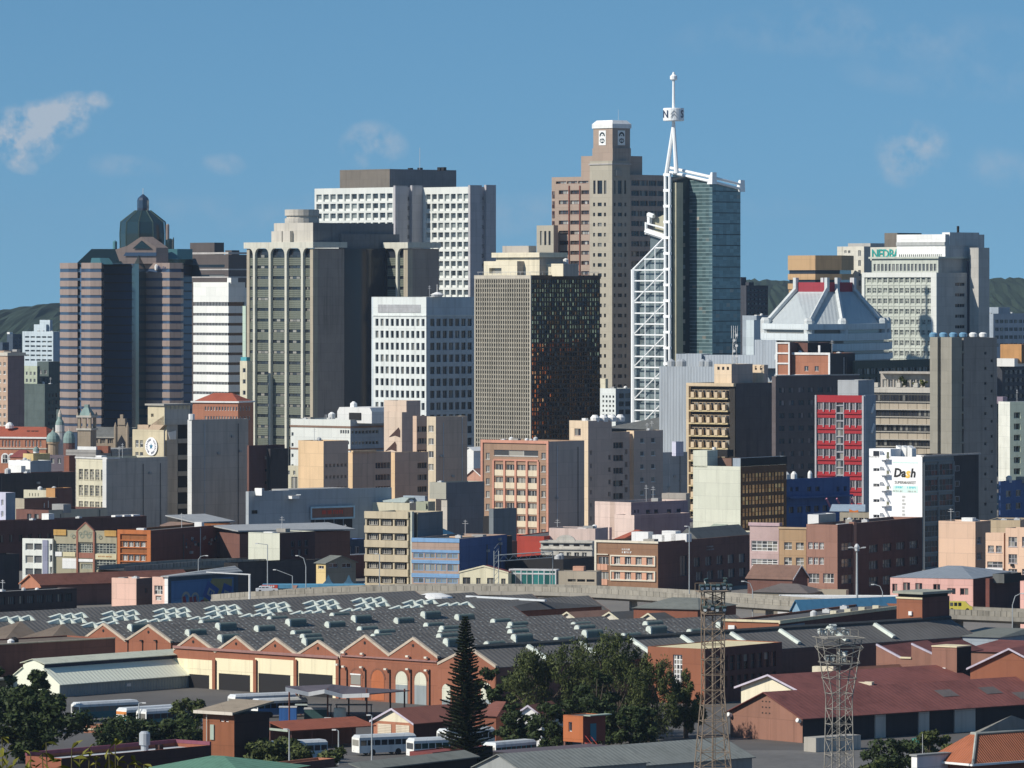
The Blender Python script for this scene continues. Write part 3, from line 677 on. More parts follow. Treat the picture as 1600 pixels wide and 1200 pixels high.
# -- the tall stepped tower and the glass tower with its mast
def tower_stepped():
 D=2150;s=D/F;pit=15.78
 b=B('skyscraper','tallest tan stepped skyscraper with white-capped crown and round emblem panels',921.5,956.5,984.5,251,D,47)
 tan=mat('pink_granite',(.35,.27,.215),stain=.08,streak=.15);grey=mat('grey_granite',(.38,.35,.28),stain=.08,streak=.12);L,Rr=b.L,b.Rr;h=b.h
 shd=mat('granite_shaded',(.25,.22,.20),stain=.1);st=style(GLD(),mat('bronze_frame',(.045,.038,.036)),nx=0,d=.4,fw=0);red=mat('oxblood_mullion',(.20,.07,.05))  # shd: granite darkened in colour for the faces in shade
 # corner shaft
 lh=b.gl(926.5,931,1,.8,282,303,1,1)+b.gl(933,941.5,1,.9,282,303,1,1)+b.gl(943,948,1,.8,282,303,1,1)
 for(p,q)in((926.5,930),(933.5,940.5),(943.5,947)):lh+=b.gl(p,q,1,.9,311.5,311.5+pit*21,21,.36)
 rh=b.gr(959,962,1,.9,282,303,1,1)+b.gr(965,972,1,.9,282,303,1,1)+b.gr(975,979,1,.8,282,303,1,1)
 for(p,q)in((959,962),(965,972.5),(975.5,979)):rh+=b.gr(p,q,1,.9,311.5,311.5+pit*21,21,.36)
 b.main(grey,mat('grey_granite_shaded',(.27,.25,.21),stain=.1),lh=lh,rh=rh,st=st,par=.4)  # right face uses a shade-darkened copy of the grey granite
 b.band(255,257,.35,mat('pale_trim',(.42,.40,.38)),'ledge')
 # left wing: horizontal bands of windows
 w=3.2;xw=b.lx(862,w);zt=b.zz(276,xw/2,w)
 lh=[]
 for f in range(16):
  y=297.3+f*pit
  for(p,q)in((873,888.5),(891,905),(908,920.5)):lh+=b.gl(p,q,1,.98,y,y+6.2,1,1,yo=w)
 lh+=b.gl(868,920,3,.93,283,287,1,1,yo=w)
 yb=b.ly(1042,-w)
 b.block(xw,-L+.2,w,w+22,0,zt,tan,shd,lh=lh,st=style(glass('office_glass',(.05,.05,.052),curtain=(.42,.43,.40),share=.35),red,nx=2,d=.6,fw=.1),name='wing_wall')
 for px in(889.7,906.5):
  k=M();x=b.lx(px,w);k.box(x-.28,x+.28,w-.35,w+.2,0,b.zz(290,x,w));k.obj('mullion',red,b.root)
 for px in(864.5,):
  for f in range(5):
   y=299+f*pit*.98;hh=b.gl(862.8,867,1,.9,y,y+11,1,1,yo=w)[0]
   inst('window',win_mesh(hh[1]-hh[0],hh[3]-hh[2],style(GLD(),red,d=-.05,fw=.1,ny=1)),b.root,(hh[0],w,hh[2]))
 # right wing in shade
 zr=b.zz(273,-w,Rr+5);rh=[]
 for f in range(21):
  y=282+f*pit;rh+=b.gr(986,1040,4,.93,y,y+8.5,1,1,xo=-w)
 b.block(-w-20,-w,Rr-.2,yb,0,zr,shd,shd,rh=rh,st=style(GLD(),shd,nx=2,d=.5,fw=.08),name='wing_wall')
 # upper setbacks
 b.sub(908,953,1003.5,243,w+1.5,tan,shd,z0=min(zt,zr)-1,name='setback_wall',par=.5)
 x0,x1,y0,y1,z1=b.sub(925.5,957.3,985.8,231,1.6,tan,shd,z0=h-1,name='crown_base',par=.3)
 x0,x1,y0,y1,z1=b.sub(927,957,984.5,200,2.2,tan,shd,z0=z1-.3,name='crown',par=.2)
 # cap with chamfered top
 zc=b.zz(187.5,x1,y0);k=M();o=.35
 k.loft([(x0-o,y0-o,z1),(x1+o,y0-o,z1),(x1+o,y1+o,z1),(x0-o,y1+o,z1)],[(x0-o,y0-o,z1+1.6),(x1+o,y0-o,z1+1.6),(x1+o,y1+o,z1+1.6),(x0-o,y1+o,z1+1.6)],cap=False)
 k.loft([(x0-o,y0-o,z1+1.6),(x1+o,y0-o,z1+1.6),(x1+o,y1+o,z1+1.6),(x0-o,y1+o,z1+1.6)],[(x0+.9,y0+.9,zc),(x1-.9,y0+.9,zc),(x1-.9,y1-.9,zc),(x0+.9,y1-.9,zc)])
 k.obj('crown_cap',WHITE(),b.root)
 # emblem: pale panel, dark rounded shield with white ring, links and base
 wh=mat('emblem_white',(.78,.80,.78),stain=.02);nv=mat('emblem_navy',(.015,.035,.05),stain=.02)
 def emblem(place,rz):
  t=M();t.box(-1.85,1.85,-.12,0,-2.75,2.75);p=t.obj('emblem_panel',wh,b.root,place,(0,0,rz));k=M();y=-.2
  def ring(cx,cz,r0,r1,a0=0,a1=360,n=20):
   for i in range(n):
    t0=R(a0+(a1-a0)*i/n);t1=R(a0+(a1-a0)*(i+1)/n)
    k.q([(cx+r0*math.cos(t0),y,cz+r0*math.sin(t0)),(cx+r1*math.cos(t0),y,cz+r1*math.sin(t0)),(cx+r1*math.cos(t1),y,cz+r1*math.sin(t1)),(cx+r0*math.cos(t1),y,cz+r0*math.sin(t1))])
  ring(0,.75,.78,1.42,-8,188);ring(0,.85,0,.22)
  ring(-.72,-.62,.12,.36);ring(.72,-.62,.12,.36);ring(0,-.35,.1,.26)
  ring(0,-.55,1.15,1.42,195,345)
  k.q([(-.75,y,-1.5),(.75,y,-1.5),(0,y,-2.15)]);k.q([(-.1,y,-.3),(.1,y,-.3),(.1,y,-1.5),(-.1,y,-1.5)])
  k.obj('emblem_mark',nv,p)
 zc2=b.zz(215,x1,y0);emblem(((x0+x1)/2-.2,y0-.01,zc2),0);emblem((x1+.01,(y0+y1)/2,zc2),R(90))
 # lower annex on the left with tall windows
 D2=2140
 b.sub(838.5,865,872,352,-2.5,grey,shd,z0=0,lg=[(842,862,3,.5,361,383,1,1)],name='annex_wall',st=st)
 b.clutter(2,9,zt)
 k=M();k.tube((-5,8,b.zz(188)),(-5,8,b.zz(170)),.07,4);k.obj('antenna',STEEL(),b.root)
tower_stepped()
def tower_glass():
 D=1950;s=D/F;wt=mat('white_steel',(.80,.82,.82),rough=.4,stain=.05,streak=.05)
 b=B('glass_tower','dark teal glass tower with sloping roof, white space-frame and rooftop mast',1072,1113,1157,283,D,47)
 L,Rr=b.L,b.Rr;g1=glass('lit_teal_glass',(.075,.125,.135),share=.02,rough=.1,spec=.8,spread=.25);g2=glass('shade_teal_glass',(.095,.165,.185),share=.02,rough=.1,spec=.8,spread=.25)
 x0=b.lx(1051,0);zA=b.zz(270,x0,0);zB=b.zz(285,0,0);zC=b.zz(297,0,Rr);zD=zA-(zB-zC)
 m=M();fl=5.65*s;n=int(zB/fl)+3
 # curtain wall as floor strips of panes, clipped by the sloping roof
 def strips(fn,a0,a1,za,zb_,cols,mi):
  for i in range(cols):
   p=a0+(a1-a0)*i/cols;q=a0+(a1-a0)*(i+1)/cols;tp=za+(zb_-za)*i/cols;tq=za+(zb_-za)*(i+1)/cols
   z=0
   while z<max(tp,tq):
    m.q([fn(p,min(z,tp)),fn(q,min(z,tq)),fn(q,min(z+fl,tq)),fn(p,min(z+fl,tp))],mi);z+=fl
 strips(lambda a,z:(a,0,z),x0,0,zA,zB,12,0);strips(lambda a,z:(0,a,z),0,Rr,zB,zC,8,1)
 m.q([(x0,0,zA),(0,0,zB),(0,Rr,zC),(x0,Rr,zD)],2);m.q([(x0,Rr,0),(x0,0,0),(x0,0,zA),(x0,Rr,zD)],0);m.q([(0,Rr,0),(x0,Rr,0),(x0,Rr,zD),(0,Rr,zC)],1)
 m.obj('curtain_wall',[g1,g2,STEEL()],b.root)
 ln=M();z=fl;i=0
 xs0=b.lx(1078,0)
 while z<zA:
  xr=0
  if z>zB:xr=x0*(z-zB)/(zA-zB)
  if xr>xs0:ln.box(xs0,xr,-.05,-.004,z-.09,z+.09)
  z+=fl
 ln.obj('floor_rails',mat('pale_rail',(.24,.33,.34),rough=.4),b.root)
 ln=M();z=fl*3
 while z<zC:ln.box(.004,.06,.1,Rr,z-.12,z+.12);z+=fl*3
 ln.obj('dark_rails',mat('dark_rail',(.02,.03,.035)),b.root)
 # white parapet beams along the slope
 k=M()
 for dz in(.2,1.7):
  k.tube((x0-.6,-.7,zA+dz),(.6,-.7,zB+dz),.55,6);k.tube((.7,-.5,zB+dz),(.7,Rr+.6,zC+dz),.45,6)
 k.obj('parapet_beam',wt,b.root)
 for(x,y,z)in((0,0,zB),(0,Rr,zC)):
  k=M();k.loft([(x-1.4,y-1.2,z-.6),(x+1.1,y-1.2,z-.6),(x+1.1,y+1.2,z-.6),(x-1.4,y+1.2,z-.6)],[(x+.2,y-1,z+3.4),(x+1,y-1,z+3.4),(x+1,y+1,z+3.4),(x+.2,y+1,z+3.4)]);k.obj('corner_finial',wt,b.root)
 # forward shaft that throws its shade on the main face; its side wall is dark
 yf=-b.ly(1076,0)if False else None
 e=8.0;dark=glass('ink_glass',(.022,.04,.048),share=.02,rough=.12,spec=.6,spread=.2)
 xa=b.lx(1050.5,-e);za=b.zz(276,xa,-e)
 xl=b.lx(1040,-e)
 k=M();k.box(xl,xa,-e,.5,0,za);k.obj('forward_shaft',dark,b.root)
 k=M();k.box(xa+.02,xa+1.6,-e+.3,-e+3.5,0,za-2);k.obj('stone_pier',mat('buff_stone',(.40,.38,.28)),b.root)
 st=M()
 for i in range(22):
  zq=za-9-i*3.7;st.box(xa+.03,xa+.14,-3.4,-2.0,zq,zq+1.3)
 kind(st.obj('windows',[glass('pale_pane',(.10,.14,.17),share=.3)],b.root),'stuff')
 # lower wing behind the space-frame
 xw=b.lx(988,-e);xm=b.lx(1011,-e);zt1=b.zz(372,xl,-e);zt0=b.zz(424,xw,-e);gm=glass('grey_glass',(.16,.20,.21),curtain=(.26,.32,.33),share=.3,rough=.2,spread=.35)
 k=M();cols=6
 ztop=lambda x:zt0+(zt1-zt0)*(x-xw)/(xl-xw)
 cellh=16.85*s/2
 for i in range(cols):
  p=xw+(xl-xw)*i/cols;q=xw+(xl-xw)*(i+1)/cols;z=0
  while z<ztop(q):
   k.q([(p,-e+.6,min(z,ztop(p))),(q,-e+.6,min(z,ztop(q))),(q,-e+.6,min(z+cellh,ztop(q))),(p,-e+.6,min(z+cellh,ztop(p)))]);z+=cellh
 k.q([(xw,-e+.6,zt0),(xl,-e+.6,zt1),(xl,0,zt1),(xw,0,zt0)]);k.q([(xw,0,0),(xw,-e+.6,0),(xw,-e+.6,zt0),(xw,0,zt0)])
 k.obj('wing_glazing',gm,b.root)
 k=M();zb1=b.zz(340,xl,-e);zb0=b.zz(372,xm,-e);k.box(xm,xl,-e+1.5,-1,0,b.zz(364,xm,-e));k.obj('upper_wing',gm,b.root)
 k=M();za1=b.zz(330,xl,-e+2);za0=b.zz(344,xm,-e+2);k.ext([(xm+.4,-e+2.4,zb0),(xl,-e+2.4,zb0),(xl,-e+2.4,za1),(xm+.4,-e+2.4,za0)],(0,8,0));k.obj('terrace_wall',mat('buff_stone',(.40,.38,.28)),b.root)
 k=M();zq=lambda py,px:b.zz(py,b.lx(px,-e),-e)
 k.tube((xm-.4,-e,zq(361,1010)),(xl,-e,zq(371,1040)),1.0,6);k.tube((xm-.4,-e,zq(349,1010)),(xl,-e,zq(357,1040)),.3,5);k.tube((xm-.4,-e,zq(366,1010)),(xm-.4,-e,zq(347,1010)),.5,5)
 k.tube((xm+.2,-e+1,zq(349,1011)),(xm+.2,-e+1,zq(334,1011)),1.0,6);k.tube((xm,-e+.5,zq(335,1011)),(b.lx(1020,-e),-e+.5,zq(338,1020)),.8,5);k.obj('terrace_rail',wt,b.root)
 # the white space-frame
 xp=b.lx(989.5,-e-1.2);xq=b.lx(1039.5,-e-1.2);xr=b.lx(1046.5,-e-1.2);y=-e-1.2
 def zat(py,x):return b.zz(py,x,y)
 for(x,py,r)in((xp,421,.85),(xq,272,.55),(xr,272,.55)):
  c=M();c.tube((x,y,0),(x,y,zat(py,x)),r,8);c.obj('column',wt,b.root)
 for i in range(15):
  py=273+i*24.6;c=M();c.box(xq-.5,xr+.5,y-.5,y+.5,zat(py,xq)-.45,zat(py,xq)+.45);c.obj('column_tie',wt,b.root)
 rows=[387.5,405,422.0]+[422+16.9*i for i in range(1,16)]
 fr=M();sl0,sl1=zat(421,xp),zat(370,xq)
 ttop=lambda x:sl0+(sl1-sl0)*(x-xp)/(xq-xp)
 for py in rows:
  z=zat(py,(xp+xq)/2);xs=xp
  if z>sl0:xs=xp+(xq-xp)*(z-sl0)/(sl1-sl0)
  c=M();c.tube((xs,y,z),(xq,y,z),.26,5);c.obj('beam',wt,b.root)
 for t in(.37,.68):
  x=xp+(xq-xp)*t;c=M();c.tube((x,y+.1,0),(x,y+.1,ttop(x)),.2,5);c.obj('post',wt,b.root)
 c=M();c.tube((xp,y,sl0),(xq,y,sl1),.4,6);c.obj('raking_beam',wt,b.root)
 for i in range(1,6):
  pa=422+16.9*(3*i);pb=pa-50.5;c=M();c.tube((xp,y-.1,zat(pa,xp)),(xq,y-.1,zat(pb,xq)),.24,5);c.obj('brace',wt,b.root)
 # mast on the roof
 ym=-e+4;xt=b.lx(1052.5,ym);Z=lambda py:b.zz(py,xt,ym)
 for(px,py)in((1041.5,272),(1057,271)):
  xf=b.lx(px,ym);c=M();c.tube((xf,ym,Z(py)),(xt,ym,Z(194)),.85,8,r2=.6);c.obj('mast_leg',wt,b.root)
 c=M();c.tube((xt,ym,Z(196)),(xt,ym,Z(120)),.62,8,r2=.42);c.obj('mast_pole',wt,b.root)
 c=M();rr=16.5*s;c.lathe([(rr*.97,Z(189)),(rr,Z(188)),(rr,Z(170)),(rr*.97,Z(169))],24,c=(xt,ym));dr=c.obj('mast_drum',wt,b.root)
 c=M();c.lathe([(.9,Z(125.5)),(1.25,Z(124)),(1.25,Z(119)),(.5,Z(116)),(.3,Z(112.5))],10,c=(xt,ym));c.obj('mast_top',wt,b.root)
 ink=mat('sign_navy',(.03,.05,.10),stain=.02)
 fa=math.atan2(-b.ca,b.sa)  # local direction that points back at the camera
 def on_drum(me,ang,z,nm='lettering'):
  t=fa+R(ang);inst(nm,me,dr,(xt+(rr+.05)*math.cos(t),ym+(rr+.05)*math.sin(t),z),(R(90),0,t+R(90)))
 zc=(Z(189)+Z(169))/2
 on_drum(text_mesh('N',3.6,ink,bold=.05),-52,zc);on_drum(text_mesh('S',3.6,ink,bold=.05),52,zc)
 for dz in(-.55,.55):
  a=M()
  a.ext([(-1.1,0,-.8+dz),(0,0,.5+dz),(1.1,0,-.8+dz),(1.1,0,-.4+dz),(0,0,.9+dz),(-1.1,0,-.4+dz)],(0,.04,0))
  t=fa;inst('arrow_mark',a.mesh('arrow_mark',[mat('sign_grey',(.30,.33,.36))]),dr,(xt+(rr+.1)*math.cos(t),ym+(rr+.1)*math.sin(t),zc),(0,0,t+R(90)))
tower_glass()
# -- small far blocks between and beside the towers
def far_blocks():
 pale=mat('pale_blue_render',(.50,.58,.62),stain=.1);sh=mat('blue_grey_render',(.22,.27,.32))
 b=B('apartment_block','pale blue apartment block far off below the wooded hill at left',35,83,98,518,3300,40);b.main(pale,sh,lh=b.gl(38,82,5,.78,523,566,6,.36),st=style(GL(),pale,d=.9,fw=0,nx=0));b.sub(53,72,79,507,6,pale,sh);b.sub(62,78,82,500,8,pale,sh)
 b=B('office_block','dark blue narrow block beside the pale blue apartments',11,20,34,522,3500,46);b.main(mat('navy_render',(.05,.075,.11)),rh=b.gr(22,33,3,.4,526,548,4,.5),st=style(GLD(),fw=0));b.sub(11,15,20,519,1,WHITE())
 b=B('apartment_block','low dark blue block at the left edge under the hill',-14,4,14,535,3400,46);b.main(mat('navy_render',(.05,.075,.11)),rh=b.gr(5,13,3,.4,538,556,3,.5),st=style(GLD(),fw=0))
 tan=mat('salmon_brick',(.46,.33,.24),stain=.15);dk=mat('salmon_brick_shaded',(.13,.10,.11))  # dk: the salmon brick's shaded side, with the shade in its colour
 b=B('apartment_block','salmon brick flats cut by the left edge, dark side wall',-30,12,38,551,2120,46);b.main(tan,dk,lh=b.gl(-26,11,5,.5,562,668,8,.42),st=style(GL(),WHITE(),sill=.1));b.band(551,556,.4,mat('pale_stone',(.5,.47,.41)),'cornice');b.sub(-8,6,20,548,3,tan,dk);b.clutter(2,4)
 g=mat('dark_green_render',(.085,.115,.11),stain=.4,streak=.4)
 b=B('office_block','dark green stepped block with pale top storeys left of the banded tower',37,70,106,600,2350,46);b.main(g,rh=b.gr(74,102,5,.5,612,700,8,.5),st=style(GLD(),g,fw=0));b.sub(37,58,62,572,2,mat('pale_green_render',(.42,.47,.36),stain=.4),g,lg=[(39,57,3,.5,578,600,2,.5)]);b.sub(58,76,99,565,9,g,lg=[(60,75,2,.5,575,600,2,.5)])
 b.sub(88,95,110,640,-4,g,z0=0)
 # slim green and cream blocks left of the arched tower
 gr=mat('mint_render',(.44,.55,.46),stain=.15)
 b=B('office_block','slim pale green slab wedged left of the arched tower',379,384,399,478,2120,46);b.main(gr,mat('mint_shaded',(.2,.26,.24)))  # right face is the mint render with shade put into the colour
 b=B('apartment_block','narrow cream block with teal roof cap left of the arched tower',375,386,394,564,2060,46);cr=mat('cream_wall',(.60,.56,.42));b.main(cr,lh=b.gl(377,386,1,.5,570,640,4,.4),st=style(GL(),WHITE(),nx=0))
 x0,x1,y0,y1,z1=b.sub(376,385,391,558,.6,mat('teal_copper',(.08,.33,.38)))
 # far right behind the glass tower
 dk2=mat('charcoal_block',(.05,.055,.07));b=B('office_block','charcoal block just right of the glass tower on the skyline',1153,1166,1200,446,2400,46);b.main(dk2,rh=b.gr(1168,1198,5,.8,450,492,6,.4),st=style(GLD(),dk2,fw=0));b.sub(1153,1158,1166,433,1,dk2);b.sub(1163,1170,1178,441,3,dk2)
 b=B('office_block','grey blue low block below the charcoal block',1160,1182,1216,493,2300,46);b.main(mat('slate_blue',(.20,.25,.30)),rh=b.gr(1186,1212,3,.5,505,545,3,.45),st=style(GLD(),fw=0))
 b.sub(1166,1178,1188,500,-3,mat('pale_blue_render',(.50,.58,.62)),z0=0)
 # far right edge
 bl=mat('slate_blue',(.20,.25,.30));b=B('office_block','long grey blue slab on the skyline right of the white lettered block',1530,1552,1625,490,3000,46);b.main(bl,lh=[],rh=b.gr(1554,1620,9,.8,496,545,4,.45),st=style(GLD(),bl,fw=0));b.sub(1545,1560,1578,480,8,bl)
 orange=mat('orange_render',(.56,.30,.12));b=B('office_block','orange box storey on a dark block at the right edge',1558,1566,1606,564,2150,25);b.main(dk2,rh=b.gr(1570,1600,4,.8,575,625,4,.5),st=style(GLD(),dk2,fw=0));x=b.sub(1563,1596,1606,538,1,orange,mat('orange_shaded',(.25,.13,.06)))  # box storey's right face is the orange at a painted shade tone
 b.sub(1556,1585,1600,560,-3,WHITE(),z0=b.h-2)
 # white and green flats at right edge, with balconies
 wg=mat('white_render',(.72,.74,.68));b=B('apartment_block','white flats with recessed balconies at the right edge behind the concrete tower',1560,1578,1640,628,1800,70);b.main(wg,mat('pale_green_wall',(.60,.66,.52)),rh=b.gr(1580,1636,3,.55,640,745,6,.55),st=style(GLD(),wg,d=1.2,fw=.12));b.sub(1557,1567,1574,620,3,mat('mauve_render',(.25,.2,.26)))
 b=B('warehouse','blue walled warehouse at the right edge below the white flats',1560,1563,1640,752,1690,30);b.main(mat('royal_blue_wall',(.05,.10,.24),stain=.3),rh=b.gr(1568,1630,4,.5,760,800,2,.5),st=style(GLD(),fw=.1));b.clutter(2,3)
 # low white block left of the space-frame
 b=B('office_block','low white latticed block at the foot of the space-frame',936,962,990,607,1985,46);b.main(mat('cool_white',(.68,.72,.70)),bl,lh=b.gl(940,961,4,.5,616,660,6,.5),rh=b.gr(966,986,2,.8,612,650,3,.6),st=style(GLD(),fw=0,nx=0));b.sub(938,946,950,592,2,mat('cream_wall',(.60,.56,.42)))
far_blocks()
def pyramid_building():
 D=1850;s=D/F;silver=mat('silver_roof_sheet',(.42,.46,.47),rough=.5,stain=.12,streak=.2,ribs=(1.2,'X',.05));rib=mat('pale_concrete_rib',(.55,.58,.58),stain=.15)
 root=thing('office_building','building with steep silver pyramid roof, concrete ribs and red band on top','building',((1292-800)*s,D,0),0)
 o=Vector(((1292-800)*s,D,0));Z=lambda py,d:H-(py-YH)*d/F
 # eight-sided plan: front vertices (column, distance)
 base=[(1197,D+22),(1264,D-8),(1317,D-2),(1378,D+32),(1384,D+60),(1320,D+86),(1262,D+80),(1196,D+56)]
 top=[(1243,D+30),(1292,D+22),(1308,D+24),(1334,D+34),(1332,D+44),(1310,D+52),(1286,D+50),(1244,D+40)]
 def v(px,d,py):q=P(px,450,d);return(q.x-o.x,q.y-o.y,Z(py,D))
 for i in range(8):
  j=(i+1)%8;k=M();k.ext([v(*base[i],508),v(*base[j],508),v(*top[j],456),v(*top[i],456)],(0,.3,-.2));k.obj('roof_slope',silver,root)
 k=M();k.loft([v(*p,456)for p in top],[v(*p,441)for p in top]);k.obj('red_band',mat('crimson_panel',(.30,.035,.05),stain=.15),root)
 for i in range(8):
  a=Vector(v(*base[i],506));c=Vector(v(*top[i],453));k=M();k.tube(a+Vector((0,-.4,.2)),c+Vector((0,-.4,.2)),.8,4);k.tube(c+Vector((0,-.4,-.5)),c+Vector((0,-.4,4)),.85,4);k.obj('roof_rib',rib,root)
  k=M();k.lathe([(1.7,a.z-5),(1.7,a.z+1),(1.2,a.z+1.8)],6,c=(a.x,a.y-1.0));k.obj('rib_foot',rib,root)
 # storeys: stepped slabs with dark bands
 def slab(ex,y0,y1,m,name):
  k=M();c=Vector((0,40));A=[]
  for px,d in base:
   q=P(px,450,d);p=Vector((q.x-o.x,q.y-o.y));A.append(c+(p-c)*ex)
  k.loft([(p.x,p.y,Z(y1,D))for p in A],[(p.x,p.y,Z(y0,D))for p in A]);k.obj(name,m,root)
 wh=mat('pale_spandrel',(.60,.66,.68),stain=.1)
 slab(1.03,508,560,GLD(),'glazing');slab(1.08,506,515,wh,'spandrel');slab(1.09,521,532,wh,'spandrel');slab(1.10,537,548,wh,'spandrel');slab(1.11,554,563,wh,'spandrel');slab(1.07,560,700,mat('slate_blue',(.2,.25,.3)),'lower_wall')
 # dark horizontal roof storey to the right
 b=B('office_block','dark glass low block with planted ledge under the pyramid roof building',1332,1336,1470,564,1800,30);g=mat('dark_green_fascia',(.05,.07,.06));b.main(g,rh=b.gr(1340,1462,12,.9,572,600,2,.7),st=style(GLD(),g,fw=.1),roof=ROOFL())
 # tan hexagonal block behind
 t=mat('tan_render',(.47,.31,.165),stain=.08);r2=thing('office_block','tan six-sided block behind the red-banded pyramid roof','building',((1274-800)*2100/F,2100,0));o2=Vector(((1274-800)*2100/F,2100,0))
 pts=[(1231,2112),(1274,2100),(1315,2104),(1334,2122),(1310,2150),(1240,2150)]
 def hexa(y0,y1,m,name,gr=1.0):
  A=[]
  for px,d in pts:q=P(px,450,d);A.append((Vector((q.x-o2.x,q.y-o2.y))-Vector((0,20)))*gr+Vector((0,20)))
  k=M();z1=H-(y0-YH)*2100/F;z0=H-(y1-YH)*2100/F;k.loft([(p.x,p.y,z0)for p in A],[(p.x,p.y,z1)for p in A]);k.obj(name,m,r2)
 hexa(399,422,t,'spandrel');hexa(421,428,GLD(),'window_band',.94);hexa(428,437,t,'spandrel');hexa(437,443,GLD(),'window_band',.94);hexa(443,452,t,'spandrel');hexa(450,700,t,'wall',.96)
pyramid_building()
def lettered_block():
 D=2000;wh=mat('white_concrete',(.70,.72,.68));cr=mat('cream_precast',(.50,.53,.47),stain=.1);sh=mat('pale_wall_shaded',(.27,.27,.27),stain=.2,streak=.3)  # sh: pale walls turned grey to paint the shaded faces
 b=B('office_block','white office block with teal NEDBANK lettering and stepped white top',1349,1464,1545,426,D,46)
 st=style(glass('grey_office_glass',(.07,.075,.08),curtain=(.38,.40,.36),share=.25),cr,nx=1,ny=1,d=.35,fw=.12)
 rh=b.gr(1492,1508,1,.95,436,436+16.6*9,9,.32)+b.gr(1524,1543,1,.95,436,436+16.6*9,9,.32)
 b.main(cr,sh,lh=b.gl(1353.5,1456,12,.68,429.5,429.5+16.35*9,9,.48),rh=rh,st=st,st2=style(GLD(),sh,nx=3,d=.3))
 k=M();x0=-b.L;k.box(x0-.3,.2,-.5,-.01,b.h-1.6,b.h+.1);k.box(x0-.3,x0+.9,-.5,-.01,0,b.h-1.6);k.box(-2.4,.2,-.5,-.01,0,b.h-1.6);k.obj('facade_frame',wh,b.root)
 for i in range(1,12):
  k=M();x=b.lx(1353.5+102.5*i/12,0);k.box(x-.14,x+.14,-.18,-.005,0,b.h-1.7);k.obj('mullion',cr,b.root)
 for i in range(9):
  k=M();z=b.zz(429.5+16.35*(i+1)-1,-20,0);k.box(x0+1,-2.5,-.16,-.006,z-.2,z+.2);k.obj('transom',cr,b.root)
 k=M();y=b.ly(1511,0);k.box(-.2,.5,y,y+3,0,b.h+4);k.obj('pipe_duct',mat('duct_navy',(.05,.06,.09)),b.root)
 # set-back storey with columns, then the sign wall, then the white top
 X0,X1,Y0,Y1,Z1=b.sub(1362,1466,1528,404,3,cr,sh,z0=b.h-.9,lg=[(1364,1464,17,.68,412,424,1,.95)],name='setback_wall')
 k=M();k.box(X0-.8,X1+.8,Y0-.8,Y1,Z1+.02,Z1+.7);k.obj('ledge',cr,b.root)
 x0_,x1_,y0_,y1_,zs=b.sub(1360,1420,1440,386,10,mat('warm_white',(.62,.60,.52)),sh,z0=Z1-.5,name='sign_wall')
 me=text_mesh('NEDBANK',4.3,mat('teal_letter',(.02,.30,.27),stain=.02),bold=.06,space=.92);xs=b.lx(1391,10);inst('lettering',me,b.root,(b.lx(1392.5,9.6),9.75,b.zz(397,xs,10)),(R(90),0,0))
 X0,X1,Y0,Y1,Z2=b.sub(1401,1477,1538,366,6,WHITE(),mat('white_shaded',(.45,.47,.47)),z0=Z1+.5,lg=[(1404,1472,22,.55,397,402,1,.9)],name='top_block',st=style(GL(),WHITE(),nx=0,fw=0),par=.6)  # right face is the white paint greyed for shade
 k=M();k.box(X0,X1,Y0-.35,Y0-.01,b.zz(384,X0,Y0),b.zz(378.5,X0,Y0));k.obj('louvre_band',mat('pale_louvre',(.42,.43,.42)),b.root)
 b.sub(1382,1402,1440,364,14,mat('brown_plant_room',(.17,.15,.125)),DARK(),z0=Z1,name='plant_room');b.sub(1472,1484,1530,363,8,WHITE(),mat('white_shaded',(.45,.47,.47)),z0=Z2-4,name='plant_room')
 b.sub(1515,1529,1546,387,16,sh,sh,z0=0,name='rear_shaft')
 b2=B('office_block','pale slab with small slit windows left of the teal lettering',1308,1350,1362,385,2150,46);b2.main(mat('warm_white',(.62,.60,.52)),mat('pale_wall_shaded',(.27,.27,.27)),lh=b2.gl(1318,1330,2,.6,391,396,1,.9)+b2.gl(1340,1346,1,.7,388,450,4,.6));b2.sub(1325,1360,1400,380,8,sh)
 k=M();x=-8;k.tube((x,20,Z2),(x,20,Z2+3),.5,6);k.obj('antenna',DARK(),b.root)
lettered_block()
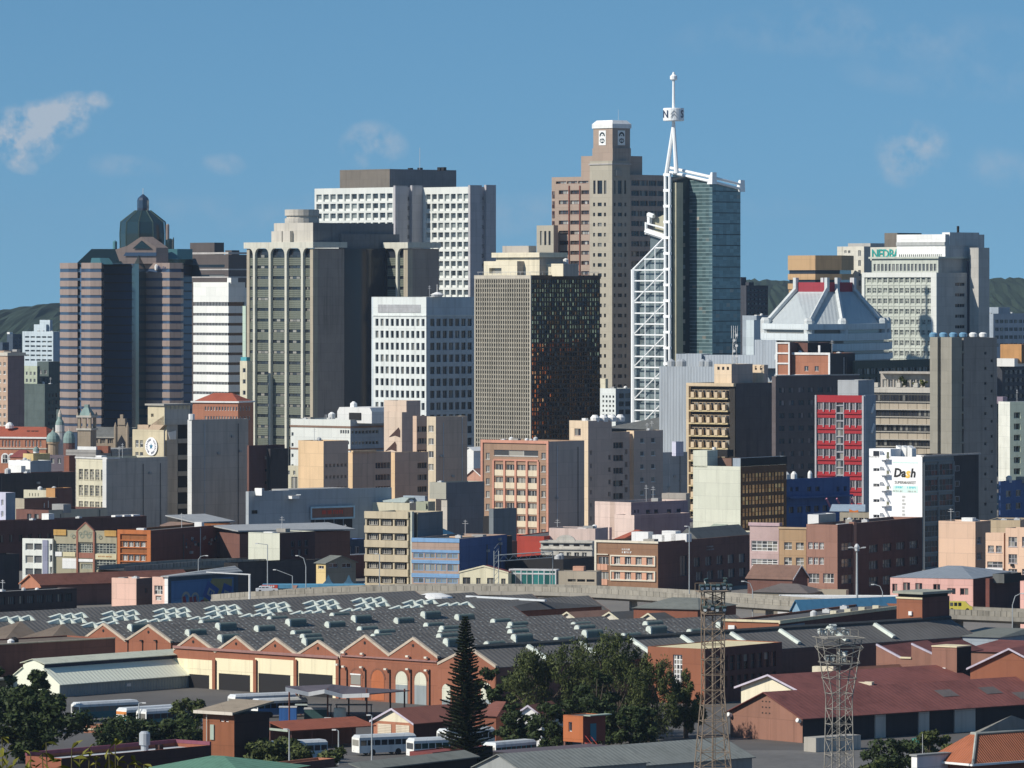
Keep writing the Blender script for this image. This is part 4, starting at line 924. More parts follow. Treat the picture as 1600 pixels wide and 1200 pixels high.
def concrete_slab_tower():
 D=1600;cc=mat('raw_concrete',(.27,.255,.21),stain=.2,streak=.3);sd=mat('raw_concrete_shaded',(.17,.165,.16),stain=.25,streak=.4)  # sd: same concrete, coloured darker for the shaded face
 b=B('apartment_tower','bare concrete slab tower with blue tanks on its roof',1453,1487,1559,527,D,46)
 xr=b.lx(1465,0);xr2=b.lx(1470,0);L,Rr,h=b.L,b.Rr,b.h;yb=b.ly(1503,0);yc=b.ly(1507,0)
 k=M();k.box(-L,xr,0,Rr,0,h);k.obj('wall',[cc],b.root)
 k=M();k.box(xr2,0,0,yb,0,h);k.obj('wall',[cc],b.root)
 rh=[q for g in((1536,1542),)for q in b.gr(1539,1543,1,.9,540,540+23.6*11,11,.2)]+b.gr(1549,1553,1,.9,552,552+23.6*11,11,.2)
 b.block(xr2,-.3,yc,Rr,0,h-.2,sd,sd,rh=rh,st=style(GLD(),sd,nx=0,d=.3,fw=.05),name='side_wall')
 k=M();k.box(xr,xr2,1.2,Rr-1,0,h-1);k.box(xr2+.1,-1.2,yb,yc,0,h-2);k.obj('recess',mat('recess_grey',(.08,.08,.08)),b.root)
 st=style(GLD(),cc,nx=0,d=-.02,fw=.1)
 for i in range(22):inst('window',win_mesh(xr2-xr-.1,1.1,st),b.root,(xr+.05,1.17,h-4.5-i*2.3))
 for i in range(11):k=M();k.box(-1.25,-.05,yb+.05,yc-.05,h-4.5-i*4.2,h-3.9-i*4.2);k.obj('landing',cc,b.root)
 bt=mat('blue_tank',(.16,.33,.48),rough=.5)
 for i in range(6):
  k=M();k.lathe([(1.1,h),(1.15,h+.3),(1.15,h+.9),(.6,h+1.3)],12,c=(-9.5+i*1.75,3+i*2.2));k.obj('water_tank',bt if i<4 else WHITE(),b.root)
concrete_slab_tower()
def banded_offices():
 D=1680;bg=mat('beige_panel',(.40,.345,.265),stain=.15,vary=.06);dk=GLD();fr=mat('dark_mullion',(.05,.048,.045))
 b=B('office_block','beige office block with dark ribbon windows and plants on its roof terrace',1361,1462,1480,606,D,28)
 L,Rr,h=b.L,b.Rr,b.h;m=M();m.box(-L+.5,-.2,.5,Rr,0,h-1);m.obj('core',dk,b.root)
 k=M();k.box(-L,0,0,Rr,b.zz(614),h);k.obj('parapet',mat('pale_stone',(.5,.47,.41)),b.root)
 for px in(1366,1401,1428):k=M();x=b.lx(px,0);k.box(x,x+1.2,-.1,1.2,h+.01,h+1.4);k.obj('parapet_pier',mat('pale_stone',(.5,.47,.41)),b.root)
 me=M();pw=L/7-.12;me.box(0,pw,0,.6,0,11*D/F);mm=me.mesh('spandrel',[bg])
 for f in range(6):
  z=b.zz(640+f*23.4)
  for i in range(7):inst('spandrel',mm,b.root,(-L+.06+i*L/7,0,z))
  k=M();k.box(-L-1,0,-.5,.3,z+11*D/F+.01,z+11*D/F+.2);k.box(-L-1,0,-.5,.3,z-.22,z-.01);k.obj('sun_shelf',mat('pale_stone',(.5,.47,.41)),b.root)
 wst=style(GLD(),fr,nx=2,d=.1,fw=.1)
 for f in range(7):
  z=b.zz(629+f*23.4)+.35
  for i in range(7):inst('window',win_mesh(L/7-.3,1.8,wst),b.root,(-L+.15+i*L/7,.3,z))
 b.sub(1376,1445,1475,584,6,mat('stone_render',(.30,.29,.27)),z0=h-1,lg=[(1378,1440,7,.8,592,606,1,.9)],st=style(GLP(),WHITE(),nx=1,d=.4));x=b.lx(1370,5)
 k=M();k.box(b.lx(1374,4),b.lx(1462,4),4,11,h+4,h+4.6);k.obj('terrace_canopy',mat('stone_render',(.30,.29,.27)),b.root)
 k=M();k.box(-L-5,-L-.02,3,Rr,0,h-2);k.obj('end_wall',mat('blue_grey_render',(.22,.27,.32)),b.root)
 return b,h
terrace,terrace_h=banded_offices()
def red_block():
 D=1620;red=mat('red_enamel',(.34,.014,.022),stain=.1,streak=.1,rough=.6);gy=mat('grey_trim',(.45,.44,.46));bl=mat('blue_grey_side',(.20,.25,.31),stain=.15)
 b=B('office_block','bright red panelled block with window rows and grey centre strip',1275,1350,1367,618,D,30)
 L,Rr,h=b.L,b.Rr,b.h;m=M();m.box(-L+.2,-.2,.45,Rr,0,h-.4);m.obj('core',GLP(),b.root)
 m=M();m.box(-.19,.3,.1,Rr,0,h+.1);m.obj('side_wall',bl,b.root)
 xa=b.lx(1307,0);xb=b.lx(1318,0);fl=24.3*D/F;bays=((-L+.5,xa-.2),(xb+.2,-.7))
 me=[]
 for(p,q)in bays:
  k=M();k.box(p,q,0,.7,0,fl*.52);k.box(p,q,-.35,-.005,fl*.26,fl*.36);me.append(k.mesh('spandrel',[red]))
 st=style(glass('red_block_glass',(.035,.033,.036),curtain=(.25,.2,.2),share=.2),gy,nx=2,d=.05,fw=.1)
 k=M();k.box(-L,0,-.05,.9,h-2.0,h);k.obj('parapet_panel',red,b.root)
 for f in range(8):
  z=h-2.0-fl*(f+1)
  for mm,(p,q)in zip(me,bays):
   inst('spandrel',mm,b.root,(0,0,z));w=(q-p)/3
   for i in range(3):inst('window',win_mesh(w-.2,fl*.46,st),b.root,(p+.1+i*w,.3,z+fl*.53))
   for i in(1,2):k=M();k.box(p+i*w-.13,p+i*w+.13,-.3,.3,z+fl*.40,z+fl*.98);k.obj('post',gy,b.root)
 k=M()
 for f in range(17):k.box(xa,xb,-.1,.3,h-3-f*fl/2,h-2.75-f*fl/2)
 k.box(xa-.2,xa,-.15,.6,0,h-2);k.box(xb,xb+.2,-.15,.6,0,h-2);k.obj('stair_strip_rails',gy,b.root)
 st2=style(GL(),gy,nx=1,d=.05)
 for f in range(16):inst('window',win_mesh(xb-xa-.1,fl/2-.35,st2),b.root,(xa+.05,.2,h-2.7-(f+1)*fl/2))
 k=M();k.box(-L-.25,-L+.25,-.3,.6,0,h);k.box(-.5,.02,-.3,.08,0,h);k.obj('edge_trim',gy,b.root)
 for f in range(2):
  k=M();y=Rr*.55;z=h-5-f*5.6;k.tube((.5,y,z),(.5,y+1.5,z+2.5),.35,6);k.obj('vent_pipe',WHITE(),b.root)
 b.sub(1309,1341,1366,594,5,mat('grey_plant_room',(.40,.42,.43),stain=.2),mat('slate_blue',(.2,.25,.3)),z0=h-.5)
red_block()
# -- middle distance, left half
BRICK=lambda:mat('red_brick',(.235,.085,.05),stain=.3,streak=.25)
BRICKD=lambda:mat('dark_brick',(.115,.06,.05),stain=.35,streak=.35)
CREAM=lambda:mat('cream_wall',(.60,.56,.42))
SHADE=lambda:mat('grey_render',(.26,.255,.245),stain=.3,streak=.45,scale=.12)
def scribble(w,h,seed=1,mt=None):
 """worn sign lettering too small to read: a line of short strokes"""
 r=random.Random(seed);m=M();x=0
 while x<w-.2:
  s=r.uniform(.2,.42);m.box(x,x+s*.45,-.03,0,0,h)
  if r.random()<.7:m.box(x+s*.45,x+s,-.03,0,r.choice((0,h*.4,h*.75)),r.choice((h*.25,h*.6,h))+.02 if False else h)
  x+=s+.14
 return m
def colonial():
 D=1950;s=D/F;br=mat('orange_brick',(.40,.17,.10),stain=.2);rf=mat('terracotta_roof',(.34,.085,.045),stain=.3,streak=.1,ribs=(.9,'X',.05));wh=WHITE()
 st=style(GLD(),wh,nx=1,d=.4)
 b=gable_house('brick_hall','red brick colonial hall with terracotta roof and arched windows',-60,72,104,684,667,D,18,br,rf,gable='right',hip=.12,lh=[(2,33,6,.55,688,698,1,1),(38,66,5,.55,688,698,1,1),(-58,-6,9,.55,688,698,1,1)],rh=[(76,100,4,.5,688,698,1,1)],st=st)
 b.band(683,685.5,.5,wh,'cornice');b.band(700,702,.3,mat('pale_stone',(.5,.47,.41)),'string_course')
 for px in(8,18.5,29,40):
  x=b.lx(px,0);k=M();z=b.zz(715)
  for i in range(8):
   a0,a1=R(180*i/8),R(180*(i+1)/8);k.q([(x+1.0*math.cos(a0),-.06,z+1.0*math.sin(a0)),(x+1.0*math.cos(a1),-.06,z+1.0*math.sin(a1)),(x+1.4*math.cos(a1),-.06,z+1.4*math.sin(a1)),(x+1.4*math.cos(a0),-.06,z+1.4*math.sin(a0))])
  k.box(x-1.4,x-1.0,-.1,.0,z-2,z);k.box(x+1.0,x+1.4,-.1,0,z-2,z);k.obj('arch',wh,b.root)
  inst('window',win_mesh(1.9,3.0,style(GLD(),wh,d=-.04,ny=1)),b.root,(x-.95,0,z-2))
 k=M();z=b.zr
 for px in(40,47,53):x=b.lx(px,4);k.box(x,x+1,5,6,z-3,z-1.2)
 kind(k.obj('roof_vents',DARK(),b.root),'stuff')
 k=M();x=b.lx(15,6);k.lathe([(1.4,z-.5),(1.5,z+.5),(.9,z+1.3),(.2,z+1.6)],10,c=(x,6));k.obj('cupola',wh,b.root)
 # entrance canopy with red hipped roof
 g=gable_house('porch_house','little red hipped roof in front of the brick hall',16,44,55,713,703,1900,30,br,mat('maroon_tile',(.20,.05,.045),stain=.3),gable='right',hip=.3)
 def domed(name,label,px,D,base_y,parts,n=12):
  t=thing(name,label,'dome',((px-800)*D/F,D,0));s=D/F;Z=lambda py:H-(py-YH)*s
  for nm,prof,mt in parts:
   k=M();k.lathe([(r*s,Z(y))for r,y in prof],n);k.obj(nm,mt,t,smooth=False)
 stone=mat('pale_stone',(.5,.47,.41));cop=mat('verdigris_sheet',(.22,.31,.29),stain=.35,streak=.3)
 domed('domed_tower','slender pale stone cupola tower with small lantern',93.5,1960,700,[('shaft',[(8,720),(8,676),(7.2,675),(7.2,664)],mat('white_stone',(.62,.62,.60))),('columns',[(8.3,676),(8.3,674)],stone),('dome',[(7,664),(6.2,659),(3.6,655),(3,651)],cop),('lantern',[(3,651),(3,647),(2.2,645),(.5,640)],stone)])
 domed('domed_tower','fat verdigris dome with round clock window',83,1900,700,[('shaft',[(8,730),(8,694),(10,693),(10,690)],mat('ochre_wall',(.40,.30,.2))),('dome',[(10.5,690),(10.8,686),(9.5,681),(6.5,677),(3,675),(2,672.5)],cop),('finial',[(.8,673),(.5,668)],stone)])
 domed('domed_tower','low verdigris dome beside the stone gothic hall',108,1930,700,[('shaft',[(9,730),(9,692)],BRICKD()),('dome',[(9.5,692),(9.3,684),(7,677),(3,673.5)],cop),('finial',[(1,674),(.5,669)],stone)])
 domed('domed_turret','tiny white turret with grey dome on a yellow flat roof',56.5,1800,710,[('shaft',[(4.5,720),(4.5,705)],wh),('dome',[(5.2,705),(4.5,701),(2,698)],cop)])
colonial()
def gothic():
 D=1960;s=D/F;stn=mat('brown_stone',(.33,.27,.2),stain=.3);rf=mat('grey_slate',(.13,.135,.13),stain=.3);st=style(GLD(),stn,nx=2,d=.4,fw=.15)
 b=gable_house('stone_hall','grey stone gothic hall with gabled bay and pinnacled tower',138,206,216,683,668,D,15,stn,rf,gable='right',lh=[(143,178,3,.7,686,693,1,1)],st=st)
 b.band(683,685,.35,mat('pale_stone',(.5,.47,.41)),'cornice')
 # gabled bay
 k=M();x0=b.lx(181,-1);x1=b.lx(200,-1);z0=b.zz(676);zt=b.zz(664)
 k.ext([(x0,-1.4,0),(x1,-1.4,0),(x1,-1.4,z0),((x0+x1)/2+1.2,-1.4,zt),((x0+x1)/2-1.2,-1.4,zt),(x0,-1.4,z0)],(0,4,0));xm=(x0+x1)/2
 k.box(xm-1.3,xm+1.3,-1.7,0,zt,zt+2.2);k.box(xm-.5,xm+.5,-1.5,-.5,zt+2.2,zt+3.6)
 for x in(x0,x1):k.tube((x,-1.4,0),(x,-1.4,z0+2.2),.5,6);k.tube((x,-1.4,z0+2.2),(x,-1.4,z0+3.6),.45,6,r2=.05)
 k.obj('gabled_bay',stn,b.root);k=M();k.ext([(xm-1.4,-1.5,z0-6.5),(xm+1.4,-1.5,z0-6.5),(xm+1.4,-1.5,z0-3.2),(xm,-1.5,z0-.8),(xm-1.4,-1.5,z0-3.2)],(0,.05,0));k.obj('arched_window',GLD(),b.root)
 # tower with steep cap
 t=thing('stone_tower','square stone clock turret with steep cap and corner pinnacles','tower',((136-800)*1940/F,1940,0),R(-20));s=1940/F;Z=lambda py:H-(py-YH)*s;w=11*s
 k=M();k.box(-w,w,-w,w,0,Z(672));k.obj('shaft',stn,t);k=M();k.box(-w-.4,w+.4,-w-.4,w+.4,Z(672),Z(669));k.box(-w-.4,w+.4,-w-.4,w+.4,Z(652),Z(649));k.obj('cornice',mat('pale_stone',(.5,.47,.41)),t)
 k=M()
 for x in(-1,1):
  for y in(-1,1):k.box(x*w-(.9 if x>0 else 0),x*w+(0 if x>0 else .9),y*w-(.9 if y>0 else 0),y*w+(0 if y>0 else .9),Z(669),Z(652));k.tube((x*w,y*w,Z(649)),(x*w,y*w,Z(644)),.5,5,r2=.1)
 k.box(-.6,.6,-w,-w+.8,Z(669),Z(652));k.obj('belfry',stn,t)
 k=M();k.loft([(-w*.9,-w*.9,Z(649)),(w*.9,-w*.9,Z(649)),(w*.9,w*.9,Z(649)),(-w*.9,w*.9,Z(649))],[(-w*.35,-w*.35,Z(637)),(w*.35,-w*.35,Z(637)),(w*.35,w*.35,Z(637)),(-w*.35,w*.35,Z(637))]);k.box(-w*.3,w*.3,-w*.3,w*.3,Z(637),Z(632));k.obj('cap',mat('verdigris_sheet',(.22,.31,.29)),t)
 for(px,py,r)in((113,668,2.5),(119,674,2),(206,668,1.6)):
  pass
 # flat canopies in front
 b=B('low_shed','flat grey corrugated canopy below the gothic hall',103,150,212,703,1760,25);m=mat('grey_sheet',(.30,.29,.27),ribs=(1.2,'Z',.1),stain=.3);b.main(m,mat('grey_sheet2',(.30,.29,.27),ribs=(1.2,'Z',.1),stain=.3),roof=ROOFL(),par=.1)
 b.sub(150,169,173,697,3,BRICK(),z0=b.h-1);b.sub(121,150,152,698,1,WHITE(),z0=b.h-.2,par=.1)
 b=B('low_house','low mauve roofed house under the domed towers',62,100,118,712,1700,30);b.main(mat('mauve_slate',(.12,.1,.12)),BRICK(),lh=b.gl(66,98,3,.5,716,724,1,1));b.sub(100,108,113,712,-2,BRICK(),z0=0)
gothic()
def left_mid():
 # white stepped block and yellow wall
 b=B('low_building','white stepped parapet building with slate side wall',13,47,80,720,1640,46);b.main(WHITE(),mat('slate_blue',(.20,.25,.30)),z0=0,par=1.4);b.sub(13,33,40,728,-3,WHITE(),z0=0);b.sub(36,52,78,709,6,mat('yellow_wall',(.62,.47,.22)),z0=b.h-2)
 b=B('low_building','dark long warehouse roof edge at far left under the white stepped parapet',-40,-20,118,741,1580,46);b.main(BRICKD(),mat('black_wall',(.035,.032,.035),stain=.4));b.clutter(3,2)
 b=B('low_building','low cream block with small orange end and dark brick side',37,78,113,766,1520,30);b.main(CREAM(),mat('dark_brick',(.115,.06,.05)),lh=b.gl(44,62,4,.3,770,776,1,.8));b.sub(72,86,112,763,-1,mat('orange_render',(.56,.30,.12)),BRICKD(),z0=0)
 b=B('brick_warehouse','small tan gabled block on the dark roofs at left',24,38,90,779,1490,46);b.main(mat('tan_pier',(.46,.39,.27)),BRICKD())
 b=B('apartment_block','violet shaded white flats at the left edge',-26,9,24,770,1440,35);b.main(mat('white_blue_render',(.60,.60,.72)),mat('slate_blue',(.2,.25,.3)),lh=b.gl(-18,8,3,.4,776,812,2,.5),st=style(GL(),WHITE()))
 b=B('low_building','low dark shop with pale cream parapet below the cream building',25,76,168,797,1470,40);b.main(BRICKD(),mat('cream_strip',(.50,.46,.36)),lh=b.gl(40,74,3,.6,803,812,1,1));b.clutter(2,9)
 # cream three-storey front with blank slate side
 b=B('office_block','cream building with three rows of tall five-pane windows',119,167.5,262,716,1540,46);st=style(GLP(),mat('cream_frame',(.5,.46,.34)),nx=1,ny=3,d=.3,sill=.12)
 b.main(CREAM(),SHADE(),lh=b.gl(122,165,5,.74,729,804.5,3,.66),st=st)
 k=M();k.box(-1.6,-.01,-.3,-.01,0,b.h+.3);k.obj('edge_pier',mat('white_stone',(.62,.62,.60)),b.root);b.band(715,717.5,.25,mat('white_stone',(.62,.62,.60)),'coping',y1=4)
 # tall stair building with the round sign
 D=1600;b=B('office_block','tan stair tower block with overhanging flat roof and sloping stair wall',231,257,297,634,D,46);tan=mat('tan_plaster',(.56,.49,.34),stain=.25);L,Rr,h=b.L,b.Rr,b.h
 y1=b.ly(279,0);zb=b.zz(664);b.block(-L,0,0,Rr,zb,h,tan,SHADE(),lh=b.gl(235,241,1,.7,646,652,1,.9),st=style(GLD(),tan),name='head_wall',par=.2)
 k=M();k.box(-L-.6,.5,-.6,Rr+.6,h+.01,h+.5);k.obj('roof_slab',CONC(),b.root)
 k=M()
 for i in range(6):k.box(-.6,.2,Rr*(.08+.16*i),Rr*(.08+.16*i)+1.0,h-1.0,h-.02)
 kind(k.obj('roof_brackets',tan,b.root),'stuff')
 b.block(-L*.45,-.4,1.2,y1,0,zb,tan,SHADE(),name='stair_wall',par=.0)
 k=M();za,zc=b.zz(664),b.zz(690);k.ext([(-L*.8,0,za),(-.2,0,za+2.6),(-.2,0,za),(-L*.98,0,zc),(-L*1.5,0,zc)],(0,1.1,0));k.obj('stair_flank',mat('pink_plaster',(.50,.38,.27)),b.root)
 k=M();k.ext([(-.1,1.3,b.zz(676)),(-.1,4.2,b.zz(673)),(-.1,4.2,b.zz(687)),(-.1,2.0,b.zz(687))],(.12,0,0));k.obj('wall_patch',WHITE(),b.root)
 # open balconies
 k=M();k.box(-4,-1.8,y1,Rr+1,0,zb);k.obj('balcony_recess',DARK(),b.root)
 for i in range(6):k=M();z=zb-5.2-i*4.55;k.box(-1.8,-.15,y1+.02,Rr-.1,z,z+1.25);k.obj('balcony',CONC(),b.root)
 # lower wing with windows and the round sign
 x0,x1,y0,yy1,z1=b.sub(207,256,258,672,-3.2,tan,SHADE(),z0=0,lg=[(210.5,224.5,2,.72,684,740,3,.6)],st=style(GLP(),WHITE(),nx=0,ny=1),name='wing_wall')
 b.sub(215,232,240,664,2,mat('pink_plaster',(.50,.38,.27)),z0=z1-1)
 sx=b.lx(237,-3.4);sz=b.zz(697.5,sx,-3.4);t=thing('round_sign','white round painted sign with a blue star on the tan stair block','sign',b.root.matrix_basis@Vector((sx,-3.45,sz)),-b.a)
 k=M();k.tube((0,0,0),(0,-.16,0),2.55,28);k.obj('disc',mat('sign_white',(.80,.80,.80),stain=.04),t)
 k=M();pts=[]
 for i in range(10):a=R(90+36*i);r=.95 if i%2==0 else .4;pts.append((r*math.cos(a),-.2,r*math.sin(a)))
 k.ext(pts,(0,.05,0));k.obj('star',mat('star_blue',(.03,.16,.27),stain=.02),t)
 k=M();r_=random.Random(4)
 for i in range(26):
  a=R(i*360/26);c,s_=math.cos(a),math.sin(a)
  if i%13 in(5,6):continue
  h2=.3;w2=r_.uniform(.07,.17)
  p=Vector((1.85*c,-.2,1.85*s_));u=Vector((-s_,0,c))*w2;v=Vector((c,0,s_))*h2
  k.q([p-u-v,p+u-v,p+u+v,p-u+v])
 kind(k.obj('ring_lettering',mat('sign_navy',(.03,.05,.10)),t),'stuff')
 # wide blank slate building to the right of it
 b=B('apartment_block','tall blank grey-brown party wall beside the open balconies',293,299.5,388,656,1590,46);b.main(mat('white_stone',(.62,.62,.60)),mat('grey_brown_render',(.25,.24,.225),stain=.25,streak=.4,scale=.1),par=.4)
 b.sub(340,352,375,664,6,DARK(),z0=b.h-2)if False else None
 k=M();k.tube((-.6,.5,b.h),(-.6,.5,b.h+1.6),.9,8);k.obj('vent',WHITE(),b.root)
 # red roofed brick block behind
 g=gable_house('brick_block','orange brick block with red hipped roof and two rows of small windows',301,372,396,628,614,1900,22,mat('orange_brick',(.40,.17,.10)),mat('terracotta_roof',(.34,.085,.045)),gable='right',hip=.3,lh=[(319,381-9,12,.6,635,642,1,.9),(319,372,12,.6,650,657,1,.9)],rh=[(374,392,4,.5,635,642,1,.9),(374,392,4,.5,650,657,1,.9)],st=style(GLP(),WHITE(),nx=0,d=.25));g.band(627,629.5,.5,WHITE(),'eaves')
 # dark brown block and small cream one
 b=B('office_block','dark maroon block with a black side between the party wall and the peach flats',386,389,445,696,1570,46);b.main(BRICKD(),mat('maroon_render',(.07,.035,.035),stain=.3));k=M();y=b.ly(417,0);k.box(.01,1.4,y,b.Rr,0,b.h-1);k.obj('black_bay',mat('black_wall',(.035,.032,.035)),b.root)
 for j in range(5):inst('window',win_mesh(1.2,1.0,style(GLD(),BRICKD(),d=-.02,nx=0)),b.root,(0,b.ly(413,0),b.h-4-j*3.4),(0,0,R(90)))
 b=B('apartment_block','little cream house front with two windows left of the peach flats',444,466,474,728,1640,30);b.main(CREAM(),lh=b.gl(447,464,2,.4,735,742,1,.9)+b.gl(454,466,1,.8,745,765,1,1))
left_mid()
def centre_left():
 wh=mat('white_concrete',(.70,.72,.68));sl=mat('slate_blue',(.20,.25,.30))
 b=B('office_block','white and grey office block with rounded rooftop plant and blue-grey side',454,547.5,603,656,1660,40)
 st=style(GLD(),wh,nx=0,d=.3)
 b.main(wh,sl,lh=b.gl(531,546,4,.7,671.5,678,1,.9)+b.gl(531,546,4,.7,689,695,1,.9)+b.gl(455,459,1,.8,670,770,6,.35),rh=b.gr(549,592,8,.85,672,678,1,.9)+b.gr(549,592,8,.85,689,695,1,.9)+b.gr(549,592,8,.85,706,712,1,.9),st=st,par=1.2)
 for(ya,yb)in((666,669),(701.5,704)):b.band(ya,yb,.15,mat('rust_band',(.22,.14,.10)),'string_course')
 k=M();x0=b.lx(527,2.5);x1=b.lx(581,2.5);z0=b.h-1;zt=b.zz(637,x1,2.5);w=13
 pr=[(x0,z0),(x1,z0),(x1,zt-1.2),(x1-.8,zt),(x0+.8,zt),(x0,zt-1.2)]
 k.ext([(p[0],2.5,p[1])for p in pr],(0,w,0));k.obj('rooftop_plant',mat('white_sheet',(.66,.66,.64),stain=.1),b.root)
 k=M();k.box(b.lx(546,2.4),b.lx(564,2.4),2.2,2.48,z0+1,z0+3);k.obj('plant_door',DARK(),b.root)
 for px in(515,549):k=M();x=b.lx(px,4);k.lathe([(1,b.h),(1,b.h+(1.5 if px<530 else 4.6)),(.3,b.h+(2 if px<530 else 5.2))],8,c=(x,5));k.obj('roof_vent',WHITE(),b.root)
 k=M()
 for i in range(5):x=b.lx(508+i*2.4,3);k.tube((x,3,b.h-.5),(x,3,b.h+1.3),.1,4)
 kind(k.obj('roof_rails',STEEL(),b.root),'stuff')
 # peach flats, stepping back to the right
 pe=mat('peach_render',(.66,.47,.28),stain=.12);ps=mat('shaded_render',(.29,.235,.20),stain=.2);st=style(GLD(),ps,nx=1,d=.3)  # ps: the peach paint turned brown to paint its shaded walls
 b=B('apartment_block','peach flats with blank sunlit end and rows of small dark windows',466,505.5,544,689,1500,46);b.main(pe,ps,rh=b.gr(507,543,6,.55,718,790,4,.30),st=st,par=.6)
 b.sub(482,512,519,686,4,mat('stone_render',(.30,.29,.27)),z0=b.h-1)if False else None
 k=M();x=b.lx(516,1);b.sub(478,484,518,688.5,1.5,mat('stone_render',(.30,.29,.27)),z0=b.h-5,par=.2)if False else None
 b=B('apartment_block','second peach flats set back, narrow sunlit end and blank wall in shade colour',540,551,611,707,1525,46);b.main(pe,ps,rh=b.gr(586,610,1,.94,718,792,4,.5),st=style(GLD(),ps,nx=4,d=.4),par=.6)
 k=M();k.box(-.3,.5,-.3,b.ly(586,0),b.h+.01,b.h+.5);k.obj('coping',pe,b.root)
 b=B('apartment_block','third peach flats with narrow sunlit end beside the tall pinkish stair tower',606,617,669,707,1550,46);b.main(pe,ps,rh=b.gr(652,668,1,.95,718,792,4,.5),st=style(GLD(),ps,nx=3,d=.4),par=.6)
 b=B('apartment_block','tall tan flats with sunlit bay windows and broad blank side in shade colour',667,681,730,651,1580,46);b.main(mat('sand_render',(.58,.49,.36),stain=.12),ps,lh=b.gl(669,678,1,.9,660,740,4,.5),st=style(GLP(),WHITE(),nx=1),par=.6)
 b=B('apartment_block','pinkish stair tower with stepped wall and brown shaded side above the peach flats',600,635,657,626,1620,46);pk=mat('pale_pink_render',(.60,.48,.38),stain=.12);b.main(pk,mat('brown_shade_render',(.27,.22,.20)),par=.6)  # side is the pink render browned for shade
 x0,x1,y0,y1,z1=b.sub(601,628,640,644,-2,pk,mat('brown_shade_render',(.27,.22,.20)),z0=0,name='lower_wall')
 for(py,dx)in((675,0),(697,-1.5)):
  k=M();z=b.zz(py);k.ext([(-5+dx,-2.1,z-1.5),(-1+dx,-2.1,z+1.3),(-.4+dx,-2.1,z+.4),(-.4+dx,-2.1,z-1.5),(-2.5+dx,-2.1,z-1.0)],(0,.08,0));k.obj('stair_opening',mat('rust_dark',(.06,.03,.025)),b.root)
 b.sub(650,658,669,650,6,ps,z0=0,rg=[(660,668,1,.95,665,705,2,.5)],name='rear_wall',st=style(GLD(),ps,nx=2))
 b=B('apartment_block','shade-coloured flats with bands of dark windows linking the stair tower and the tan flats',645,651,668,650,1600,46);b.main(ps,rh=b.gr(652,668,1,.95,661,735,4,.5),st=style(GLD(),ps,nx=3,d=.4),par=.5)
 # small white pitched bit and peach gable between tan flats and egg-crate tower
 g=gable_house('gabled_house','white pitched roof peeping out behind the tan flats',726,740,756,704,699,1700,40,WHITE(),WHITE(),gable='left')
 g=gable_house('gabled_house','pink ornate gable beside the pink framed offices',728,752,768,744,733,1600,30,mat('salmon_wall',(.55,.31,.23)),mat('salmon_roof',(.40,.2,.14)),gable='left',trim=WHITE())
 # long grey-blue wall with the framed sign
 gb=mat('grey_blue_wall',(.235,.27,.30),stain=.2,streak=.3)
 b=B('warehouse','long low grey-blue warehouse wall carrying the framed sign',384,388.5,612,768,1440,50);b.main(gb,gb,rh=b.gr(392,404,1,.8,797,803,1,.9),st=style(GLD(),fw=0))
 for(p0,p1,p2,y,d)in((398,409,413,763,2),(420,428,445,767,9),(440,456,470,774,12)):b.sub(p0,p1,p2,y,d,WHITE(),gb,z0=b.h-1)
 for(pa,pb)in((455,550),):k=M();k.box(-8,-1,b.ly(pa,0),b.ly(pb,0),b.h-.85,b.h+.15);k.obj('pale_roof_edge',ROOFL(),b.root)
 y0=b.ly(486,.4);y1=b.ly(553,.4);za=b.zz(793,.4,y0);zb_=b.zz(811,.4,y0)
 t=thing('framed_sign','rust brown sign board in a pale blue frame with red lettering','sign',b.root.matrix_basis@Vector((.05,y0,zb_)),-b.a+R(90));W_,H_=y1-y0,za-zb_
 k=M();k.box(0,W_,-.35,0,0,H_);k.obj('board',mat('rust_board',(.23,.12,.085),stain=.3),t)
 k=M();k.box(-.2,W_+.2,-.55,-.36,H_-.25,H_+.2);k.box(-.2,W_+.2,-.55,-.36,-.2,.25);k.box(-.2,.2,-.55,-.36,.25,H_-.25);k.box(W_-.2,W_+.2,-.55,-.36,.25,H_-.25);k.obj('frame',mat('pale_blue_frame',(.42,.60,.68)),t)
 redp=mat('sign_red',(.55,.06,.03),stain=.05)
 for(fx,w)in((.26,.23),(.52,.21)):kind(scribble(W_*w,H_*.34,int(fx*100)).obj('lettering',redp,t,(W_*fx,-.38,H_*.38)),'stuff')
 k=M()
 for i in range(9):k.box(W_*(.02+.11*i),W_*(.02+.11*i)+(1.6 if i%2 else .9),-.3,0,-3.0,-.25)
 kind(k.obj('shop_openings',DARK(),t),'stuff')
 # roofs between that wall and the tan five-storey block
 b=B('low_building','low pale roofed store behind the tan five-storey block',575,640,668,786,1460,30);b.main(CREAM(),SHADE(),roof=ROOFL());b.sub(650,669,680,784,-2,mat('sage_wall',(.36,.38,.28)),z0=0,lg=[(665,669,1,.8,787,796,1,1)],st=style(GLD(),fw=0));k=M();x=b.lx(605,3)
 k.ext([(b.lx(588,3),2,b.h),(b.lx(635,3),2,b.h),(b.lx(642,3),2,b.h+1.2),(b.lx(633,3),2,b.h+1.4)],(0,6,0));k.obj('pale_canopy',mat('pale_aqua',(.45,.52,.50)),b.root)
 b.sub(630,664,668,775,5,mat('slate_blue',(.2,.25,.3)),z0=b.h-1);k=M()
 # slate block with pale end
 sl2=mat('dark_slate_wall',(.11,.125,.135),stain=.2,streak=.3)
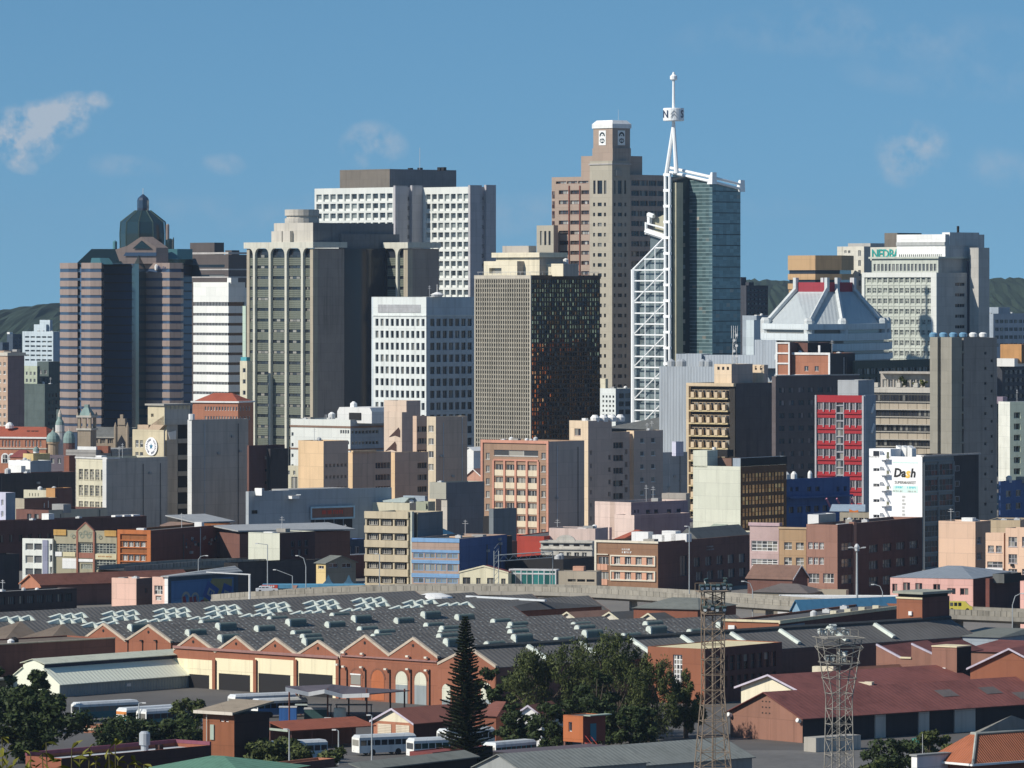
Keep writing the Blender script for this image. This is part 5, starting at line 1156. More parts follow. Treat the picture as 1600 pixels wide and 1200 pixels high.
 b=B('office_block','dark slate walled block with a stubby grey sunlit end',671,697,757,754,1490,44);b.block(-b.L,0,0,b.Rr,b.zz(780),b.h,mat('stone_grey',(.37,.36,.30),stain=.15),sl2,par=.3,name='head_wall');b.block(-b.L*.35,-.01,.4,b.Rr-.1,0,b.zz(780),SHADE(),sl2,par=0,name='lower_wall');b.clutter(1,2)
 b=B('office_block','lower dark slate block with open stair between the slate block and the pink framed offices',764,771,807,795,1420,44);b.main(sl2,sl2,par=.3);k=M();k.box(-b.L-4,-b.L,2,6,0,b.h-2);k.obj('stair_recess',DARK(),b.root)
 b=B('low_building','dark brick shed roof under the slate blocks',690,700,808,850,1400,44);b.main(BRICKD(),BRICKD(),par=.3)
 # tan five-storey block
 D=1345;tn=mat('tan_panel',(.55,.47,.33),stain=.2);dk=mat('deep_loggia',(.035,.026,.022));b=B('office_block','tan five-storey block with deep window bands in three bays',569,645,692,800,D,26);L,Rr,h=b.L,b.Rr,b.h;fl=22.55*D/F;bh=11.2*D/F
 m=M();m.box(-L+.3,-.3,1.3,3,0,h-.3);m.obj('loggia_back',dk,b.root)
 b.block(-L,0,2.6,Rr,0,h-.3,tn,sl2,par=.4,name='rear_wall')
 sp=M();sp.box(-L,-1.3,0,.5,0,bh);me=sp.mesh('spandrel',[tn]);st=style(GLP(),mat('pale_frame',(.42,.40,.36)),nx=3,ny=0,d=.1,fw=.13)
 for f in range(6):
  z=h-bh-f*fl;inst('spandrel',me,b.root,(0,0,z))
  s_=M();s_.box(-L,-.5,.5,2.6,z,z+.3);s_.obj('floor_slab',tn,b.root)
  if f<5:
   for i in range(3):
    w=(L-2.2)/3;inst('window',win_mesh(w-1.2,fl-bh-.35,st),b.root,(-L+.9+i*w,.75,z-(fl-bh)+.1))
 for i in range(4):k=M();x=-L+.3+i*(L-1.8)/3;k.box(x-.2,x+.2,.3,1.2,0,h-bh);k.obj('column',tn,b.root)
 k=M();k.box(-.45,0,-.4,.6,0,h+.1);k.obj('edge_fin',mat('pale_fin',(.55,.56,.46)),b.root)
 # blue-banded block
 D=1330;bl=mat('sky_blue_paint',(.20,.36,.58),stain=.15);bd=mat('royal_blue_wall',(.05,.10,.24));pb=mat('taupe_panel',(.40,.29,.23),stain=.15,streak=.3)
 b=B('office_block','blue-banded three-storey block with taupe panels and royal blue side',643.5,717.5,792,842,D,24);L,Rr=b.L,b.Rr;st=style(glass('grey_blue_pane',(.18,.22,.24),curtain=(.36,.38,.36),share=.5),bl,nx=1,d=.15,fw=.12)
 b.main(pb,bd,lh=b.gl(645,716,4,.9,864.5,872,1,1)+b.gl(645,716,4,.9,881.5,892,1,1)+b.gl(645,716,4,.9,903.5,911,1,1),st=st,par=.4)
 for(ya,yb)in((841.5,848),(860,864.2),(876,881.2),(897,903.2)):k=M();k.box(-L-.05,.1,-.14,-.006,b.zz(yb),b.zz(ya));k.obj('blue_band',bl,b.root)
 g=gable_house('roof_house','small blue roofed pavilion on top of the blue-banded block',652,684,704,833,823,1365,30,mat('pale_brown',(.28,.2,.16)),mat('blue_sheet_roof',(.04,.16,.27),stain=.15),gable='right',hip=.25,over=.8,lh=[(656,682,3,.6,835,843,1,.9)],z0=12)
 b=B('low_building','orange capped dark wall right of the blue-banded block',714,719,800,841,1345,40);b.main(mat('orange_render',(.56,.30,.12)),mat('black_wall',(.035,.032,.035)),par=.2);k=M();k.ext([(-.1,.2,b.h),(-3.5,.2,b.h+.1),(-3.5,b.Rr*.6,b.h+.1),(-.1,b.Rr*.6,b.h)],(0,0,.25));k.obj('coping',mat('peach_coping',(.6,.4,.26)),b.root)
centre_left()
def art_deco_row():
 D=1330;a=24
 wb=mat('white_blue_render',(.60,.60,.72));b=B('shop_building','white three-storey front with two pale bays of windows at the end of the shop row',35,82,84,842,D+6,a);st=style(GLP(),WHITE(),nx=0,d=.35)
 b.main(mat('white_render',(.72,.74,.68)),lh=b.gl(39,66,2,.9,849,859.5,1,1)+b.gl(39,66,2,.9,868,880,1,1)+b.gl(39,66,2,.9,888,899,1,1)+b.gl(77,82,1,.8,846,900,3,.6),st=st);k=M();k.box(b.lx(67,0),b.lx(75,0),-.25,-.01,0,b.h-.3);k.obj('blue_pier',mat('grey_violet',(.26,.27,.36)),b.root)
 dv=mat('khaki_stucco',(.36,.33,.23),stain=.15);b=B('shop_building','khaki art deco shop front with pointed centre gable and gridded windows',84.5,182.5,186,830,D,a);st=style(glass('steel_sash',(.05,.06,.065),share=.15),mat('pale_sash',(.40,.42,.36)),nx=5,ny=3,d=.25,fw=.13);h=b.h
 b.main(dv,lh=b.gl(87,119,1,1,849.5,863,1,1)+b.gl(124,146,1,1,849,864,1,1)+b.gl(150,181,1,1,849,865,1,1)+b.gl(150,181,1,1,875,891,1,1)+b.gl(100,117,1,1,880,889,1,1)+b.gl(127,144,1,1,881,889,1,1),st=st)
 x0,x1=b.lx(121.5,0),b.lx(147.5,0);xm=(x0+x1)/2;k=M();k.ext([(x0,-.25,b.zz(890)),(x1,-.25,b.zz(890)),(x1,-.25,b.zz(831)),(xm,-.25,b.zz(818.5)),(x0,-.25,b.zz(831))],(0,.2,0));
 for xx,yy in((x0,-.3),(x1,-.3)):pass
 g=M();g.ext([(x0,-.26,b.zz(848)),(x1,-.26,b.zz(848)),(x1,-.26,b.zz(831)),(xm,-.26,b.zz(818.5)),(x0,-.26,b.zz(831))],(0,.5,0));g.obj('gable',dv,b.root)
 rd=mat('brick_pier',(.30,.13,.09));
 for x in(x0,x1):k=M();k.box(x-.22,x+.22,-.36,-.01,0,b.zz(831));k.obj('pier',rd,b.root)
 k=M()
 for(p,q)in(((x0,b.zz(831)),(xm,b.zz(818.5))),((xm,b.zz(818.5)),(x1,b.zz(831)))):k.ext([(p[0],-.4,p[1]),(q[0],-.4,q[1]),(q[0],-.4,q[1]+.35),(p[0],-.4,p[1]+.35)],(0,.7,0))
 k.obj('gable_coping',rd,b.root)
 # plaster relief flowers: raised scrolls in the gable and two side panels
 rl=mat('relief_green',(.22,.25,.20));k=M()
 for(cx,cz,rr)in((xm,b.zz(833),.55),(xm-.9,b.zz(838),.6),(xm+.9,b.zz(838),.6),(xm-1.3,b.zz(834.5),.4),(xm+1.3,b.zz(834.5),.4),(b.lx(114,0),b.zz(838),.5),(b.lx(156,0),b.zz(838.5),.5)):
  for i in range(9):
   t0,t1=R(40*i),R(40*i+40);yv=-.33
   k.q([(cx+rr*.62*math.cos(t0),yv,cz+rr*.62*math.sin(t0)),(cx+rr*math.cos(t0),yv,cz+rr*math.sin(t0)),(cx+rr*math.cos(t1),yv,cz+rr*math.sin(t1)),(cx+rr*.62*math.cos(t1),yv,cz+rr*.62*math.sin(t1))])
 kind(k.obj('relief',rl,b.root),'stuff')
 yl=mat('mustard_panel',(.50,.30,.09))
 for(p,q)in((84.5,104),(164,182.5)):k=M();k.box(b.lx(p,0),b.lx(q,0),-.3,-.01,b.zz(838),b.zz(829));k.obj('mustard_panel',yl,b.root)
 for(p,q,ya,yb,m_)in((148,182.5,866,874.5,mat('cream_sign',(.62,.56,.36))),(99,118,864,871,mat('cream_sign',(.62,.56,.36))),(86.5,97,864,871,WHITE()),(97.5,120,874,890,WHITE()),(122.5,146.5,874.5,879,WHITE()),(122.5,146.5,864.5,873,rd)):
  k=M();k.box(b.lx(p,0),b.lx(q,0),-.2 if ya!=874 else-.05,-.01,b.zz(yb),b.zz(ya));k.obj('sign_panel',m_,b.root)
 kind(scribble(3.6,.32,3).obj('lettering',mat('sign_rust',(.45,.20,.05)),b.root,(b.lx(154,0),-.22,b.zz(871))),'stuff')
 orr=mat('orange_paint',(.50,.16,.05),stain=.15);bk=mat('ochre_brick',(.28,.105,.035),stain=.2);b=B('shop_building','orange framed brick shop building with long dark red side wall',184.5,235.5,362,829,D-4,a);L,Rr,h=b.L,b.Rr,b.h;st=style(glass('pale_curtains',(.22,.22,.20),curtain=(.5,.5,.46),share=.5),WHITE(),nx=1,d=.25)
 b.main(bk,mat('oxblood_wall',(.12,.04,.03),stain=.3),lh=b.gl(191,228,4,.8,846.5,854.5,1,1)+b.gl(191,228,4,.8,867,876,1,1),rh=[],st=st,par=.5)
 k=M();k.box(-L,.15,-.35,-.01,h-.9,h+.1);k.box(-L,-L+.7,-.35,-.01,0,h-.9);k.box(-.8,.15,-.35,-.01,0,h-.9)
 for py in(844,855.5,865,877,887):k.box(-L+.7,-.8,-.3,-.01,b.zz(py+1.4),b.zz(py))
 k.obj('orange_frame',orr,b.root)
 k=M();r_=random.Random(2)
 for i in range(34):
  y=r_.uniform(b.ly(288,0),b.ly(352,0));z=r_.uniform(b.zz(856,0,20),b.zz(843,0,20));w=r_.uniform(.3,1.2);hh=r_.uniform(.25,.9);k.q([(.03+.002*i,y,z),(.03+.002*i,y+w,z+r_.uniform(-.2,.2)),(.03+.002*i,y+w*.8,z+hh),(.03+.002*i,y-.2,z+hh*.8)],i%3)
 kind(k.obj('graffiti',[mat('graffiti_black',(.02,.02,.02)),mat('graffiti_grey',(.25,.27,.27)),mat('graffiti_blue',(.04,.07,.12))],b.root),'stuff')
 # orange shed on the roofs behind
 D2=1375;b=B('roof_shed','orange upper shed with tilted grey sheet roof above the dark red side wall',266,306,359,818,D2,46);orr2=mat('orange_wall',(.52,.20,.07),stain=.15);b.main(orr2,mat('orange_wall_shaded',(.26,.09,.04),stain=.3),roof=ROOFL(),rh=b.gr(312,352,3,.5,824,836,1,1),st=style(GLD(),fw=.1),par=.05)  # right wall is the orange wall with shade painted into its colour
 k=M();k.ext([(-b.L-.8,-.9,b.h+1.5),(.9,-.9,b.h+.1),(.9,b.Rr+.9,b.h+.1),(-b.L-.8,b.Rr+.9,b.h+1.5)],(0,0,.25));k.obj('roof',mat('galvanised_sheet',(.36,.37,.37),rough=.5,ribs=(.8,'X',.06)),b.root)
 k=M();k.ext([(-b.L-.1,-3.2,b.zz(823)),(-.3,-3.2,b.zz(823)-.3),(-.3,-.1,b.zz(818)),(-b.L-.1,-.1,b.zz(818))],(0,0,.2));k.obj('lean_to_roof',mat('rust_sheet',(.22,.15,.12),ribs=(.8,'X',.06)),b.root)
 k=M();k.box(-b.L-.1,-.4,-3.0,-.05,0,b.zz(824));k.obj('lean_to',orr2,b.root)
 # long dark brick warehouse behind the shop row
 b=B('brick_warehouse','long dark brick warehouse running behind the shop row',-60,-34,229,816,1420,44);b.main(BRICKD(),mat('shaded_brick',(.07,.034,.03),stain=.4),rh=b.gr(-20,215,16,.4,826,850,1,.5),st=style(GLD(),BRICKD(),nx=1),par=.6);b.clutter(3,8)  # right face: brick colour darkened to stand for shade
 for i in range(3):k=M();y=b.ly(176+i*14,-2);k.box(-2.5,-1,y,y+2.4,b.h-.6,b.h+.35);k.obj('roof_light',WHITE(),b.root)
art_deco_row()
# -- middle distance, right half
def pink_offices():
 D=1530;sal=mat('salmon_trim',(.55,.27,.19),stain=.1);tau=mat('taupe_brick',(.33,.215,.145),stain=.15);cr=mat('cream_spandrel',(.66,.57,.42),stain=.12);sd=mat('taupe_side',(.27,.235,.215),stain=.2,streak=.3,scale=.12)
 b=B('office_block','pink-framed office front with cream spandrels, tall plain taupe side wall',753,857.5,913,690,D,38);L,Rr,h=b.L,b.Rr,b.h;st=style(GLP(),mat('window_white',(.55,.55,.52)),nx=2,d=.3,fw=.12,sill=.12)
 xa,xb=b.lx(771.5,0),b.lx(841.5,0)
 lh=b.gl(759,765.5,1,.9,702.5,702.5+19.9*7,7,.5)+b.gl(845.5,853,1,.9,702.5,702.5+19.9*7,7,.5)
 lh+=b.gl(772,841,1,1,703.5,712.5,1,1)+b.gl(772.5,841,4,.76,721,721+19.9*6,6,.5)
 b.main(tau,sd,lh=lh,st=st,par=.7)
 k=M();k.box(-L-.2,.1,-.35,-.01,h-.6,h+.2);k.box(-L-.2,-L+.5,-.35,-.01,0,h-.6);k.box(-.55,.1,-.35,-.01,0,h-.6);k.box(xa,xb,-.3,-.01,b.zz(721.5),b.zz(719));k.obj('pink_frame',sal,b.root)
 for i in range(5):k=M();x=xa+(xb-xa)*i/4;k.box(x-.32,x+.32,-.35,-.01,0,b.zz(721.6));k.obj('mullion',sal,b.root)
 w=(xb-xa)/4-.75
 for f in range(6):
  y0=721+19.9*f+14.5;k=M();k.box(0,w,-.14,-.012,0,9.4*D/F)
  me=k.mesh('spandrel',[cr])
  for i in range(4):inst('spandrel',me,b.root,(xa+.38+i*(xb-xa)/4,0,b.zz(y0+9.6)))
 rd=mat('red_paint',(.40,.055,.035),stain=.15);k=M();k.box(b.lx(800,0),.3,-1.2,-.02,0,b.zz(836));k.obj('red_base',rd,b.root)
 b.clutter(5,4,big=.6)
 # peach tower flats behind
 pe=mat('peach_wall',(.68,.54,.38),stain=.1);br=mat('brown_shade_render',(.27,.22,.20));st=style(GLD(),br,nx=1,d=.25,sill=.08)  # br: peach browned for shaded faces, also used for a real brown strip
 b=B('apartment_block','peach topped stair tower with round tanks on its roof behind the pink-framed offices',889.5,919,956,657.5,1640,46);b.main(pe,br,lh=b.gl(897,908,1,.9,669.5,680.5,1,1),rh=b.gr(922,925,1,.9,697,820,6,.35)+b.gr(950,955,1,.8,705,820,6,.4),st=st,par=.6)
 for i in range(4):k=M();k.lathe([(1.3,b.h-.4),(1.4,b.h+.8),(.7,b.h+1.6)],10,c=(-1.2+i*.3,4+i*3.1));k.obj('water_tank',WHITE(),b.root)
 b=B('apartment_block','shade-coloured flats with paired balconies stepping down from the peach stair tower',950,956,984,675,1655,46);b.main(pe,br,rh=b.gr(958,974,1,.95,686,805,6,.48)+b.gr(976,981,1,.8,696,815,6,.4),st=style(GLD(),br,nx=2,d=.5),par=.6)
 b=B('apartment_block','shade-coloured flats with two columns of small windows and a sunlit peach edge',979,990.5,1036,673,1660,46);b.main(pe,br,rh=b.gr(995,1029,2,.36,678,800,6,.36),st=style(GLP(),WHITE(),nx=0,d=.2,sill=.15),par=.6);b.clutter(3,6,big=.6)
 b.sub(905,916,922,690,-3,pe,br,z0=0)
 # pale pink low block
 pp=mat('pale_pink_wall',(.66,.52,.46),stain=.15);b=B('low_building','pale pink low block with blank lit front, shade-coloured side and small square windows',929.5,986,1075,785,1500,42);mv=mat('pink_shaded',(.24,.19,.21),stain=.25);b.main(pp,mv,rh=b.gr(990,1000,2,.55,796,802,1,1)+b.gr(1006,1032,2,.5,796,803,1,1)+b.gr(1038,1068,2,.45,795,802,1,1),st=style(GLD(),mv,nx=0,d=.2),par=.6);x0,x1=b.lx(953,0),b.lx(960.5,0);k=M();k.box(x0,x1,-.02,-.006,5,b.h);k.obj('brown_strip',br,b.root);b.sub(960,991,1078,805,-4,pp,mv,z0=0);b.sub(935,952,956,824,-5,pp,mv,z0=0)  # mv: pale pink darkened to mauve as painted shade
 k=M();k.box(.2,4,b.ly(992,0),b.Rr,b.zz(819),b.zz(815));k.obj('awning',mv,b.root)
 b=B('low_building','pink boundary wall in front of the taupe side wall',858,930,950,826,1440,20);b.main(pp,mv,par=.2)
 # blue-grey box and white box behind
 b=B('warehouse','blue-grey blank box left of the beige sun-shaded block',1029,1034,1074,707,1740,46);b.main(mat('grey_blue_wall',(.235,.27,.30)));b.sub(1050,1056,1068,690,1,mat('white_blue_render',(.60,.60,.72)),mat('white_blue_render',(.60,.60,.72)),z0=b.h-1)
 b=B('low_building','grey brown low roof between the shade-coloured flats and the beige sun-shaded block',1034,1072,1078,771,1640,20);b.main(mat('stone_render',(.30,.29,.27)))
 g=gable_house('market_hall','dark hall with a wide grey hipped roof at the foot of the glass tower',940,1072,1200,672,650,1880,40,DARK(),mat('grey_slate',(.13,.135,.13)),gable='right',hip=.3)
 # red roof, ornate white parapet
 rt=mat('terracotta_roof',(.34,.085,.045));g=gable_house('tiled_house','red tiled roof with a cream bargeboard behind the brown brick offices',948,961,1046,848,828,1400,55,mat('salmon_wall',(.55,.31,.23)),rt,gable='right',trim=CREAM(),hip=.2)
 b=B('shop_building','white ornate parapet shop front with small vents and veranda',845,925,934,846,1385,14);wv=mat('weathered_white',(.58,.56,.50),stain=.35,streak=.5);b.main(wv,lh=b.gl(871,919,4,.62,863,874,1,1),st=style(GLP(),WHITE(),nx=1));k=M();xm=b.lx(884,0)
 k.ext([(xm+2.4*math.cos(R(180-18*i)),-.3,b.h+1.5*math.sin(R(18*i)))for i in range(11)][::-1],(0,.5,0));k.box(-b.L-.2,.2,-.5,-.01,b.h-.4,b.h);k.box(-b.L-.2,.2,-.35,-.01,b.zz(859),b.zz(857));k.obj('parapet_moulding',wv,b.root)
 k=M()
 for i in range(5):x=-b.L*(.1+.2*i);k.box(x-.7,x+.7,-.06,-.01,b.zz(853.5),b.zz(850.5))
 kind(k.obj('parapet_vents',DARK(),b.root),'stuff');b.sub(795,868,880,857,4,mat('dark_teal_roof',(.05,.065,.075)),z0=0)if False else None
 b=B('shop_building','bright red shop wall at the foot of the pink-framed offices',800,850,925,838,1440,20);b.main(mat('red_paint',(.40,.055,.035)),par=.2)
pink_offices()
def brick_offices():
 D=1320;br=mat('brown_brick',(.26,.145,.085),stain=.2,streak=.2);pk=mat('salmon_panel',(.62,.34,.23),stain=.1);wt=mat('cream_trim',(.68,.62,.50),stain=.1);sd=mat('dark_brick',(.115,.06,.05))
 b=B('office_block','brown brick two-storey offices with cream-framed ribbon windows and salmon panels',930.5,1028,1172,847,D,30);L,Rr,h=b.L,b.Rr,b.h;st=style(GLP(),WHITE(),nx=2,d=.3)
 lh=[];spec=((869.5,882),(893.5,905.5))
 for(ya,yb)in spec:lh+=b.gl(956,1023.5,4,.58,ya,yb,1,1)+b.gl(935,951,1,1,ya,yb+.5,1,1)
 rh=b.gr(1080,1168,5,.55,868,882,1,1,xo=0)+b.gr(1060,1076,1,.7,868,900,1,1)+b.gr(1084,1168,5,.6,890,904,1,1)
 b.main(br,sd,lh=lh,rh=rh,st=st,st2=style(glass('flank_panes',(.07,.09,.11),share=.2),mat('slate_frame',(.12,.13,.15)),nx=1),par=.5)
 xa,xb=b.lx(954,0),b.lx(1024.5,0);n=4;p=(b.lx(1023.5,0)-b.lx(956,0))/n
 for(ya,yb)in spec:
  k=M();za,zb=b.zz(ya-2,-8),b.zz(yb+2,-8);k.box(xa,xb,-.3,-.01,za-.3,za);k.box(xa,xb,-.3,-.01,zb,zb+.3);k.box(xa,xa+.3,-.3,-.01,zb+.3,za-.3);k.box(xb-.3,xb,-.3,-.01,zb+.3,za-.3);k.obj('window_surround',wt,b.root)
  for i in range(5):
   x0=b.lx(956,0)+p*(i-.21);x1=b.lx(956,0)+p*(i+.21);k=M();k.box(max(x0,xa+.31),min(x1,xb-.31),-.1,-.008,zb+.31,za-.31);k.obj('salmon_panel',pk,b.root)
  for i in range(3):k=M();x=b.lx(933.5,0)+i*.92;k.box(x,x+.85,-.15,-.008,b.zz(yb+11),b.zz(yb+1.5));k.obj('salmon_panel',pk,b.root)
 k=M();k.box(-L-.15,.2,-.3,-.01,h-.35,h+.15);k.box(-L-.15,-L+.35,-.3,-.01,0,h-.35);k.box(b.lx(933,0),b.lx(950.5,0),-.3,-.01,b.zz(869),b.zz(867.5));k.obj('cream_trim',wt,b.root)
 for(ya,sd_)in((857.5,5),(862,6)):kind(scribble(2.5,.42,sd_).obj('lettering',WHITE(),b.root,(b.lx(972,0),-.03,b.zz(ya+2.5,-8))),'stuff')
 for(ya,sd_)in((856.5,7),(861,8)):kind(scribble(3.4,.4,sd_).obj('lettering',mat('grey_letter',(.3,.28,.28)),b.root,(.03,b.ly(1104,0),b.zz(ya+2.5,0,12)),(0,0,R(90))),'stuff')
 for(px,w,hh)in((1003,2.2,1.6),(1032,1.6,1.0),(1048,1.8,2.0),(1064,2.0,1.4)):k=M();x=b.lx(px,14);k.box(x-w,x+w,13,15.5,h-.5,h+hh);k.obj('air_conditioner',WHITE(),b.root)
 k=M();k.ext([(-6,20,h),(-.5,20,h),(-3.2,20,h+2.4)],(0,26,0));k.obj('roof_ridge',mat('grey_slate',(.13,.135,.13)),b.root)
 b=B('low_building','pale roofs with sage gable behind the brown brick offices',1092,1160,1190,832,1400,30);b.main(CREAM(),SHADE(),roof=ROOFL());g=gable_house('shed','sage green sheet gable roof below the blank cream wall',1090,1108,1162,838,820,1440,55,mat('sage_wall',(.36,.38,.28)),mat('sage_sheet',(.30,.34,.27),ribs=(.8,'X',.06)),gable='right')
 # pink, tan, brick row
 D=1290;pk2=mat('dusty_pink',(.52,.38,.36),stain=.35,streak=.2);st=style(GLP(),WHITE(),nx=4,ny=2,d=.2,fw=.12)
 b=B('shop_building','dusty pink shop front with large gridded white windows',1171.5,1217,1220,818,D+6,27);b.main(pk2,lh=b.gl(1174,1215,1,1,845,861,1,1)+b.gl(1174,1215,1,1,873.5,884,1,1),st=st,par=.6);b.band(817,822,.25,mat('pink_coping',(.55,.40,.42)),'coping')
 tn=mat('ochre_render',(.40,.265,.15),stain=.12);b=B('shop_building','ochre shop building with four white casements between pink and brick neighbours',1217.5,1259.5,1262,825,D,27);b.main(tn,lh=b.gl(1222,1259,2,.66,847.5,859,1,1)+b.gl(1222,1259,2,.66,871,883,1,1),st=style(GLP(),WHITE(),nx=1,ny=1),par=.6);b.band(824,827,.2,mat('ochre_trim',(.5,.37,.24)),'coping')
 rb=mat('rose_brick',(.32,.17,.125),stain=.15);b=B('shop_building','rose brick corner building with long dark windowed side',1260,1308.5,1441,820,D-8,27);b.main(rb,mat('shaded_brick',(.07,.034,.03)),lh=b.gl(1262,1288,3,.85,847.5,858,1,1)+b.gl(1262,1288,3,.85,871,882,1,1)+b.gl(1263,1280,1,1,896,911,1,1)+b.gl(1286,1303,1,1,896,911,1,1),  # side brick is darkened in colour for its shade
  rh=b.gr(1314,1334,1,.9,848,860,1,1)+b.gr(1354,1438,4,.62,848,860,1,1)+b.gr(1314,1334,1,.9,873,886,1,1)+b.gr(1354,1438,4,.62,873,886,1,1)+b.gr(1314,1334,1,.9,898,912,1,1)+b.gr(1354,1438,4,.62,898,912,1,1),st=style(GLP(),WHITE(),nx=2,ny=1),st2=style(glass('flank_panes',(.07,.09,.11),share=.2),mat('slate_frame',(.12,.13,.15)),nx=2,ny=1),par=.6)
 b.sub(1306,1310,1333,819,6,WHITE(),z0=b.h-.2);b.sub(1262,1279,1306,804,8,WHITE(),SHADE(),z0=b.h-1)
 k=M();y=b.ly(1332,0);k.box(-.9,.35,y,y+1.5,0,b.h+.3);k.obj('downpipe_pier',rb,b.root)
 g=gable_house('shed','brown sheet-roofed store with white bargeboard before the pink shop front',1168,1238,1262,904,884,1262,30,BRICKD(),mat('brown_sheet',(.20,.115,.085),stain=.3),gable='right',hip=0,trim=WHITE())
 b=B('low_building','tan flat-roofed annex at the foot of the rose brick corner building',1268,1322,1326,922,1240,15);b.main(mat('tan_pier',(.46,.39,.27)),par=.2)
 g=gable_house('shed','dark grey hipped shed beside the flyover',1176,1262,1290,926,912,1235,25,mat('khaki_wall',(.25,.22,.17)),mat('brown_grey_sheet',(.14,.12,.11)),gable='right',hip=.35)
brick_offices()
def right_mid():
 # beige sun-shaded block with dark flank
 D=1750;bg=mat('sand_precast',(.58,.46,.31),stain=.1);dk=mat('shaded_flank',(.075,.062,.062),stain=.35,streak=.5);b=B('office_block','beige block with rows of box balconies, peach lift housings and dark flank',1072,1146,1216,599,D,36);L,Rr,h=b.L,b.Rr,b.h  # dk: near-black colour painting the shade on the flank
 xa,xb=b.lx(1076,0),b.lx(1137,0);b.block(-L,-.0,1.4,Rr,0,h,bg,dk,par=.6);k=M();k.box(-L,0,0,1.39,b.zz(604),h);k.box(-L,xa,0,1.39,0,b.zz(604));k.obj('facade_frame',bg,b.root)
 k=M();k.box(xa,xb,1.2,1.39,0,b.zz(604));k.box(xb,0,.8,1.39,0,b.zz(604));k.obj('recess',mat('loggia_shade',(.035,.03,.025)),b.root);fl=19.6*D/F  # recess back coloured near black to stand in for shade
 bx=M();w=(xb-xa)/5;bx.box(w*.32,w*.72,-.25,1.1,0,fl*.46);me=bx.mesh('box_balcony',[bg]);st=style(GLD(),bg,nx=1,d=.1)
 for f in range(13):
  z=b.zz(604)-fl*(f+1);k=M();k.box(xa,xb,-.05,1.19,z-.12,z+.3);k.obj('floor_ledge',mat('yellow_ledge',(.62,.50,.28)),b.root)
  for i in range(5):
   inst('box_balcony',me,b.root,(xa+i*w,0,z+.3));inst('window',win_mesh(w*.9,fl*.55,st),b.root,(xa+i*w+w*.05,1.08,z+.6))
 pc=mat('peach_wall',(.68,.54,.38));pb=mat('brown_shade_render',(.27,.22,.20));b.sub(1116,1143,1176,569,2,pc,pb,z0=h-.5,lg=[(1119,1141,3,.5,573,578,1,1)],st=style(GLD(),fw=0,nx=0));b.sub(1175,1194,1198,570,-6,pc,pb,z0=h-5,lg=[(1177,1193,2,.4,572,578,1,1)],st=style(GLD(),fw=0,nx=0))if False else None
 x0,x1,y0,y1,z1=b.sub(1175,1194,1200,570,17,pc,pb,z0=h-.5,lg=[(1177,1193,2,.4,572,578,1,1)],st=style(GLD(),fw=0,nx=0),name='lift_housing')
 t=thing('lattice_mast','small grey lattice aerial mast on the beige block roof','mast',b.root.matrix_basis@Vector((b.lx(1148,8),8,b.zz(572,0,8))));k=M();hz=11.5
 for(x,y)in((-.8,-.8),(.8,-.8),(.8,.8),(-.8,.8)):k.tube((x,y,-1),(x*.4,y*.4,hz),.09,4)
 for i in range(9):z=i*1.25;s_=.8-.4*z/hz;k.tube((-s_,-s_,z),(s_,-s_,z+1.2),.05,3);k.tube((s_,-s_,z),(-s_,-s_,z+1.2),.05,3);k.tube((-s_,s_,z),(s_,-s_,z+1.2),.05,3)
 k.obj('lattice',mat('galvanised',(.5,.5,.48)),t);k=M()
 for i in range(5):z=3+i*1.6;k.tube((.5-.25*(i%2)*3,-.9,z),(.5-.25*(i%2)*3,-1.15,z),.45,8)
 for i in range(4):k.tube((-1+.6*i,-.7,hz-3),(-1+.6*i,-.7,hz+.8),.06,4)
 kind(k.obj('aerials',WHITE(),t),'stuff')
 # dark windowed block to the right of it
 st=style(glass('shade_glass2',(.03,.045,.06),curtain=(.30,.24,.24),share=.25),dk,nx=1,d=.2)
 b=B('office_block','dark brown office flank with blue-lit windows behind the red panelled block',1206,1212,1342,588,1720,50);b.main(dk,mat('umber_wall',(.085,.068,.066),stain=.2),rh=b.gr(1214,1334,8,.56,599,599+19.8*8,8,.42),st=st);k=M();k.box(-.2,.4,0,b.Rr,b.h+.01,b.h+.35);k.obj('coping',mat('pale_trim',(.42,.40,.38)),b.root)
 # brick corner block with white frames
 D=1790;rb=mat('orange_brick',(.40,.17,.10));wt=WHITE();b=B('apartment_block','brick corner block outlined in white bands with shade-black side',1213,1297,1336,552,D,30);b.main(rb,mat('black_wall',(.035,.032,.035)),lh=b.gl(1252,1284,2,.4,572,580,1,1),st=style(GLP(),wt,nx=1));k=M()  # side painted black in place of shaded brick
 k.box(-b.L,.1,-.3,-.01,b.h-.5,b.h+.2);k.box(-b.L,.1,-.3,-.01,b.zz(588),b.zz(585.5));k.box(-.5,.1,-.3,-.01,b.zz(585.5),b.h-.5);k.obj('white_frame',wt,b.root)
 x0,x1,y0,y1,z1=b.sub(1213,1234,1262,535,-1.5,rb,BRICKD(),z0=0,name='stair_tower');k=M()
 for py in(535,551,567,586):k.box(x0-.1,x1+.1,y0-.3,y0-.01,b.zz(py+2.4),b.zz(py))
 k.box(x0-.1,x0+.5,y0-.29,y0-.012,0,z1);k.box(x1-.4,x1+.1,y0-.29,y0-.012,0,z1);k.obj('white_bands',wt,b.root);b.sub(1240,1262,1300,536,4,BRICKD(),DARK(),z0=b.h-1);k=M();k.box(b.lx(1279,3.9),b.lx(1282,3.9),3.6,3.95,b.h,b.h+2.4);k.obj('white_door',wt,b.root)
 # pale blue-grey plant block with tanks
 D=1860;pg=mat('pale_grey_sheet',(.40,.45,.50),stain=.1,ribs=(1.0,'X',.05));b=B('warehouse','pale blue-grey windowless block with rooftop tanks right of the space-frame',1030,1150,1230,573,D,20);b.main(pg,par=.4)
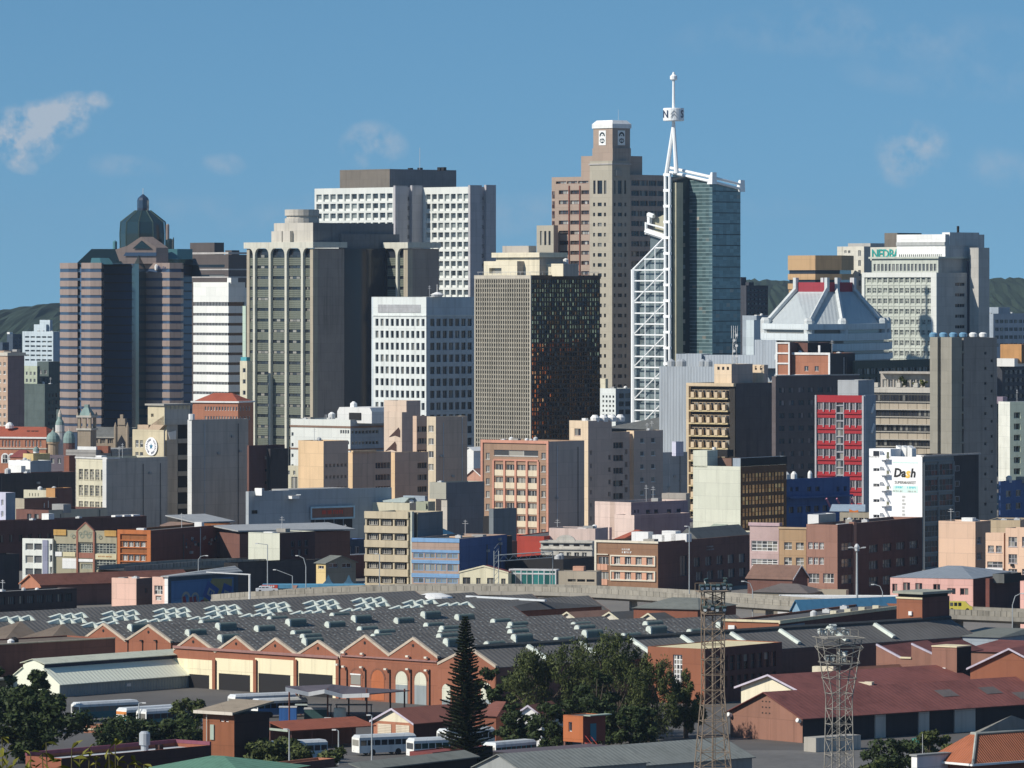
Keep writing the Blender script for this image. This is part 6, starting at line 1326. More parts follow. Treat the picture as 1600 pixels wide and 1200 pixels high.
 b.sub(1056,1096,1110,553,8,pg,z0=b.h-.5);b.sub(1099,1182,1190,555,9,pg,z0=b.h-.5);b.sub(1179,1213,1225,531,4,pg,z0=b.h-.5)
 for px in(1049,1062,1066,1098,1107):k=M();x=b.lx(px,3);k.lathe([(1.4,b.h-.4),(1.4,b.h+1.6),(.2,b.h+2.4)],10,c=(x,3));k.obj('water_tank',mat('zinc',(.5,.53,.55),rough=.4,metal=.3),b.root)
 # blank cream stepped wall with bronze glazed flank
 D=1470;cw=mat('cream_blank',(.62,.63,.52),stain=.12,streak=.25);b=B('office_block','blank stepped cream party wall with copper-glazed flank',1083,1157,1229,729,D,34);bw=mat('bronze_spandrel',(.16,.075,.03),stain=.2);L,Rr,h=b.L,b.Rr,b.h
 gm=glass('copper_mirror',(.85,.55,.28),curtain=(.8,.5,.25),share=.2,rough=.06,metal=1.0,spread=.5)
 b.main(cw,bw,rh=b.gr(1160,1226,13,.86,736,826,5,.74),st=style(gm,mat('bronze_frame',(.045,.038,.036)),nx=0,ny=1,d=.12,fw=.08),par=.4);x0=-L;x1=b.lx(1105,0);k=M();k.box(x0,x1,0,5,h-.4,b.zz(705));k.obj('raised_wall',cw,b.root)
 b.sub(1106,1143,1160,716,5,mat('brown_sheet',(.20,.115,.085)),z0=h-1);k=M();k.box(b.lx(1108,6),b.lx(1130,6),8,11,b.zz(716),b.zz(705));k.obj('water_tank',DARK(),b.root)
 k=M();k.tube((b.lx(1116,8),8,b.zz(705)),(b.lx(1116,8),8,b.zz(701)),.5,8);k.obj('vent',WHITE(),b.root);b.sub(1145,1157,1230,716,3,mat('slate_blue',(.2,.25,.3)),DARK(),z0=h-.4)
 # blue walled block
 rb2=mat('royal_blue_wall',(.05,.10,.24));b=B('warehouse','royal blue walled block with pink ramp struts and white roof clutter',1218,1227,1328,749,1500,40);b.main(rb2,rb2,rh=b.gr(1232,1250,2,.5,761,768,1,1)+b.gr(1258,1284,2,.5,760,768,1,1)+b.gr(1304,1326,2,.4,760,768,1,1)+b.gr(1230,1322,7,.6,790,800,1,1),st=style(GLD(),rb2),par=.3)
 k=M();y=b.ly(1228,0);k.box(.05,1.5,y,b.Rr-.5,b.zz(778,0,10),b.zz(775,0,10));k.obj('ledge',rb2,b.root)
 for(px,w)in((1231,1.6),(1243,1.4),(1268,1.0)):k=M();y=b.ly(px,-1);k.lathe([(w*.6,b.h-.2),(w*.6,b.h+1.2),(.3,b.h+1.9)],8,c=(-1.5,y));k.obj('roof_vent',WHITE(),b.root)
 pkm=mat('pink_strut',(.55,.22,.30));
 for(pa,pb_)in((1291,1299),(1307,1316),(1330,1337)):k=M();ya,yb=b.ly(pa,3),b.ly(pb_,3);k.tube((3,ya,b.zz(779,3,ya)),(3.4,yb,b.zz(799,3,yb)),.35,4);k.obj('pink_strut',pkm,b.root)
 b=B('low_building','low canopy with orange sign between the blue block and the white painted flats',1312,1362,1366,801,1455,12);b.main(mat('tan_pier',(.46,.39,.27)),lh=b.gl(1317,1358,5,.8,809,818,1,1),par=.1);k=M();x0,x1=b.lx(1327,1),b.lx(1341,1);k.ext([(x0,1,b.h),(x1,1,b.h),(x1,1.0,b.h+.6),((x0+x1)/2,1.0,b.h+.35),(x0,1.0,b.h+.8)],(0,.2,0));k.obj('orange_sign',mat('orange_sign',(.75,.22,.05)),b.root);k=M();k.ext([(b.lx(1296,3),3,b.h+.1),(b.lx(1352,3),3,b.h+.1),(b.lx(1352,8),8,b.h+1.6),(b.lx(1300,8),8,b.h+1.6)],(0,0,.15));k.obj('roof',mat('pale_blue_sheet',(.30,.38,.46)),b.root)
 # white painted block with the big advert
 D=1430;wp=mat('fresh_white',(.84,.84,.82),stain=.04,streak=.08);b=B('office_block','dazzling white end wall with a painted Dash advert, escape balconies and dark glazed flank',1358,1441,1530,714,D,36);L,Rr,h=b.L,b.Rr,b.h;yg=b.ly(1490,0);dkb=mat('black_wall',(.035,.032,.035));grd=mat('grey_grid',(.20,.225,.235));xs=b.lx(1391,0)
 st=style(GLD(),mat('white_frame2',(.6,.6,.6)),nx=1,d=.25)
 lh=b.gl(1364.5,1374,1,1,705.8,714,1,1);lh+=[h_ for i in range(5)for h_ in b.gl(1364.5,1374.5,1,1,731.5+i*24.2,736.5+i*24.2,1,1)]
 b.block(-L,0,0,yg,0,h,wp,grd,lh=[q for q in lh if q[3]<h-.3],st=st,par=.5);xa=b.lx(1391.5,0);k=M();k.box(-L,xa,0,6,h-.4,b.zz(702.5));k.obj('stair_head',wp,b.root)
 k=M();k.box(b.lx(1364.5,0),b.lx(1374,0),-.02,.0,b.zz(714),b.zz(706));k.obj('head_window',GLD(),b.root)
 # recessed escape bays with sloping flights
 gb=mat('deep_shadow_paint',(.14,.15,.10));x1=b.lx(1379,0);x2=b.lx(1389.5,0)
 for i in range(6):
  py=718+i*24.2;z=b.zz(py)
  k=M();k.box(x1,x2,-1.5,-.01,z-.25,z);k.box(x1,x1+.15,-1.5,-.02,z,z+1.9);k.box(x1+.15,x2,-1.5,-1.4,z,z+.95);k.obj('escape_landing',wp,b.root)
  k=M();k.ext([(x1+.2,-.9,z-.28),(x2,-.9,z-3.0),(x2,-.9,z-2.5),(x1+.7,-.9,z-.28)],(0,.8,0));k.obj('stair_flight',wp,b.root)
  k=M();k.box(x2-.75,x2-.05,-.02,-.006,z+.05,z+1.7);k.obj('escape_door',gb,b.root)
 # glazed flank: two bays by eight floors
 k=M();ybs=[b.ly(p,0)for p in(1443,1465.5,1489)]
 fl=23.9*D/F;gst=style(glass('flank_glass',(.025,.035,.042),curtain=(.14,.05,.05),share=.25),grd,nx=3,d=.05,fw=.1,ny=1)
 for f in range(8):
  for i in range(2):inst('window',win_mesh(ybs[i+1]-ybs[i]-.5,fl-.7,gst),b.root,(.08,ybs[i]+.25,h-1.2-fl*(f+1)),(0,0,R(90)))
  k.box(.02,.3,ybs[0],ybs[2],h-1.1-fl*f-.2,h-1.1-fl*f+.2)
 for y in ybs:k.box(.015,.34,y-.2,y+.2,0,h-1.4)
 k.obj('flank_grid',grd,b.root)
 rh=b.gr(1492,1500,1,.8,720,720+23.9*6,6,.36);x_,=(0,)
 b.block(-14,-.15,yg+.01,Rr,0,h,dkb,dkb,rh=rh,st=style(GLD(),mat('grey_trim',(.45,.44,.46)),nx=0,d=-.02),name='dark_flank',par=.3)
 k=M();k.box(-.3,.4,0,Rr+.2,h+.01,h+.4);k.obj('coping',mat('pale_trim',(.42,.40,.38)),b.root)
 for i in range(3):k=M();x=b.lx(1400+i*9,5);k.ext([(x,5,h-.2),(x+1.3,5,h-.2),(x+1.3,5,h+1.9),(x,5,h+2.6)],(0,2,0));k.obj('skylight',WHITE(),b.root)
 # painted advert: flat print on the wall
 ink=mat('advert_black',(.02,.02,.02),stain=.02);org=mat('advert_orange',(.95,.52,.10),stain=.02);teal=mat('advert_teal',(.10,.55,.60),stain=.02);mint=mat('advert_mint',(.62,.80,.74),stain=.05);gy=mat('advert_grey',(.36,.36,.33),stain=.1)
 t=thing('painted_advert','painted supermarket advert reading Dash on the white end wall','advert',b.root.matrix_basis@Vector((b.lx(1414.5,0),-.02,b.zz(740.5,-6,0))),-b.a);s=D/F/b.ca*1.02;sv_=D/F
 k=M();k.box(-18.5*s,18.5*s,-.01,0,17*sv_,19*sv_);k.obj('top_strip',mint,t)
 def word(txt,size,m_,x,z,**kw):return inst('lettering',text_mesh(txt,size,m_,**kw),t,(x,-.03,z),(R(90),0,0))
 word('Da',3.0,ink,-8.3*s,1.2*sv_,shear=.16,bold=.10);word('h',3.0,ink,11.2*s,1.2*sv_,shear=.16,bold=.10);word('s',3.4,org,3.6*s,1.0*sv_,shear=.16,bold=.13)
 word('SUPERMARKET',.95,gy,0,-13.5*sv_,bold=.02);k=M();k.box(-18.5*s,18.5*s,-.012,0,-29*sv_,-18.2*sv_);k.obj('mint_panel',mint,t)
 for(x0_,w_,z_,h_,m_,sd_)in((-15,13,-22.5,3,teal,1),(3,13,-22.5,3,teal,2),(-18,15,-28.2,2.2,gy,3),(4,14,-28.2,2.2,gy,4)):kind(scribble(w_*s,h_*sv_,sd_).obj('small_print',m_,t,(x0_*s,-.02,z_*sv_)),'stuff')
 for i in range(9):k=M();r_=random.Random(i);zz_=-(34+i*5.6)*sv_;k.box(-4.5*s,(-1.5+r_.uniform(0,2))*s,-.012,0,zz_-.55,zz_);k.obj('upright_print',mat('advert_faded',(.50,.50,.48),stain=.2),t)
right_mid()
def right_edge():
 pe=mat('peach_pink',(.72,.50,.36),stain=.08);ps=mat('peach_shaded',(.50,.32,.22),stain=.12);st=style(GLP(),mat('grey_trim',(.45,.44,.46)),nx=2,ny=1,d=.25,sill=.1)  # ps: the peach paint, darker where the face is in shade
 b=B('apartment_block','peach flats with big blank sunlit wall and grey roof',1466.5,1524,1548,815,1300,30);b.main(pe,ps,rh=b.gr(1526,1534,1,.9,832,905,3,.45),st=st,par=.3,roof=ROOFL())
 b=B('apartment_block','peach flats bay with paired windows and a dark verandah',1540,1568.5,1576,833,1290,30);b.main(pe,ps,lh=b.gl(1542,1567,2,.74,852.5,863,1,1)+b.gl(1542.5,1566.5,1,1,877.5,887,1,1),st=st,par=.3);k=M();k.box(b.lx(1541,0),b.lx(1568,0),-.5,-.01,b.zz(899),b.zz(888));k.obj('verandah_wall',WHITE(),b.root)
 b=B('apartment_block','peach flats with white casements cut by the right edge',1571,1625,1640,826,1285,30);b.main(pe,ps,lh=b.gl(1575,1590,1,.9,839,854,1,1)+b.gl(1596,1614,1,.9,839,854,1,1)+b.gl(1575,1590,1,.9,866,880,1,1)+b.gl(1575,1590,1,.9,889,898,1,1)+b.gl(1596,1614,1,.9,889,898,1,1),st=st,par=.3);k=M();k.box(b.lx(1580,0),b.lx(1584,0),-.5,-.01,b.zz(886),b.zz(882));k.obj('air_conditioner',DARK(),b.root)
 b=B('apartment_block','peach parapet wall behind the grey roof at right',1545,1594,1606,813,1360,12);b.main(mat('peach_pale',(.62,.48,.31)),ps,par=.2)
 # pink house with grey hip roof
 pk=mat('rose_pink',(.72,.42,.36),stain=.08);g=gable_house('house','rose pink house with grey hipped roof by the flyover',1391,1520.5,1590,904.5,884,1225,22,pk,mat('zinc_sheet',(.26,.29,.32),rough=.5,ribs=(.8,'X',.05)),gable='right',hip=.42,over=.1,wr=mat('oxblood_wall',(.12,.04,.03)),lh=[(1394,1402,1,1,912,926,1,1),(1411,1422,1,1,910,923,1,1),(1430,1441,1,1,911,924,1,1),(1458,1469,1,1,912.5,923,1,1),(1480,1493,1,1,919,929,1,1),(1500,1513,1,1,919,930,1,1)],st=style(GLD(),pk,nx=1,d=.25))
 b=B('low_building','dark oxblood warehouse wall at the right edge behind the flyover',1540,1546,1640,904,1215,30);b.main(mat('oxblood_wall',(.12,.04,.03)),mat('dark_oxblood',(.055,.022,.025),stain=.3));b.sub(1551,1569,1596,897,2,mat('grey_slate',(.13,.135,.13)),DARK(),z0=b.h-1)
 b=B('low_building','thin pink gable end at the right edge of the road',1594,1612,1640,930,1170,30);b.main(pk,par=.1);b.sub(1594,1606,1620,908,6,pk,z0=0)
right_edge()
# -- flyover, depot and foreground buildings
def flyover(name,label,pts,zw,par_m,deck=1.3,wid=9.0,pil=True):
 """pts: (column, row of parapet top, distance) along the near edge"""
 A=[P(*p)for p in pts];t=thing(name,label,'flyover',(A[0].x,A[0].y,0));o=Vector((A[0].x,A[0].y,0));Q=[]
 for i in range(len(A)-1):
  n=6
  for k in range(n):
   u=k/n;p0=A[max(i-1,0)];p1=A[i];p2=A[i+1];p3=A[min(i+2,len(A)-1)]
   Q.append(.5*(2*p1+(p2-p0)*u+(2*p0-5*p1+4*p2-p3)*u*u+(3*p1-p0-3*p2+p3)*u**3)-o)
 Q.append(A[-1]-o);N=[]
 for i in range(len(Q)):
  d=(Q[min(i+1,len(Q)-1)]-Q[max(i-1,0)]);d.z=0;d.normalize();N.append(Vector((-d.y,d.x,0)))
 def sweep(sec,mt,nm):
  k=M();n=len(sec)
  for q,nn in zip(Q,N):
   for(a,z)in sec:p=q+nn*a;k.v.append((p.x,p.y,q.z+z))
  for i in range(len(Q)-1):
   for j in range(n):
    l=(j+1)%n;k.f.append((i*n+j,(i+1)*n+j,(i+1)*n+l,i*n+l));k.m.append(0)
  k.obj(nm,mt,t)
 sweep([(0,0),(.25,0),(.25,-1.0),(0,-1.0)],par_m,'parapet');sweep([(wid,0),(wid+.25,0),(wid+.25,-1.0),(wid,-1.0)],par_m,'parapet')
 sweep([(-.15,-1.02),(wid+.4,-1.02),(wid+.4,-1.02-deck*.6),(wid-1.5,-1.02-deck),(1.5,-1.02-deck),(-.15,-1.02-deck*.6)],mat('deck_concrete',(.30,.28,.24),stain=.35,streak=.4),'deck')
 sweep([(.4,-.97),(wid-.1,-.97),(wid-.1,-1.01),(.4,-1.01)],mat('road_asphalt',(.06,.06,.06)),'roadway')
 jt=M();jt.box(-.03,.03,-.04,.0,-1.0,.01);me=jt.mesh('parapet_joint',[mat('joint_dark',(.10,.095,.08))])
 for i in range(2,len(Q)-1):
  d=Q[i+1]-Q[i]
  for u in(0,.5):p=Q[i]+d*u;inst('parapet_joint',me,t,(p.x,p.y,p.z),(0,0,math.atan2(d.y,d.x)))
 if pil:
  for i in range(3,len(Q),5):
   p=Q[i]+N[i]*wid*.5;k=M();k.lathe([(.8,0),(.8,p.z-2.2),(1.6,p.z-1.5)],10,c=(p.x,p.y));k.obj('pier',CONC(),t)
flyover('flyover','long curving concrete flyover passing behind the depot roofs',[(330,929,1215),(400,924,1205),(560,917,1195),(700,915.5,1185),(860,917,1170),(1000,923,1140),(1120,931,1115),(1270,941,1088),(1400,948,1078),(1500,952.5,1072),(1610,957,1066),(1720,962,1060),(1950,970,1045)],9,mat('parapet_concrete',(.33,.305,.255),stain=.5,streak=.6,scale=.4),wid=10)
flyover('ramp','thin upper road ramp in front of the orange shop building',[(195,885,1290),(260,880.5,1300),(330,876,1310),(430,873,1330),(520,873,1345)],7,mat('parapet_grey',(.30,.29,.26),stain=.35,streak=.5),wid=8,deck=1.0)
RD=lambda:mat('depot_roof_sheet',(.135,.13,.124),spec=.12,stain=.55,streak=.0,scale=.12,rough=.75,ribs=(1.1,'Y',.06))
def depot():
 a=45;D=965;b=B('bus_depot','huge multi-bay brick bus depot with dark grey ridged roofs, white vents and skylights',532,690,760,1027,D,a,'depot');root=b.root
 br=mat('depot_brick',(.28,.105,.058),stain=.22,streak=.2,scale=.3);cop=mat('stone_coping',(.50,.42,.33),stain=.2);rm=RD();wh=mat('skylight_white',(.60,.66,.60),stain=.35);gr=mat('vent_green',(.13,.17,.15),rough=.5);cr=mat('depot_cream',(.78,.70,.48),stain=.1)
 tile=mat('glass_tile',(.32,.33,.31),rough=.25,stain=.1)
 r=random.Random(5)
 def bay(pl,yl,pp,yp,pr,yr,y0,y1,wall=True,tubes=(),saddles=(),tiles=True,long=(),hip=False):
  """one ridged bay; left foot, peak, right foot given as photo columns and rows on the plane y = y0"""
  xl,xp,xr=b.lx(pl,y0),b.lx(pp,y0),b.lx(pr,y0);zl,zp,zr=b.zz(yl,xl,y0),b.zz(yp,xp,y0),b.zz(yr,xr,y0)
  k=M();t=.12
  for(p,q)in(((xl,zl),(xp,zp)),((xp,zp),(xr,zr))):k.ext([(p[0],y0+.3,p[1]),(q[0],y0+.3,q[1]),(q[0],y0+.3,q[1]-t),(p[0],y0+.3,p[1]-t)],(0,y1-y0-.3,0))
  k.obj('roof',rm,root)
  g=M();g.ext([(xl,y1-.01,0),(xl,y1-.01,zl-.1),(xp,y1-.01,zp-.1),(xr,y1-.01,zr-.1),(xr,y1-.01,0)],(0,.3,0));g.obj('back_wall',br,root)
  if hip:
   g=M();g.q([(xl,y0-9,zl-.4),(xr,y0-9,zr-.4),(xp,y0+.3,zp)]),g.q([(xl,y0-9,zl-.4),(xp,y0+.3,zp),(xl,y0+.3,zl)]),g.q([(xr,y0-9,zr-.4),(xr,y0+.3,zr),(xp,y0+.3,zp)]);g.obj('hip_end',mat('brown_flat_roof',(.16,.125,.095),stain=.4),root)
  elif wall:
   g=M();g.ext([(xl,y0,0),(xr,y0,0),(xr,y0,zr),(xp,y0,zp),(xl,y0,zl)],(0,.28,0));g.obj('gable_wall',br,root)
   c=M()
   for(p,q)in(((xl,zl),(xp,zp)),((xp,zp),(xr,zr))):c.ext([(p[0],y0-.12,p[1]-.12),(q[0],y0-.12,q[1]-.12),(q[0],y0-.12,q[1]+.34),(p[0],y0-.12,p[1]+.34)],(0,.55,0))
   c.obj('coping',cop,root)
   k=M();k.tube((xp,y0-.05,zp-1.1),(xp,y0,zp-1.1),.28,8);k.obj('gable_vent',DARK(),root)
  s=(zp-zr)/(xr-xp)
  if tiles:
   k=M()
   for row in range(5):
    x=xp+(xr-xp)*(.16+.155*row);z=zp-s*(x-xp)+.03;y=y0+1.5
    while y<y1-1:
     if r.random()<.82:k.q([(x-.14,y,z+.14*s),(x+.14,y,z-.14*s),(x+.14,y+.42,z-.14*s),(x-.14,y+.42,z+.14*s)])
     y+=1.75
   kind(k.obj('glass_tiles',tile,root),'stuff')
  for(f,y)in tubes:
   x=xp+(xr-xp)*f;z=zp-s*(x-xp);inst('roof_vent',TUBE,root,(x,y,z+.18))
  for y in saddles:inst('skylight',SADDLE,root,(xp+(xr-xp)*.2,y,zp-s*(xr-xp)*.2)).scale=(1.0,.62,.66)
  for y in long:inst('skylight',LONG,root,(xp+(xr-xp)*.12,y,zp-s*(xr-xp)*.12),(0,math.atan(s),0))
  return xl,xp,xr,zl,zp,zr
 k=M();n=8;pr=[(.62*math.cos(R(180*i/n)),.32+.62*math.sin(R(180*i/n)))for i in range(n+1)]
 k.ext([(-.62,0,-.5)]+[(-p[0]*-1,0,p[1])for p in pr][::-1]+[(.62,0,-.5)],(0,.35,0),0);k.ext([(-.56,.36,-.5)]+[(p[0]*.92,.36,p[1]-.03)for p in pr][::-1]+[(.56,.36,-.5)],(0,3.9,0),1);TUBE=k.mesh('roof_vent',[wh,gr])
 k=M();sl=.52;A_=[(-.34,-3.6,.02),(.34,-3.6,-.02)]
 k.loft([(-.4,-3.8,-.1),(.4,-3.8,-.5),(.34,-3.6,.16),(-.34,-3.6,.3)],[(-.4,1.2,-.1),(.4,1.2,-.5),(.34,1.0,1.05),(-.34,1.0,1.15)],0)
 k.loft([(.35,1.2,-.6),(.35,.5,-.6),(.35,.5,.95),(.35,1.2,.95)],[(2.7,1.2,-1.7),(2.7,.8,-1.7),(2.7,.8,-1.1),(2.7,1.2,-1.1)],0)
 SADDLE=k.mesh('skylight',[wh])
 k=M();P0=[(0,-.5,.05),(0,-.3,.55),(0,.3,.55),(0,.5,.05)];k.loft(P0,[(5.0,p[1],p[2])for p in P0],0);k.q(P0[::-1],0);LONG=k.mesh('skylight',[wh])
 # left bays with saddle skylights crossing their ridges
 for i,(pk,py,off)in enumerate(((96,975,2),(30,970.5,4),(-38,966,2),(-108,962,0))):
  bay(pk-34,py+24,pk,py,pk+33,py+26,12,150-4*i,tiles=False,hip=True,
   saddles=[y0+j*2.7+off for y0 in range(16,118-4*i,13)for j in range(3)]if i<3 else[])
 # the two plain gables
 def T(n,s=0):return[(.38+.28*((i+s)%2),4+i*8.5+s*2.0+r.uniform(-.8,.8))for i in range(n)]
 bay(127,1001.5,161.5,976,196,1002,8,100,tubes=[(f,y+8)for f,y in T(8)])
 bay(196,1002,232,978,267,1004,8,100,tubes=[(f,y+8)for f,y in T(9,1)])
 x=b.lx(267,8);k=M();k.box(x-.3,x,8.4,100,0,b.zz(1004,x,8));k.obj('side_wall',br,root)
 for px in(199,222,244):k=M();x=b.lx(px,7.8);k.tube((x,7.9,0),(x,7.9,b.zz(1001,x,8)),.09,5);k.box(x-.5,x+.1,7.6,7.98,b.zz(1002,x,8),b.zz(1000,x,8));k.obj('downpipe',DARK(),root)
 # four bays over the cream doors
 e=[(271,1016),(302,993),(336.5,1019),(369,996),(400,1021.5),(430,999),(464,1024),(497,1003),(532,1027.5)]
 for i in range(4):bay(*e[2*i],*e[2*i+1],*e[2*i+2],0,92,tubes=T(9,i%2))
 # two taller brick gables
 bay(532,1021,570,994.5,607.5,1024.5,-.6,92,tubes=T(9,1));bay(607.5,1024.5,645.5,998.5,684,1028,-.6,92,tubes=T(9,0))
 k=M();x=b.lx(684,-.6);k.box(x-.35,x,0,92,0,b.zz(1029,x,0));k.obj('side_wall',br,root)
 # parapet band, cream door bays
 xw0,xw1=b.lx(272,0),b.lx(530,0);k=M();zb=b.zz(1031,-10,0);k.box(xw0,xw1,-.35,-.01,b.zz(1029.5,xw1,0),b.zz(1025.5,xw1,0));k.obj('string_course',mat('mauve_band',(.30,.16,.14)),root)
 for(pa,pb)in((268,334),(338,398),(400,461),(463,527)):
  xa,xb=b.lx(pa,0),b.lx(pb,0);zt=b.zz(1032,xb,0);zo=b.zz(1055.5,xb,0);w=.9
  k=M();k.box(xa,xb,-.25,-.01,zo,zt);k.box(xa,xa+w,-.25,-.01,0,zo);k.box(xb-w,xb,-.25,-.01,0,zo);k.obj('door_surround',cr,root)
  k=M();k.box(xa+w,xb-w,-.14,-.012,0,zo);k.obj('door_opening',DARK(),root)
  k=M();xp=xb+.5;k.box(xp-.45,xp+.3,-.45,-.01,0,zt+.2);k.obj('pilaster',br,root);k=M();k.tube((xp+.5,-.3,0),(xp+.5,-.3,zt),.1,5);k.obj('downpipe',DARK(),root)
 # details on the tall brick front: arches, blind arches, pipes, lamps
 y=-.6;k=M();xa,xb=b.lx(534,y),b.lx(684,y);k.box(xa,xb,y-.3,y-.01,b.zz(1035,xb,y),b.zz(1032.5,xb,y));k.obj('string_course',mat('mauve_band',(.30,.16,.14)),root)
 def arch(px0,px1,py_top,py_b,fill_top,fill_bot,spl,nm):
  x0,x1=b.lx(px0,y),b.lx(px1,y);rr=(x1-x0)/2;xc=(x0+x1)/2;zt=b.zz(py_top,xc,y)-rr;zs=b.zz(spl,xc,y);zbm=b.zz(py_b,xc,y)
  k=M();k.ext([(xc+rr*math.cos(R(180-15*i)),y-.06,zt+rr*math.sin(R(15*i)))for i in range(13)][::-1]+[(x0,y-.06,zs),(x1,y-.06,zs)],(0,.05,0));k.obj(nm+'_head',fill_top,root)
  k=M();k.box(x0,x1,y-.055,y-.01,zbm,zs-.002);k.obj(nm+'_leaf',fill_bot,root)
  k=M();
  for i in range(12):
   a0,a1=R(15*i),R(15*i+15);k.q([(xc+rr*math.cos(a0),y-.1,zt+rr*math.sin(a0)),(xc+(rr+.3)*math.cos(a0),y-.1,zt+(rr+.3)*math.sin(a0)),(xc+(rr+.3)*math.cos(a1),y-.1,zt+(rr+.3)*math.sin(a1)),(xc+rr*math.cos(a1),y-.1,zt+rr*math.sin(a1))])
  k.obj(nm+'_ring',mat('ring_brick',(.22,.09,.055)),root)
 gd=mat('grey_door',(.27,.31,.32));paleg=mat('arch_cream',(.62,.62,.50));orb=mat('bright_brick',(.42,.13,.05),stain=.15)
 arch(618.5,637,1048.5,1103,paleg,gd,1070,'arched_door');arch(648,666.5,1050,1103,paleg,gd,1071,'arched_door');arch(580.5,600.5,1046.5,1094,orb,orb,1070,'blind_arch');arch(548.5,566,1046,1094,br,br,1062,'blind_arch')
 x0,x1=b.lx(549,y),b.lx(564,y);k=M();k.box(x0,x1,y-.12,y-.07,b.zz(1069,x0,y),b.zz(1054,x0,y));k.obj('window',GLP(),root);k=M();k.box(x0-.1,x1+.1,y-.2,y-.12,b.zz(1054,x0,y),b.zz(1052,x0,y));k.box(x0-.1,x1+.1,y-.2,y-.12,b.zz(1072.5,x0,y),b.zz(1070.5,x0,y));k.obj('window_trim',WHITE(),root)
 for(px,py)in((540,1019),(569,1021),(640,1025),(669,1027),(530,1038),(540,1041),(568,1042),(606,1045),(640,1045),(669,1047)):
  xx=b.lx(px,y);k=M();z=b.zz(py,xx,y);k.box(xx-.3,xx+.3,y-.75,y-.3,z-.18,z+.12);k.tube((xx,y,z-.3),(xx,y-.5,z),.06,4);k.obj('wall_lamp',mat('lamp_cream',(.7,.68,.58)),root)
 for px in(531,543,572,610,643,672):k=M();xx=b.lx(px,y);k.tube((xx,y-.15,0),(xx,y-.15,b.zz(1046 if px>540 else 1030,xx,y)),.11,5);k.obj('downpipe',DARK(),root)
 # right hand bay: roof with long skylights, brick gable half hidden by the pine
 X=bay(684,1038,733,1013,775,1043,-4,118,tiles=False,long=[9+12.5*i for i in range(8)])
 xl,xp,xr,zl,zp,zr=X
 k=M();k.box(xr-.3,xr,-4,118,0,zr-.1);k.obj('side_wall',mat('dark_brick',(.115,.06,.05)),root)
 k=M();k.tube((xp,-3.7,zp+.1),(xp,118,zp+.1),.45,6);k.obj('ridge_cap',mat('ridge_dark',(.06,.065,.065)),root)
 for(p0,p1)in((691,704),(752,768)):
  x0,x1=b.lx(p0,-4),b.lx(p1,-4);rr=(x1-x0)/2;xc=(x0+x1)/2;z=b.zz(1078,xc,-4);k=M()
  k.ext([(xc+rr*math.cos(R(180-20*i)),-4.06,z+rr*math.sin(R(20*i)))for i in range(10)][::-1]+[(x0,-4.06,z-1.6),(x1,-4.06,z-1.6)],(0,.05,0));k.obj('arched_door_head',paleg,root);k=M();k.box(x0,x1,-4.055,-4.01,0,z-1.61);k.obj('arched_door_leaf',gd,root)
 # ridge vents on the roofs of middle bays, more bays behind on the right
 bay(700,1018,730,997,764,1020,30,112,wall=False,tubes=[(f,y+30)for f,y in T(7)])
 return b
dep=depot()
def depot_rear():
 rm=mat('plain_dark_sheet',(.085,.085,.086),stain=.35,scale=.1,rough=.8);br=BRICK();cr=mat('cream_gable',(.58,.55,.46),stain=.2)
 g=gable_house('store_hall','broad plain dark roofed hall behind the depot with a pale gutter',640,760,940,957,939,1120,45,br,rm,gable='right',hip=.1)
 k=M();k.box(-g.L-.3,.3,g.Rr*.5-.3,g.Rr*.5+.3,g.zr,g.zr+.35);k.obj('ridge_cap',mat('white_gutter',(.62,.66,.68)),g.root)
 g=gable_house('store_hall','low dark roofed hall between the depot and the flyover with curved white roof end',560,690,735,941,931,1150,20,mat('pale_aqua',(.45,.52,.50)),rm,gable='right');k=M();k.box(-g.L-.5,.5,-.9,-.45,g.h-.2,g.h+.3);k.obj('gutter',mat('white_gutter',(.62,.66,.68)),g.root);k=M()
 k.lathe([(4.2,g.h),(3.6,g.h+1.0),(1.6,g.h+1.6)],16,c=(g.lx(670,0),3));k.obj('dome_light',WHITE(),g.root)
 for i,(px,py)in enumerate(((889,957),(955,957),(1016,959),(1083,966))):
  gable_house('gabled_shed',['small shed with cream gable end and brown roof behind the depot roofs','second cream-gabled shed with dark roof and chimney, behind the depot roofs','third cream-gabled shed, dark roofed, beside the grey hipped store','cream-gabled shed nearest the brick offices behind the depot roofs'][i],px-17,px+15,px+75,py+12,py,1085-6*i,45,cr,[mat('brown_sheet',(.20,.115,.085)),rm][i>0],gable='left',trim=CREAM(),wr=br,group='cream-gabled sheds behind the depot')
 gable_house('store_hall','grey hipped store roof tucked under the flyover',990,1090,1150,952,934,1075,25,br,mat('grey_green_sheet',(.17,.18,.16),stain=.3),gable='right',hip=.3)
depot_rear()
